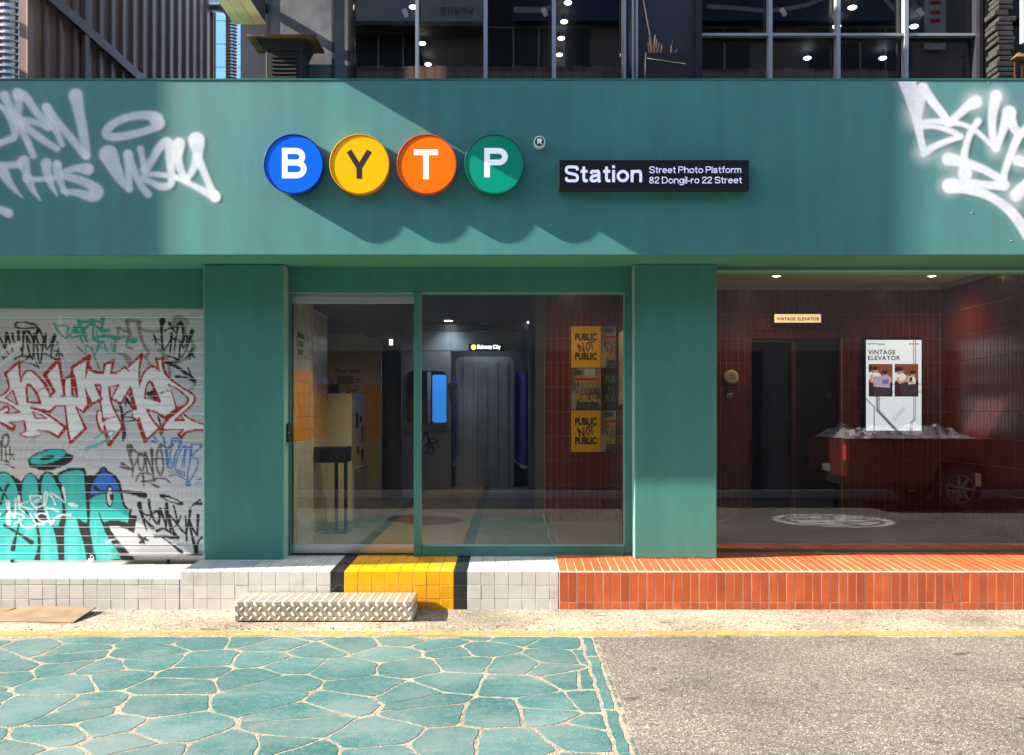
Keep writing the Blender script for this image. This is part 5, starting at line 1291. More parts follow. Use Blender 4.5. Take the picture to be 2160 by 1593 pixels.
# floor guide
fg = thing("floor_guide", (-2.1, 12.38, 1.4), "pale Floor Guide board with black heading on the back wall", "guide board")
DG = 12.385
box("board", wx(703,DG), wx(771,DG), DG, DG+.012, wz(905,DG), wz(768,DG), mat("guide_paper", srgb(186,170,146), rough=.5), fg)
stroke_text("heading", "Floor Guide", wx(708,DG), wx(761,DG), wz(787.5,DG), wz(777.5,DG), DG-.002, M_INK, fg)
for x0,x1,y0,y1 in ((712,746,793,811),(726,737,799,812),(748,762,800,803),(748,762,806,808),(731,758,815,817),(741,752,820,826),(708,722,832,850),(742,757,842,868),(757,766,829,831)):
    box("diagram_block", wx(x0,DG), wx(x1,DG), DG-.003-.0004*(x0%3), DG-.0005, wz(y1,DG), wz(y0,DG), M_PAPER if x0 == 726 else (mat("diagram_grey",(0.12,0.11,0.12),rough=.6)), fg)
ls = thing("exit_light", (wx(824,12.3), 12.3, 2.35), "tiny lit sign over the doorway deep in the hall", "sign")
box("lamp_face", wx(821,12.3), wx(828,12.3), 12.30, 12.33, wz(728,12.3), wz(716,12.3), mat("lit_exit",(1.0,0.8,0.5),emit=0.9), ls)
box("housing", wx(802,12.3), wx(829,12.3), 12.331, 12.40, wz(731,12.3), wz(713,12.3), M_BLACK, ls)

# ---- mock subway car at the end of the hall
DT = 13.6
tc = thing("subway_car_front", (-.4, 13.7, .318), "grey steel subway car mock-up at the end of the hall", "train mock-up")
box("side_panel", wx(846,DT), wx(951,DT), DT, DT+.08, .3185, wz(690,DT), M_STEEL, tc)
box("panel_seam", wx(846,DT), wx(951,DT), DT-.004, DT-.0005, wz(741,DT), wz(739.5,DT), M_STEELD, tc)
box("panel_seam", wx(846,DT), wx(951,DT), DT-.004, DT-.0005, wz(912,DT), wz(910.5,DT), M_STEELD, tc)
box("header_panel", wx(951.5,DT), wx(1100,DT), DT, DT+.08, wz(740,DT), wz(700,DT), M_STEEL, tc)
box("top_beam", wx(846,DT), wx(1146,DT), DT-.02, DT+.08, wz(699,DT), wz(683,DT), M_STEELD, tc)
def rrect(x0,x1,z0,z1,r,top_only=False,n=6):
    pts = []
    for cx_,cz_,a0,rr in ((x1-r,z1-r,0,r),(x0+r,z1-r,90,r),(x0+r,z0+r,180,r),(x1-r,z0+r,270,r)):
        if top_only and a0 >= 180:
            pts.append((x0,z0) if a0 == 180 else (x1,z0)); continue
        for k in range(n+1):
            a = math.radians(a0+90*k/n); pts.append((cx_+rr*math.cos(a), cz_+rr*math.sin(a)))
    return pts
def panel(name, pts, y0, y1, m, parent):
    n = len(pts)
    v = [(x,y0,z) for x,z in pts]+[(x,y1,z) for x,z in pts]
    f_ = [tuple(range(n))[::-1], tuple(range(n,2*n))]+[((i+1)%n,i,n+i,n+(i+1)%n) for i in range(n)]
    o = mobj(name, v, f_, m, parent)
    bm = bmesh.new(); bm.from_mesh(o.data); bmesh.ops.recalc_face_normals(bm, faces=bm.faces[:]); bm.to_mesh(o.data); bm.free()
    return o
win = panel("window", rrect(wx(858,DT), wx(943.5,DT), wz(893,DT), wz(783,DT), .09), DT-.03, DT-.001, M_BLACK, tc)
panel("blue_screen", rrect(wx(912.5,DT), wx(942,DT), wz(891.5,DT), wz(791,DT), .03), DT-.034, DT-.0305, mat("blue_scene", (0.03,0.20,0.62), rough=.3, emit=0.32, var=.3, vscale=3), win)
box("window_post", wx(902,DT), wx(909.5,DT), DT-.034, DT-.0305, wz(892,DT), wz(785,DT), mat("pale_post",(0.32,0.34,0.42)), win)
panel("lower_reflection", rrect(wx(860,DT), wx(900,DT), wz(891,DT), wz(842,DT), .03), DT-.033, DT-.0305, mat("tan_reflection", srgb(120,70,24), rough=.2), win)  # reflection in the window painted as a tan panel
sd = panel("train_door", rrect(wx(961,14.1), wx(1084,14.1), .3215, wz(753,14.1), .11, True), 14.05, 14.12, M_STEEL, tc)
for px in (981,1003,1025,1047,1069):
    box("rib", wx(px-4,14.1), wx(px+4,14.1), 14.03, 14.049, .34, wz(762,14.1), M_STEEL, sd, bevel=.006)
M_BLUEC = mat("blue_vinyl", (0.03,0.05,0.30), rough=.5, var=.2, vscale=5)
M_HEM = mat("pale_hem", (0.4,0.4,0.42), rough=.6)
def drape(pxa, pxb, py0, py1):
    n = 14; v = []; 
    for k in range(n+1):
        t = k/n; x = wx(pxa,13.8)+(wx(pxb,13.8)-wx(pxa,13.8))*t
        y = 13.80+.05*math.sin(t*9); sag = .10*math.sin(math.pi*t)
        v += [(x,y,wz(py0,13.8)), (x,y,wz(py1,13.8)-sag)]
    o = mobj("blue_drape", v, [(2*k,2*k+1,2*k+3,2*k+2) for k in range(n)], M_BLUEC, tc)
    md = o.modifiers.new("t", 'SOLIDIFY'); md.thickness = .01
    hv = []
    for k in range(n+1):
        x,y,z = v[2*k+1]; hv += [(x,y-.012,z-.002),(x,y-.012,z-.045)]
    h = mobj("hem", hv, [(2*k,2*k+1,2*k+3,2*k+2) for k in range(n)], M_HEM, o)
    md = h.modifiers.new("t", 'SOLIDIFY'); md.thickness = .012
drape(1086, 1130, 786, 968); drape(951, 961, 790, 965)
# black scribble on the steel panel
cvs = Canvas(883, 900, 930, 965, 0.7)
for p,w in (([(888,935),(900,912),(905,950)],2.2),([(890,948),(912,925),(923,933),(905,936)],2),([(900,915),(916,955)],2),([(885,952),(915,958)],1.6),([(895,940),(915,944),(908,930)],1.5)):
    cvs.stroke(p, w, (0.01,0.01,0.01), 1, .6, mode='comp')
canvas_obj("scribble", cvs, DT-.003, attr_mat("ink_scribble", alpha=True), tc, cut=True)
sg = thing("subway_city_sign", (wx(1025,13.5), 13.5, wz(733,13.5)), "small lit black sign reading Subway City over the train door", "sign")
DS = 13.5
box("sign_box", wx(988.5,DS), wx(1062,DS), DS, DS+.09, wz(740,DS), wz(725,DS), M_BLACK, sg)
stroke_text("lettering", "Subway City", wx(1006.5,DS), wx(1055.5,DS), wz(738.5,DS), wz(727.5,DS), DS-.002, mat("sign_white",(1,1,1),emit=1.0), sg)
lathe("yellow_disc", (wx(999,DS), DS, wz(732.5,DS)), (0,-1,0), [(0,.003),(5.4*DS/F,.003),(5.4*DS/F,0)], mat("sign_yellow",(1.0,0.75,0.04),emit=0.9), sg, n=20)
fit_text("letter", "O", wx(997,DS), wx(1001.5,DS), wz(735.5,DS), wz(730,DS), DS-.0045, M_INK, sg, bold=.02)
rsg = thing("round_wall_plate", (wx(955,13.4), 13.4, wz(815,13.4)), "dark round plate beside the train door at the end of the hall", "wall plate")
lathe("disc", (wx(955,DT), DT-.001, wz(815,DT)), (0,-1,0), [(0,.03),(9*DT/F,.03),(9.8*DT/F,.02),(9.8*DT/F,0)], mat("bronze_plate",(0.06,0.05,0.05),rough=.4,metal=.5), rsg, n=24)
box("card", wx(949,DT), wx(960.5,DT), DT-.012, DT-.001, wz(849,DT), wz(829.5,DT), M_INK, rsg)

# ---- terracotta wall with the posters, right of the hall
YR = 9.6
def row_z(j): return 1.453-5*.2505+j*.2505         # joints measured from the photograph
rw = struct(box("hall_wall_red", .335, 1.09, YR+.0025, YR+.12, .318, 2.749, M_GROUT))
tiled(rw, (.338, YR, row_z(0)), (1,0,0), (0,0,1), 12, 10, RP, .2505, .008, lambda i,j: M_IR, keep=lambda i,j: row_z(j+1) < 2.76)
struct(box("hall_wall_recess", .24, .335, YR+.009, 14.3, .318, 2.749, M_SHELL))
rs_ = struct(box("hall_wall_side", 1.088, 1.21, 7.50, 9.608, .318, 2.749, M_GROUT))
tiled(rs_, (1.0855, 9.598, row_z(0)), (0,-1,0), (0,0,1), 32, 10, RP, .2505, .008, lambda i,j: M_IR, stuff_after=0, keep=lambda i,j: row_z(j+1) < 2.76)
M_PY = mat("yellow_poster", srgb(240,176,20), rough=.55)
M_PG = mat("green_print", (0.06,0.19,0.05), rough=.6)
M_PGOLD = mat("gold_print", (0.55,0.30,0.03), rough=.6)
M_PR = mat("red_print", (0.5,0.02,0.03), rough=.6)
M_PHOTO = attr_mat("photo_print", rough=.5)
DP = YR-.006
def street_photo(cvx, x0, y0, x1, y1):
    w, h = x1-x0, y1-y0
    sl = cvx.win(x0-1,y0-1,x1+1,y1+1); cvx.C[sl] = (0.26,0.23,0.20); cvx.A[:] = 1
    q = lambda u,v: (x0+u*w, y0+v*h)
    cvx.fill([q(.45,0),q(.8,0),q(.8,.30),q(.45,.28)], (0.42,0.46,0.46)); cvx.fill([q(0,0),q(.2,0),q(.18,.5),q(0,.55)], (0.13,0.12,0.10)); cvx.fill([q(.82,0),q(1,0),q(1,.6),q(.8,.5)], (0.30,0.20,0.14))
    cvx.fill([q(.0,.62),q(.25,.58),q(.3,1),q(0,1)], (0.34,0.31,0.27)); cvx.fill([q(.2,.75),q(.6,.70),q(.95,.85),q(1,1),q(.15,1)], (0.06,0.06,0.07)); cvx.fill([q(.3,.5),q(.95,.46),q(1,.72),q(.3,.7)], (0.10,0.11,0.11))
    cvx.ell(*q(.25,.10), w*.13, h*.06, (0.05,0.06,0.05)); cvx.stroke([q(.25,.1),q(.22,.6)], w*.04, (0.05,0.05,0.05), 1, .4, False)
    cvx.C[sl] += cvx.noise(sl, .05, 2)[...,None]; cvx.C[:] = np.clip(cvx.C, .01, 1)
pos_ = [("yellow Public Not Public poster at the top left of the six", 1204.5,688,1267.5,776,'y'), ("cropped street photo poster at the top right of the six", 1268,688,1299.5,776,'p'),
        ("street photo poster with gold lettering in the middle row", 1204.5,777,1267.5,865,'p'), ("cropped black poster with green lettering in the middle row", 1268,777,1299.5,865,'g'),
        ("yellow Public Not Public poster at the bottom left of the six", 1204.5,866,1267.5,954,'y'), ("cropped street photo poster at the bottom right of the six", 1268,866,1299.5,954,'p')]
for lab,x0,y0,x1,y1,kd in pos_:
    pt_ = thing("wall_poster", (wx((x0+x1)/2,YR), YR, wz(y1,YR)), lab, "poster", "posters on the terracotta wall")
    half = x1-x0 < 50
    if kd == 'p':
        c_ = Canvas(x0+.3, y0+.3, x1-.3, y1-.3, 0.9); street_photo(c_, x0, y0, x0+63, y1)
        canvas_obj("picture", c_, DP-.0012, M_PHOTO, pt_)
        box("sheet", wx(x0+.3,DP), wx(x1-.3,DP), DP, DP+.004, wz(y1-.3,DP), wz(y0+.3,DP), M_PAPER, pt_)
    else:
        box("sheet", wx(x0+.3,DP), wx(x1-.3,DP), DP-.001, DP+.004, wz(y1-.3,DP), wz(y0+.3,DP), M_PY if kd == 'y' else M_INK, pt_)
    lm = {'y': M_INK, 'p': M_PGOLD, 'g': M_PG}[kd]
    word = "PUB" if half else "PUBLIC"; xe = x1-1 if half else x0+54
    for ya, yb in ((y0+15,y0+31),(y0+56,y0+71.5)):
        fit_text("lettering", word, wx(x0+8.5,DP), wx(xe,DP), wz(yb,DP), wz(ya,DP), DP-.003, lm, pt_, bold=.05)
    c_ = Canvas(x0+8, y0+28, min(x0+58,x1-.5), y0+60, 0.6)
    ink = {'y': (0.015,0.015,0.015), 'p': (0.55,0.30,0.03), 'g': (0.06,0.19,0.05)}[kd]
    for p in ([(14,38),(19,54),(17,40),(28,54),(25,36)], [(34,36),(31,46),(36,52),(40,44),(37,35),(34,36)], [(36,35),(49,33)], [(43,35),(45,49)]):
        c_.stroke([(x0+a,y0+b) for a,b in p], 2.1, ink, 1, .5, False, mode='comp')
    canvas_obj("handwritten_not", c_, DP-.0035, MATS.setdefault("hand_ink", attr_mat("hand_ink", alpha=True)), pt_, cut=True)
    if kd == 'p':
        box("red_stroke", wx(x0+8,DP), wx(min(x0+54,x1-1),DP), DP-.0045, DP-.0038, wz(y0+25.5,DP), wz(y0+20.5,DP), M_PR, pt_)
sp_ = thing("side_wall_poster", (1.085, 8.9, 1.5), "narrow cream poster with black map lines on the side wall", "poster")
ya_, yb_ = 1.0845*F/(1306-CX), 1.0845*F/(1320-CX)
box("sheet", 1.080, 1.084, yb_-.25, ya_, wz(853,9.3), wz(700,9.3), mat("cream_poster", srgb(200,190,158), rough=.6), sp_)
for z0,z1,u in ((1.62,1.95,.10),(1.55,1.60,.2),(1.70,1.78,.25),(1.80,2.0,.33),(1.9,2.05,.18)):
    box("map_line", 1.0785, 1.0798, ya_-u-.03, ya_-u, z0, z1, M_INK, sp_)

# ---- lamps
def downlight(X, Y, Z, label, r, col, watt, size=.12, group="ceiling downlights", spot=True, estr=9.0):
    t = thing("downlight", (X,Y,Z), label, "downlight", group)
    lathe("trim", (X,Y,Z-.0005), (0,0,-1), [(r*1.35,0),(r*1.35,.006),(r*1.02,.006)], mat("lamp_trim",(0.6,0.6,0.58),rough=.4), t, n=24)
    lathe("lens", (X,Y,Z-.0005), (0,0,-1), [(0,.004),(r,.004),(r,.001)], mat("lamp_lens_%.1f_%.1f"%(col[2],estr), col, emit=estr), t, n=24)
    if watt:
        ld = bpy.data.lights.new("lamp_light", 'SPOT'); ld.energy = watt; ld.color = col; ld.spot_size = math.radians(150); ld.spot_blend = 0.8
        ld.shadow_soft_size = size
        lo = bpy.data.objects.new("lamp_light", ld); link(lo, t, (X,Y,Z-.03))
    return t
WARM = (1.0,0.74,0.45)
downlight(-1.12, 8.05, 2.75, "hall downlight just inside the sliding door", .05, (1.0,0.84,0.60), 46)
downlight(wx(950.6,13.8), 13.3, 2.75, "hall downlight in front of the subway car mock-up", .06, (0.80,0.88,1.0), 12)
downlight(-1.95, 11.0, 2.75, "hall downlight over the ticket kiosk", .05, WARM, 7)
downlight(.62, 8.9, 2.75, "hall downlight in front of the terracotta poster wall", .05, WARM, 7)
downlight(wx(1020,13.8), 13.75, 2.75, "cool hall downlight right above the train door", .05, (0.72,0.84,1.0), 9)
fb_ = thing("strip_light", (wx(1124,13.4), 13.4, 2.74), "short white strip light on the hall ceiling by the train door", "strip light")
box("tube", wx(1112,13.4), wx(1135,13.4), 13.38, 13.41, 2.725, 2.74, mat("tube_white",(1,.95,.85),emit=4), fb_)
box("fitting", wx(1110,13.4), wx(1137,13.4), 13.37, 13.42, 2.741, 2.7495, M_STEELD, fb_)

# ================================================================== interior: display room
YB = 9.65
ZC = 2.764
struct(mobj("room_floor", [(1.22,7.476,.322),(5.1,7.476,.322),(5.1,10.9,.322),(1.22,10.9,.322)], [(0,1,2,3)], mat("dark_floor",(0.05,0.035,0.03),rough=.35,var=.2)))
struct(box("room_ceiling", 1.22, 5.1, 7.53, 10.9, ZC, ZC+.08, mat("room_ceiling_paint", srgb(226,218,200), rough=.85)))
struct(box("room_wall_left", 1.215, 1.245, 7.53, 9.66, .32, ZC-.001, mat("room_wall_paint", srgb(120,56,38), rough=.6)))
XE0, XE1, ZE = wx(1585,YB), wx(1770,YB), wz(697,YB)
XRW = wx(1983.6, YB)
rb = struct(boxes("room_wall_back", [(1.246,XE0-.02,YB+.0025,YB+.11,.323,ZC-.001),(XE1+.02,XRW+.12,YB+.0025,YB+.11,.323,ZC-.001),(XE0-.0195,XE1+.0195,YB+.0025,YB+.11,ZE+.02,ZC-.0012)], M_GROUT))
n0 = 40
ox = XRW-.002-n0*RP
def keep_back(i, j):
    xa, xb = ox+i*RP, ox+(i+1)*RP; za, zb_ = row_z(j), row_z(j+1)
    if zb_ > ZC+.01: return False
    if xa < 1.25: return False
    return not (xb > XE0-.004 and xa < XE1+.004 and za < ZE-.10)
tiled(rb, (ox, YB, row_z(0)), (1,0,0), (0,0,1), n0, 10, RP, .2505, .008, lambda i,j: M_IR, keep=keep_back)
rr = struct(box("room_wall_right", XRW+.0025, XRW+.10, 7.53, 9.655, .323, ZC-.001, M_GROUT))
tiled(rr, (XRW, YB-.002, row_z(0)), (0,-1,0), (0,0,1), 33, 10, RP, .2505, .008, lambda i,j: M_IR, keep=lambda i,j: row_z(j+1) < ZC+.01)
downlight(wx(1638,9.04), 9.04, ZC, "left one of two warm downlights in the display room ceiling", .036, WARM, 7.5)
downlight(wx(1966,9.04), 9.04, ZC, "right one of two warm downlights in the display room ceiling", .036, WARM, 7.5)
# elevator doorway
ev = thing("elevator_doorway", ((XE0+XE1)/2, YB, .322), "dark wooden elevator doorway standing half open in the tiled wall", "elevator")
M_EV = mat("dark_walnut", (0.012,0.007,0.011), rough=.4, var=.3, vscale=3, stretch=(8,8,1))
M_EVF = mat("brown_frame", (0.085,0.038,0.024), rough=.45, var=.2)
box("jamb", XE0-.019, XE0-.001, YB-.012, YB+.12, .3225, ZE, M_EVF, ev)
box("jamb", XE1+.001, XE1+.019, YB-.012, YB+.12, .3225, ZE, M_EVF, ev)
box("head", XE0-.019, XE1+.019, YB-.012, YB+.12, ZE+.0005, ZE+.0195, M_EVF, ev)
XV = wx(1672,YB)
box("transom", XE0, XV+.02, YB+.03, YB+.09, wz(721,YB), ZE-.0005, M_EVF, ev)
box("post", XV, XV+.045, YB+.031, YB+.089, .3225, wz(721,YB)-.0005, M_EVF, ev)
box("door_leaf", XV+.046, XE1-.0005, YB+.045, YB+.085, .3225, ZE-.0005, M_EV, ev)
boxes("cab", [(XE0-.03,XE0-.021,YB+.121,10.8,.3225,2.45),(XE1+.021,XE1+.03,YB+.121,10.8,.3225,2.45),(XE0-.03,XE1+.03,10.80,10.83,.3225,2.45),(XE0-.03,XE1+.03,YB+.121,10.8,2.40,2.44)], M_EV, ev)
lathe("handle", (XE1-.09, YB+.045, 1.62), (0,-1,0), [(0,.03),(.02,.026),(.024,.01),(.012,0)], mat("dull_brass",(0.10,0.07,0.04),rough=.4,metal=.6), ev, n=16)
# lit sign
vs = thing("vintage_elevator_sign", (wx(1682,9.58), 9.6, wz(672,9.58)), "lit cream sign reading VINTAGE ELEVATOR above the doorway", "sign")
DV = 9.575
box("light_box", wx(1632,DV), wx(1733,DV), DV, YB-.002, wz(682,DV), wz(661.5,DV), mat("sign_case",(0.10,0.05,0.03),rough=.5), vs)
box("lit_face", wx(1633.5,DV), wx(1731.5,DV), DV-.004, DV-.0005, wz(680.5,DV), wz(663,DV), mat("lit_cream",(0.95,0.62,0.26),emit=0.34), vs)
fit_text("lettering", "VINTAGE ELEVATOR", wx(1637.5,DV), wx(1728,DV), wz(676.5,DV), wz(669.5,DV), DV-.006, mat("brown_letter",(0.03,0.008,0.004)), vs, bold=.035, spacing=1.15)
# round plate and notice
rp_ = thing("arrow_plate", (wx(1543,9.6), 9.6, wz(796,9.6)), "round cream plate with three black arrows on the terracotta wall", "wall plate")
lathe("disc", (wx(1543,9.62), YB-.001, wz(796,9.62)), (0,-1,0), [(0,.05),(11*9.6/F,.05),(12*9.6/F,.046),(15*9.6/F,.036),(16*9.6/F,.02),(16*9.6/F,0)], mat("cream_enamel", srgb(206,188,156), rough=.35), rp_, n=40)
bm = bmesh.new()
for k in range(3):
    xo = wx(1536.5+5*k, 9.6); zc_ = wz(795.5,9.6); h = 5.5*9.6/F; w_ = 2.2*9.6/F; a = 3.6*9.6/F; yy = YB-.0535
    for sgn in (1,-1):
        vv = [bm.verts.new(q) for q in ((xo,yy,zc_+sgn*h),(xo+w_,yy,zc_+sgn*h),(xo+w_+a,yy,zc_),(xo+a,yy,zc_))]
        bm.faces.new(vv if sgn < 0 else vv[::-1])
bobj("arrow_mark", bm, M_INK, rp_)
nb = thing("black_notice", (wx(1540.5,9.62), 9.63, wz(846,9.62)), "small black notice card under the round arrow plate", "notice")
box("card", wx(1531.5,9.63), wx(1549.5,9.63), YB-.012, YB-.001, wz(846.5,9.63), wz(819.5,9.63), M_INK, nb)
for y0,y1,x0,x1,m in ((821,825,1538.5,1542.5,M_PR),(829,832,1535,1547,M_PAPER),(834,835,1533,1548,M_PAPER),(838,839,1534,1547,M_PAPER),(843,844,1538,1543,M_PAPER)):
    box("print_line", wx(x0,9.63), wx(x1,9.63), YB-.0135, YB-.0125, wz(y1,9.63), wz(y0,9.63), m, nb)
# socket on the right wall
so = thing("wall_socket", (XRW, 8.5, .95), "small cream wall socket low on the right tiled wall", "socket")
ys = XRW*F/(2066-CX)
box("plate", XRW-.012, XRW-.0005, ys-.04, ys+.06, wz(1026.5,ys), wz(999,ys), mat("cream_plastic", srgb(206,186,146), rough=.5), so, bevel=.003)
for dz in (.03, -.03): box("outlet", XRW-.0145, XRW-.0122, ys-.01, ys+.03, wz(1013,ys)+dz-.012, wz(1013,ys)+dz+.012, M_PAPER, so)
# poster light box
def Z5(p): return [(1800+x/6.926, 700+y/6.926) for x,y in p]
pl = thing("poster_light_box", (wx(1885,9.58), 9.6, wz(910,9.58)), "framed white VINTAGE ELEVATOR poster with two photos on the tiled wall", "poster")
DL = 9.60
box("frame", wx(1821.5,DL), wx(1946,DL), DL+.003, YB-.0015, wz(912,DL), wz(711,DL), M_BLACK, pl, bevel=.003)
cp = Canvas(1826.8, 717.3, 1944, 909.2, 0.75, base=(0.66,0.68,0.72), a=1)
LINE=(0.03,0.035,0.03)
for xo in (-12, 16): cp.stroke(Z5([(893+xo,110),(893+xo,470)]), 1.4, LINE, 1, .4, False)
for yo in (760,775,868,888): cp.stroke(Z5([(560,yo),(1010,yo)]), 1.0, LINE, .9, .4, False)
for xo in (335,350,362,380): cp.stroke(Z5([(xo,940),(xo,1150),(xo+300,1470)]), 1.3, LINE, 1, .4, False)
cp.stroke(Z5([(190,985),(305,1100),(305,1450)]), 2.6, LINE, 1, .5, False); cp.stroke(Z5([(190,985),(305,1100),(305,1450)]), 0.9, (0.5,0.5,0.5), 1, .4, False)
for xo in (884,908): cp.stroke(Z5([(xo,940),(xo,1280),(xo-50,1330),(xo-50,1455)]), 1.3, LINE, 1, .4, False)
for k in range(4): cp.stroke(Z5([(560+14*k,1280+12*k),(730+10*k,1100+8*k)]), .8, (0.25,0.25,0.25), .8, .4, False)
cp.fill(Z5([(300,1090),(306,1090),(306,1096),(300,1096)]), (0.7,0.7,0.7))
for cxp, c_ in ((830,(0.10,0.12,0.35)),(865,(0.6,0.42,0.05)),(900,(0.62,0.20,0.06)),(937,(0.10,0.36,0.20))): cp.ell(*Z5([(cxp,178)])[0], 2.4, 2.2, c_)
for (xa,xb) in ((225,572),(603,950)):
    cp.fill(Z5([(xa,470),(xb,470),(xb,945),(xa,945)]), (0.19,0.055,0.022)); cp.fill(Z5([(xa,740),(xb,720),(xb,945),(xa,945)]), (0.035,0.012,0.018))
    for k in range(7): cp.stroke(Z5([(xa+20+48*k,475),(xa+20+48*k,640)]), .8, (0.12,0.035,0.015), .8, .4, False)
SK=(0.46,0.24,0.17); HR=(0.02,0.017,0.02); SH=(0.62,0.58,0.58); PT=(0.045,0.03,0.035)
def seated(hx, hy, body, legs, arm):
    cp.fill(Z5(body), SH, 1, True); cp.fill(Z5(legs), PT, 1, True); cp.stroke(Z5(arm), 4.5, SK, 1, .6)
    cp.ell(*Z5([(hx,hy)])[0], 4.6, 6.2, SK); cp.ell(*Z5([(hx-4,hy-26)])[0], 5.6, 4.4, HR)
cp.ell(*Z5([(248,525)])[0], 4, 5.5, HR); cp.fill(Z5([(225,600),(275,580),(290,680),(225,700)]), SH)
seated(325,560,[(270,610),(330,590),(395,620),(410,720),(290,740),(255,700)],[(290,740),(430,760),(520,880),(470,930),(330,930),(290,850)],[(270,640),(260,720),(330,740)])
seated(465,620,[(430,660),(500,650),(540,700),(530,760),(430,770)],[(440,770),(540,770),(540,900),(450,910)],[(540,680),(545,720),(500,740)])
cp.fill(Z5([(275,655),(535,640),(530,820),(300,800)]), (0.42,0.31,0.42))
for k in range(7): cp.stroke(Z5([(300,672+18*k),(520,662+20*k)]), 1.0, (0.22,0.15,0.26), .7, .4, False)
cp.fill(Z5([(420,700),(520,690),(518,760),(425,770)]), (0.20,0.12,0.28))
cp.ell(*Z5([(640,545)])[0], 5.5, 5, HR); cp.fill(Z5([(605,600),(650,590),(660,700),(605,720)]), SH)
seated(695,570,[(640,640),(700,605),(760,630),(780,720),(690,760),(650,720)],[(690,755),(770,740),(830,880),(800,930),(700,930),(680,830)],[(650,680),(690,740),(770,700),(780,650)])
seated(870,620,[(810,660),(870,640),(905,680),(900,760),(810,770)],[(800,770),(900,770),(920,900),(820,920)],[(800,650),(790,720),(870,740)])
cp.fill(Z5([(820,665),(860,660),(860,720),(820,725)]), HR)
sl = (slice(0,cp.ny), slice(0,cp.nx)); cp.C += cp.noise(sl, .012, 1.5)[...,None]; cp.C = np.clip(cp.C, .005, 1)
canvas_obj("poster_print", cp, DL, attr_mat("lit_poster", rough=.4, emit=0.30), pl)
fit_text("lettering", "VINTAGE", wx(1831,DL), wx(1888.5,DL), wz(748,DL), wz(738,DL), DL-.002, M_INK, pl, bold=.02, spacing=1.1)
fit_text("lettering", "ELEVATOR", wx(1831,DL), wx(1898.5,DL), wz(760,DL), wz(750.5,DL), DL-.002, M_INK, pl, bold=.02, spacing=1.1)
fit_text("lettering", "BYTP Presents", wx(1831.5,DL), wx(1866.5,DL), wz(727.8,DL), wz(723.5,DL), DL-.002, M_INK, pl, bold=.02)
# ================================================================== upper floor of the building
YU = 7.15
ub = thing("upper_floor", (0.6, 7.2, 3.87), "dark upper floor facade with tall glass windows above the green fascia", "upper storey")
M_UW = mat("charcoal_render", (0.125,0.125,0.130), rough=.75, var=.25, vscale=2.5, bump=.15, bscale=14, col2=(0.17,0.17,0.175), dscale=5)
M_UB = mat("near_black_cladding", (0.014,0.014,0.020), rough=.5, var=.2)
ZT = 7.0
def U(px): return wx(px, YU)
box("wall", U(566)+.0005, U(735), YU, YU+.25, ZFT+.011, ZT, M_UW, ub)
box("corner_wall", U(507), U(562)-.0005, YU+.004, YU+.25, ZFT+.011, ZT, mat("shaded_wall_navy",(0.016,0.018,0.030),rough=.6,var=.15), ub)  # the projecting sign's shade is put into this wall's dark navy colour
box("wall", U(1345), U(1466), YU+.02, YU+.27, ZFT+.011, ZT, M_UB, ub)
box("wall", U(2062), U(2350), YU+.02, YU+.27, ZFT+.011, ZT, M_UB, ub)
box("corner_trim", U(562), U(566), YU-.012, YU+.20, ZFT+.011, ZT, M_UB, ub)
box("frame_post", U(735)+.0005, U(741), YU-.03, YU+.22, ZFT+.011, ZT, M_BLACK, ub)
box("frame_post", U(700), U(706), YU-.01, YU-.0005, ZFT+.011, ZT, M_UB, ub)
box("frame_post", U(1466)+.0005, U(1480), YU-.02, YU+.22, ZFT+.011, ZT, M_BLACK, ub)
for px in (2062, 2074):
    box("frame_post", U(px), U(px+8), YU-.03, YU+.0195, ZFT+.011, ZT, M_BLACK, ub)
M_MUL = mat("grey_mullion", (0.36,0.37,0.38), rough=.4, metal=.5)
for px,w in ((879,7),(1024,8),(1169,8)):
    box("mullion", U(px-w/2), U(px+w/2), YU+.02, YU+.09, ZFT+.011, ZT, M_MUL, ub)
for px,w in ((1627,8),(1771,8),(1915,8)):
    box("mullion", U(px-w/2), U(px+w/2), YU+.02, YU+.09, ZFT+.011, ZT, M_MUL, ub)
segs = ((1480,1623),(1631,1767),(1775,1911),(1919,2062))
for a,b in segs:
    box("transom", U(a)+.0005, U(b)-.0005, YU+.03, YU+.08, wz(72,YU), wz(66.5,YU), M_MUL, ub)
for a,b in ((741,875.5),(882.5,1020),(1028,1165),(1173,1312))+segs:
    box("pane", U(a)+.001, U(b)-.001, YU+.10, YU+.108, ZFT+.012, ZT-.01, M_GLASS_UP, ub)
for px in (1314, 1322, 1331, 1339):
    box("jamb_fin", U(px), U(px+5), YU-.05, YU+.11, ZFT+.011, ZT, M_MUL if px != 1322 else M_BLACK, ub)
box("roof_slab", U(507), U(2350), YU+.11, 13.0, ZT+.001, ZT+.2, M_UB, ub)
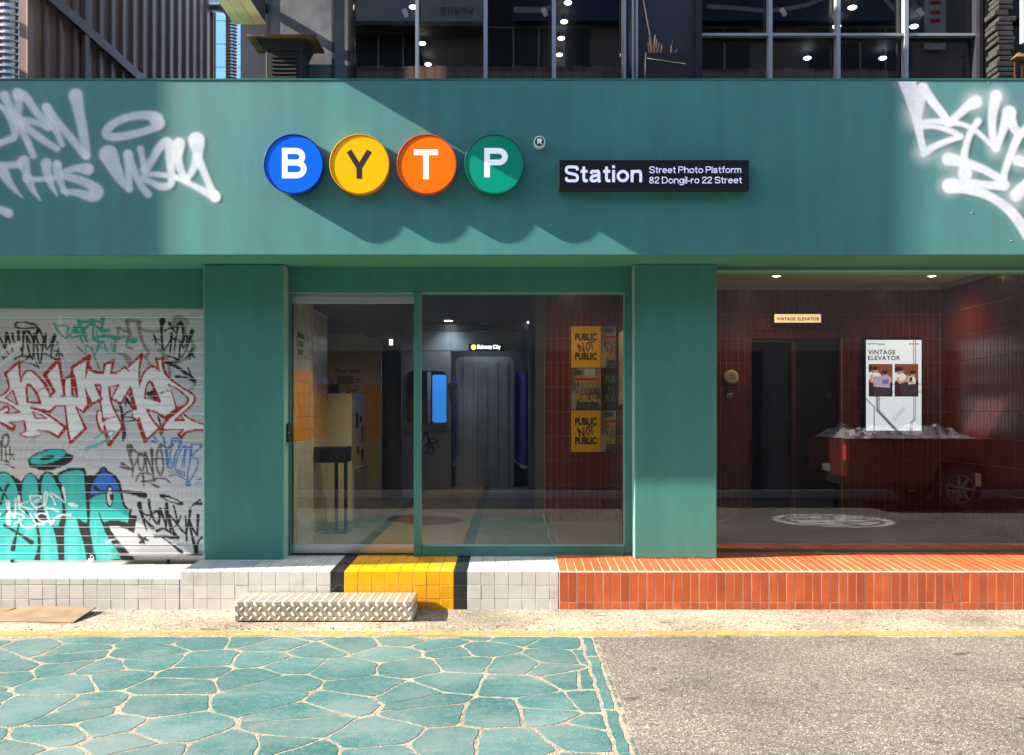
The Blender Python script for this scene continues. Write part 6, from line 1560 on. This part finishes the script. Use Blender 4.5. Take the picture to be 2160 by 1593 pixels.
# room behind
struct(box("upper_room_floor", -2.0, 4.6, 7.63, 13.0, 3.80, 3.868, M_BLACKM))
struct(box("upper_room_ceiling", -1.0, 4.6, 7.42, 13.0, 5.40, 5.5, mat("upper_ceiling",(0.012,0.012,0.014),rough=.7)))
struct(box("upper_room_wall_rear", -2.0, 4.6, 12.9, 13.0, 3.87, ZT, mat("upper_rear",(0.010,0.010,0.012),rough=.8)))
struct(box("upper_room_wall_left", -2.08, -2.0, 7.45, 12.9, 3.87, ZT, M_BLACKM))
struct(box("upper_room_wall_right", 4.6, 4.68, 7.45, 12.9, 3.87, ZT, M_BLACKM))
M_WD = mat("plank_wood", srgb(204,150,118), rough=.65, objvar=.18, var=.15, vscale=9, stretch=(4,4,.6))
def plank_screen(px0, px1, py, label):
    t = thing("plank_screen", (wx((px0+px1)/2,7.6), 7.6, 3.87), label, "plank screen")
    x = wx(px0,7.6); i = 0
    while x < wx(px1,7.6):
        w = random.uniform(.075,.095)
        box("plank", x, x+w-.004, 7.60, 7.62, 3.869, wz(py,7.6)+random.uniform(-.006,.006), M_WD, t)
        x += w
plank_screen(742, 1312, 140, "low wooden plank screen behind the left upper window")
plank_screen(1482, 1868, 145, "low wooden plank screen behind the right upper window")
def uplamp(px, py, zc, label, col, r=.045):
    D = (zc-EYE)*F/(CY-py)
    X = wx(px, D)
    t = thing("pendant_lamp", (X,D,zc), label, "lamp", "lamps in the upper room")
    lathe("bulb", (X,D,zc), (0,0,-1), [(0,0.02),(r*.7,.016),(r,.004),(r*.8,-.004),(0,-.006)], mat("bulb_%.2f"%col[2], col, emit=7), t, n=16)
    cyl("cord", (X,D,zc+.006), (X,D,5.399), .004, M_BLACK, t, n=6)
WW=(1.0,0.80,0.56); CW=(0.85,0.92,1.0)
names = ["nearest","second","third","fourth","fifth","sixth"]
for k,(px,py) in enumerate(((1198,5),(1190,45),(1184,80),(1180,115),(1178,145),(1176,160))):
    uplamp(px, py, 5.32, "%s lamp from the glass in the right row of the left upper window" % names[k], CW if k % 2 == 0 else WW, .036)
for k,(px,py) in enumerate(((871,14),(891,91),(903,135),(909,163))):
    uplamp(px, py, 5.32, "%s lamp from the glass in the left row of the left upper window" % names[k], CW if k == 2 else WW, .036)
for k,(px,py,c,l) in enumerate(((1798,15,WW,"warm lamp high behind the third pane of the right upper window"),(1765,55,WW,"warm lamp by the middle mullion of the right upper window"),(1703,122,CW,"white lamp low behind the second pane of the right upper window"),(1862,122,CW,"white lamp low behind the third pane of the right upper window"),(1928,55,CW,"white lamp by the last mullion of the right upper window"))):
    uplamp(px, py, 5.32, l, c, .042)
for k,(px,py,l) in enumerate(((853,22,"small tilted spotlight behind the first pane of the left upper window"),(1146,20,"small tilted spotlight behind the third pane of the left upper window"),(1649,20,"small tilted spotlight behind the second pane of the right upper window"),(1938,20,"small tilted spotlight behind the last pane of the right upper window"))):
    D = 8.6; X, Z = wx(px,D), wz(py,D)
    t = thing("spotlight", (X,D,Z), l, "spotlight", "spotlights in the upper room")
    cyl("head", (X,D,Z), (X+.02,D-.03,Z-.06), .022, mat("spot_white",(0.75,0.75,0.75),rough=.4,emit=.10), t, n=14)
    cyl("stem", (X,D,Z), (X,D,5.399), .006, M_BLACK, t, n=6)

# ---- vent hood on the wall
hd = thing("vent_hood", (-1.66, 7.0, 3.87), "black vent box under a flat rusty cap plate on the upper wall", "vent")
M_RUST = mat("rusty_plate", srgb(120,88,52), rough=.7, metal=.3, var=.3, vscale=9, col2=srgb(74,54,36), dscale=10)
box("cap_plate", wx(521,6.82), wx(667,6.82), 6.80, 7.13, 4.178, 4.192, M_RUST, hd)
bm = bmesh.new()
bm_box(bm, wx(566,6.95), wx(641,6.95), 6.88, 7.148, ZFT+.011, 4.10, .004)
vs_ = [bm.verts.new(q) for q in ((wx(566,6.95),6.88,4.10),(wx(641,6.95),6.88,4.10),(wx(641,6.95),7.12,4.10),(wx(566,6.95),7.12,4.10),(wx(548,6.95),6.84,4.177),(wx(652,6.95),6.84,4.177),(wx(652,6.95),7.12,4.177),(wx(548,6.95),7.12,4.177))]
for q in ((0,1,5,4),(1,2,6,5),(2,3,7,6),(3,0,4,7),(4,5,6,7)): bm.faces.new([vs_[i] for i in q])
bobj("duct_box", bm, mat("soot_black",(0.006,0.006,0.008),rough=.7), hd)
for k in range(6): box("louvre", wx(578,6.95), wx(630,6.95), 6.868, 6.8795, 3.90+.03*k, 3.912+.03*k, M_BLACKM, hd)

# ---- planter with dry twigs
pb = thing("planter_box", (1.15, 7.0, 3.87), "black planter box with dry twigs between the upper windows", "planter")
zp = wz(117,6.95)
boxes("box", [(wx(1362,6.95),wx(1445,6.95),6.90,6.915,ZFT+.0105,zp),(wx(1362,6.95),wx(1445,6.95),7.06,7.075,ZFT+.0105,zp),(wx(1362,6.95),wx(1362,6.95)+.012,6.9155,7.0595,ZFT+.0105,zp),(wx(1445,6.95)-.012,wx(1445,6.95),6.9155,7.0595,ZFT+.0105,zp)], M_BLACK, pb)
box("soil", wx(1362,6.95)+.0125, wx(1445,6.95)-.0125, 6.916, 7.059, ZFT+.0105, zp-.03, mat("dry_soil",(0.04,0.03,0.02),rough=.95), pb)
M_BRASS = mat("brass_edge", (0.55,0.42,0.22), rough=.35, metal=.7)
cyl("wire", (wx(1362,6.95),6.896,wz(129,6.95)), (wx(1444,6.95),6.896,wz(141,6.95)), .0035, M_BRASS, pb, n=8)
cyl("wire", (wx(1360,6.95),6.896,wz(117,6.95)), (wx(1357,6.95),6.896,ZFT+.011), .0035, M_BRASS, pb, n=8)
M_TW = mat("dry_twig", srgb(176,132,104), rough=.8, var=.2, vscale=30)
for px0,py0,px1,py1,r in ((1379,112,1358,-6,.007),(1376,114,1370,76,.008),(1380,114,1381,74,.010),(1386,114,1384,82,.008),(1392,114,1396,95,.007),(1389,114,1399,98,.005),(1415,114,1416,98,.009),(1420,114,1427,106,.006),(1412,114,1419,83,.002),(1371,114,1367,88,.005),(1384,114,1391,92,.004)):
    cyl("twig", (wx(px0,6.98),6.98,wz(py0+8,6.98)), (wx(px1,6.98)+random.uniform(-.004,.004),6.98+random.uniform(-.03,.03),wz(py1,6.98)), r, M_TW, pb, n=7, r1=r*.6)

# ---- stack of weathered slabs at the right end
st = thing("slab_stack", (3.75, 7.1, 3.87), "ragged stack of dark slabs at the right end of the upper wall", "stack")
z = ZFT+.0105
M_SLB = mat("sooty_slab", (0.018,0.016,0.016), rough=.85, var=.4, vscale=12, bump=.4, bscale=20)
k = 0
while z < 4.9:
    h = random.uniform(.028,.05); dx = random.uniform(-.02,.02)
    box("slab", wx(2092,7.05)+dx, wx(2128,7.05)+dx+random.uniform(-.02,.02), 6.98, 7.168, z, z+h-.004, M_SLB, st, bevel=.006)
    z += h; k += 1
lh = thing("copper_lantern", (3.85, 7.0, 3.87), "small rusty copper lantern beside the slab stack", "lantern")
for dx in (0,.055): box("post", wx(2134,7)+dx, wx(2134,7)+dx+.010, 6.96, 6.97, ZFT+.0105, 4.07, mat("copper_rust", srgb(84,40,26), rough=.6, metal=.4, var=.3), lh)
mobj("roof", [(wx(2128,7),6.90,4.07),(wx(2160,7),6.90,4.07),(wx(2160,7),7.04,4.07),(wx(2128,7),7.04,4.07),(wx(2144,7),6.97,4.13)], [(3,2,1,0),(0,1,4),(1,2,4),(2,3,4),(3,0,4)], M_RUST, lh)
wp = thing("white_panel_sign", (3.95, 6.95, 4.2), "plain white panel at the top right edge above the fascia", "panel")
box("panel", wx(2153,6.95), wx(2230,6.95), 6.93, 6.96, wz(92,6.95), 5.6, mat("white_panel_paint",(0.7,0.7,0.78),rough=.4), wp)
box("bracket", wx(2170,6.95), wx(2180,6.95), 6.9605, 7.168, 4.4, 4.43, M_BLACK, wp)

# ---- projecting blade sign: its shadow is the long diagonal on the fascia
bs = thing("projecting_sign", (-1.96, 6.7, 4.34), "projecting sign box with a cream boarded underside, top left above the fascia", "sign")
XB0, XB1, ZB0 = -2.073, -1.842, 4.342
M_CREAM = mat("cream_board", srgb(214,202,156), rough=.55, objvar=.05, var=.08, vscale=6)
box("box", XB0, XB1, 6.173, 6.99, ZB0+.013, 7.1, M_BLACKM, bs)
wB = (XB1-XB0)/3
for k in range(3):
    box("soffit_board", XB0+k*wB+.0015, XB0+(k+1)*wB-.0015, 6.175, 6.988, ZB0, ZB0+.0125, M_CREAM, bs)
for k,(dx,y) in enumerate(((.02,6.95),(.215,6.95),(.11,6.80),(.165,6.86))):
    lathe("screw", (XB0+dx, y, ZB0), (0,0,-1), [(0,.0012),(.004,.001),(.004,0)], M_RUST, bs, n=8)
box("bracket", -1.98, -1.93, 6.9905, YU-.0005, 4.55, 4.60, M_BLACK, bs)

# ================================================================== left: clad building, ducts, blue wall
XC = -3.94
cl = thing("clad_building", (XC, 9.6, 0), "brown standing seam clad wall of the building behind on the left", "building")
M_CL = mat("brown_steel_cladding", srgb(182,152,134), rough=.5, metal=.25, objvar=.05, var=.06, vscale=1.5)
M_CLD = mat("brown_trim_seam_shade", srgb(128,104,92), rough=.5, metal=.2)
box("core", XC-.6, XC-.03, 7.66, 12.45, 3.0, 8.0, M_CLD, cl)
pc = .26
y = 7.10+.54
i = 0
while y < 12.36:
    w = min(pc, 12.40-y)
    bm = bmesh.new()
    bm_box(bm, XC-.029, XC-.018, y+.001, y+w-.001, 3.0, 8.0)
    pn = bobj("clad_panel", bm, M_CL, cl)
    box("seam", XC-.0178, XC+.020, y+w-.040, y+w-.004, 3.0, 8.0, M_CLD, pn, bevel=.004)  # darker than the panels: the seam's shadow line put into the colour
    y += w; i += 1
box("rail", XC+.0225, XC+.06, 7.66, 12.4, 4.90, 5.0, M_CLD, cl)
box("post", XC+.0225, XC+.055, 8.52, 8.60, 3.0, 4.899, M_CLD, cl)
box("post", XC+.0225, XC+.055, 8.52, 8.60, 5.001, 8.0, M_CLD, cl)
box("post", XC+.0225, XC+.05, 10.6, 10.66, 3.0, 4.899, M_CLD, cl)
def duct(px, D, w_px, z1, label, ring):
    X = wx(px, D); r = w_px/2*D/F
    t = thing("spiral_duct", (X, D, 3.0), label, "duct", "silver spiral ducts")
    prof = []
    z = 0.0
    while z < z1-3.0:
        prof += [(r, z), (r, z+ring*.84), (r*1.05, z+ring*.89), (r*1.05, z+ring*.95)]; z += ring
    lathe("pipe", (X, D, 3.0), (0,0,1), prof, mat("galvanised_duct", (0.52,0.48,0.45), rough=.28, metal=.95, var=.12, vscale=8), t, n=28, smooth=False)
    for p in t.children[0].data.polygons: p.use_smooth = True
    return t, X, r
duct(19, 7.35, 38, 7.5, "thick silver spiral duct at the left edge above the fascia", .052)
t, X, r = duct(489, 12.2, 25, 6.60, "thin silver spiral duct with an elbow beside the blue wall", .043)
bm = bmesh.new(); prev = None
for a in np.linspace(0, math.pi/2, 8):
    p = Vector((X-.14*(1-math.cos(a)), 12.2, 6.60+.14*math.sin(a)))
    if prev is not None: bm_cyl(bm, prev, p, r*1.02, n=20)
    prev = p
bm_cyl(bm, prev, prev+Vector((-.35,0,.02)), r*1.02, n=20)
bobj("elbow", bm, MATS["galvanised_duct"], t, smooth=True)
cyl("flex_hose", (wx(42,7.4),7.4,4.05), (wx(47,7.4),7.4,3.9), .010, M_PAPER, thing("thin_hose", (wx(45,7.4),7.4,3.9), "thin white hose beside the thick duct", "hose"), n=10)
bl = thing("blue_building", (-3.6, 14.5, 0), "sliver of a light blue panelled building behind the ducts", "building")
M_BL = mat("light_blue_panel", srgb(112,168,214), rough=.5, objvar=.05)
box("core", -6.0, -3.55, 14.52, 16, 0, 11, M_BLACKM, bl)
zz = 3.2
while zz < 11:
    for k in range(3): box("panel", -5.9+.79*k, -5.9+.79*(k+1)-.01, 14.50, 14.519, zz, zz+.35, M_BL, bl)
    zz += .36
ac = struct(box("terrace_floor", -4.95, -2.09, 7.63, 14.4, 3.70, 3.855, M_BLACKM))

# ================================================================== left neighbour (unseen; sign box and fascia shaped to shade the green front)
nb_ = thing("neighbour_shop", (-6.2, 7.2, 0), "unseen neighbouring shop front to the left with a sign box shaped to shade the fascia", "shop")
M_NR = mat("neighbour_render",(0.34,0.31,0.27),rough=.8,var=.15)
box("wall", -12.0, -5.03, 7.76, 8.1, 0, 6.4, M_NR, nb_)
box("fascia", -12.0, -5.30, 7.04, 7.759, 2.60, 5.0, mat("neighbour_shade_fascia",(0.24,0.22,0.20),rough=.7), nb_)  # unseen block, placed so that it shades the upper shutter
box("sign_box", -5.27, -5.02, 6.47, 7.199, 1.90, 5.35, mat("neighbour_shade_box",(0.18,0.17,0.16),rough=.5), nb_)  # unseen slab, sized to shade the green fascia's left end and left pillar
box("sign_arm", -5.18, -5.12, 7.1995, 7.759, 5.20, 5.28, M_BLACK, nb_)
for k in range(2):
    d_ = box("door", -7.9-2.2*k, -6.9-2.2*k, 7.70, 7.759, .02, 2.1, M_UB, nb_)
    box("handle", -7.0-2.2*k, -6.97-2.2*k, 7.66, 7.6995, .95, 1.2, M_ALU, d_)
box("sill", -6.6, -5.30, 7.5, 7.759, .0, .25, M_GROUT, nb_)

rn = thing("right_neighbour_shop", (8.0, 7.3, 0), "plain rendered shop building adjoining the green front on the right", "shop")
box("wall", 5.12, 14.0, 7.30, 10.5, 0, 6.2, mat("right_render",(0.30,0.28,0.26),rough=.85,var=.15,bump=.1), rn)
for k in range(3):
    w_ = box("window", 5.7+2.7*k, 7.6+2.7*k, 7.27, 7.299, .9, 2.5, mat("right_glass",(0.02,0.025,0.03),rough=.1), rn)
    box("frame", 5.64+2.7*k, 7.66+2.7*k, 7.262, 7.2695, 2.5005, 2.58, M_ALU, w_); box("frame", 5.64+2.7*k, 7.66+2.7*k, 7.262, 7.2695, .82, .8995, M_ALU, w_)
box("closer_wall", 5.001, 5.119, 7.32, 10.9, 0, 6.2, MATS["right_render"], rn)

# ================================================================== opposite side of the street (seen only in the glass)
YO = -1.25
ob = thing("opposite_building", (0, YO, 0), "dark brick building across the street, mirrored in the windows", "building")
M_OB = mat("opposite_brick", (0.20,0.17,0.15), rough=.85, var=.25, vscale=2)
box("wall", -48, 20, YO-3, YO, 0, 9.0, M_OB, ob)
for k in range(9):
    x = -11.4+2.7*k
    w_ = box("shopfront", x, x+2.2, YO+.001, YO+.06, .12, 2.5, mat("opposite_shutter",(0.03,0.03,0.035),rough=.6), ob)
    for fl_ in range(2):
        z0 = 4.6+2.6*fl_
        wn_ = box("window", x+.2, x+1.9, YO+.001, YO+.03, z0, z0+1.5, mat("opposite_window",(0.02,0.025,0.03),rough=.5), ob)
        for j in range(1,4): box("glazing_bar", x+.2+.425*j-.015, x+.2+.425*j+.015, YO+.0305, YO+.05, z0, z0+1.5, mat("opposite_bar",(0.30,0.30,0.28)), wn_)
        box("glazing_bar", x+.2, x+1.9, YO+.0305, YO+.045, z0+.7, z0+.73, MATS["opposite_bar"], wn_)
box("kerb", -13, 13, YO+.0005, YO+.35, .004, .12, M_GROUT, ob)
rf = 2*(YU+.1)-YO                # virtual depth of the opposite wall in the upper windows
def ox_(px): return wx(px, rf)
def oz_(py): return wz(py, rf)
so1 = thing("grey_restaurant_sign", (ox_(880), YO, oz_(40)), "grey signboard with Korean lettering across the street, mirrored in the upper window", "signboard")
box("board", ox_(735), ox_(1020), YO+.07, YO+.30, oz_(70), oz_(-70), mat("grey_sign_face",(0.42,0.43,0.50),rough=.5), so1)
fit_text("lettering", "일반음식점", ox_(932), ox_(1001), oz_(48), oz_(30), YO+.302, M_INK, so1, face=1, bold=.01)
box("awning", ox_(735), ox_(1020), YO+.07, YO+.5, oz_(80), oz_(71), mat("awning_stripe",(0.10,0.12,0.12),rough=.7,var=.5,vscale=4), so1)
so2 = thing("navy_signboard", (ox_(1500), YO, oz_(40)), "navy signboard with pale wave bands across the street, mirrored in the upper windows", "signboard")
box("board", ox_(1082), ox_(1880), YO+.07, YO+.28, oz_(58), oz_(-80), mat("navy_sign_face",(0.012,0.022,0.085),rough=.4), so2)
def wave(pts, w):
    Q = catmull(pts); v = []
    for k,(px,py) in enumerate(Q):
        v += [(ox_(px),YO+.283,oz_(py-w/2)),(ox_(px),YO+.283,oz_(py+w/2))]
    mobj("wave_band", v, [(2*k,2*k+1,2*k+3,2*k+2) for k in range(len(Q)-1)], mat("pale_wave",(0.34,0.34,0.36),rough=.6), so2)
wave([(1084,36),(1150,34),(1190,10),(1230,-40)], 12); wave([(1484,28),(1540,32),(1620,38),(1690,26),(1740,2),(1790,-50)], 9); wave([(1800,-40),(1840,0),(1872,36)], 14)
so3 = thing("white_banner_sign", (ox_(1965), YO, oz_(60)), "white hanging banner with red strokes across the street, mirrored in the right upper window", "banner")
box("board", ox_(1946), ox_(1990), YO+.07, YO+.10, oz_(110), oz_(-40), mat("white_banner",(0.5,0.48,0.5),rough=.6), so3)
for y0 in (8, 28, 45): box("red_stroke", ox_(1958), ox_(1978), YO+.1005, YO+.104, oz_(y0+8), oz_(y0), M_PR, so3)

# ---- pickup truck parked across the street
tk = thing("pickup_truck", (7.0, .55, 0), "dark red pickup truck with a plastic covered load, mirrored in the display window", "truck")
M_TR = mat("maroon_paint", (0.10,0.02,0.015), rough=.25, coat=.5)
tx0, ty0, ty1 = 4.86, -.45, 1.32
def prism(name, prof, ya, yb, m, parent, bev=.02):
    bm = bmesh.new()
    a = [bm.verts.new((x,ya,z)) for x,z in prof]; b = [bm.verts.new((x,yb,z)) for x,z in prof]
    bm.faces.new(a[::-1]); bm.faces.new(b)
    n = len(prof)
    for i in range(n): bm.faces.new((a[i],a[(i+1)%n],b[(i+1)%n],b[i]))
    bmesh.ops.recalc_face_normals(bm, faces=bm.faces[:])
    bmesh.ops.bevel(bm, geom=bm.edges[:], offset=bev, segments=2, affect='EDGES')
    return bobj(name, bm, m, parent)
def arch(cx_, r, z0, n=10): return [(cx_+r*math.cos(t), z0+r*math.sin(t)) for t in np.linspace(0, math.pi, n)]
bodyp = [(tx0,.42),(tx0,1.05),(tx0+2.0,1.05),(tx0+2.05,1.08),(tx0+2.35,1.62),(tx0+2.75,1.70),(tx0+3.6,1.68),(tx0+4.25,1.12),(tx0+5.2,1.0),(tx0+5.35,.8),(tx0+5.35,.42)] + arch(tx0+4.5,.40,.42) + arch(tx0+1.66,.40,.42)
prism("body", bodyp, ty0, ty1, M_TR, tk)
prism("side_window", [(tx0+2.35,1.15),(tx0+2.5,1.56),(tx0+3.5,1.58),(tx0+3.95,1.18)], ty1-.02, ty1+.012, M_BLACK, tk, .004)
for cxw in (tx0+1.66, tx0+4.5):
    for yy, sg_ in ((ty1,1),(ty0,-1)):
        wq = thing_w = lathe("wheel", (cxw, yy-.02*sg_, .33), (0,sg_,0), [(.20,-.20),(.31,-.20),(.33,-.17),(.33,-.03),(.31,0.0),(.22,.012),(.21,0)], mat("tyre_rubber",(0.015,0.015,0.016),rough=.8), tk, n=32)
        bm = bmesh.new(); bm_lathe(bm, (cxw, yy-.02*sg_, .33), (0,sg_,0), [(.215,-.02),(.215,.008),(.195,.010),(.190,-.02)], 32)
        for k in range(7):
            a = 2*math.pi*k/7; c = Vector((cxw,yy-.02*sg_,.33)); d = Vector((math.cos(a),0,math.sin(a)))
            bm_cyl(bm, c+d*.02, c+d*.20, .030, .022, n=8)
        bobj("rim", bm, mat("dull_alloy",(0.22,0.22,0.22),rough=.5,metal=.6), wq)
box("tail_lamp", tx0-.012, tx0+.05, ty1-.12, ty1+.006, .75, .98, M_PR, tk)
box("number_plate", tx0-.014, tx0-.001, .3, .62, .55, .66, M_PAPER, tk)
box("rear_bumper", tx0-.08, tx0-.005, ty0+.05, ty1-.05, .40, .52, M_BLACK, tk)
ld = thing("covered_load", (5.8, .45, 1.06), "crumpled translucent plastic sheeting over the truck bed load, mirrored in the display window", "plastic sheeting")
n1, n2 = 30, 20; v = []
for i in range(n1+1):
    for j in range(n2+1):
        u, w_ = i/n1, j/n2
        e = min(u,1-u,w_,1-w_)*8; e = min(1,e)
        x = tx0+.06+1.88*u; yv = ty0+.08+1.60*w_
        z = 1.062+e*(.05+.22*abs(mnoise.noise((x*2.6,yv*2.3,.5)))+.10*mnoise.noise((x*8,yv*8,3))+.04*mnoise.noise((x*19,yv*19,1)))
        v.append((x,yv,max(1.062,z)))
mobj("sheet", v, [(i*(n2+1)+j,(i+1)*(n2+1)+j,(i+1)*(n2+1)+j+1,i*(n2+1)+j+1) for i in range(n1) for j in range(n2)], mat("plastic_sheeting",(0.30,0.29,0.28),rough=.4,var=.5,vscale=9), ld)
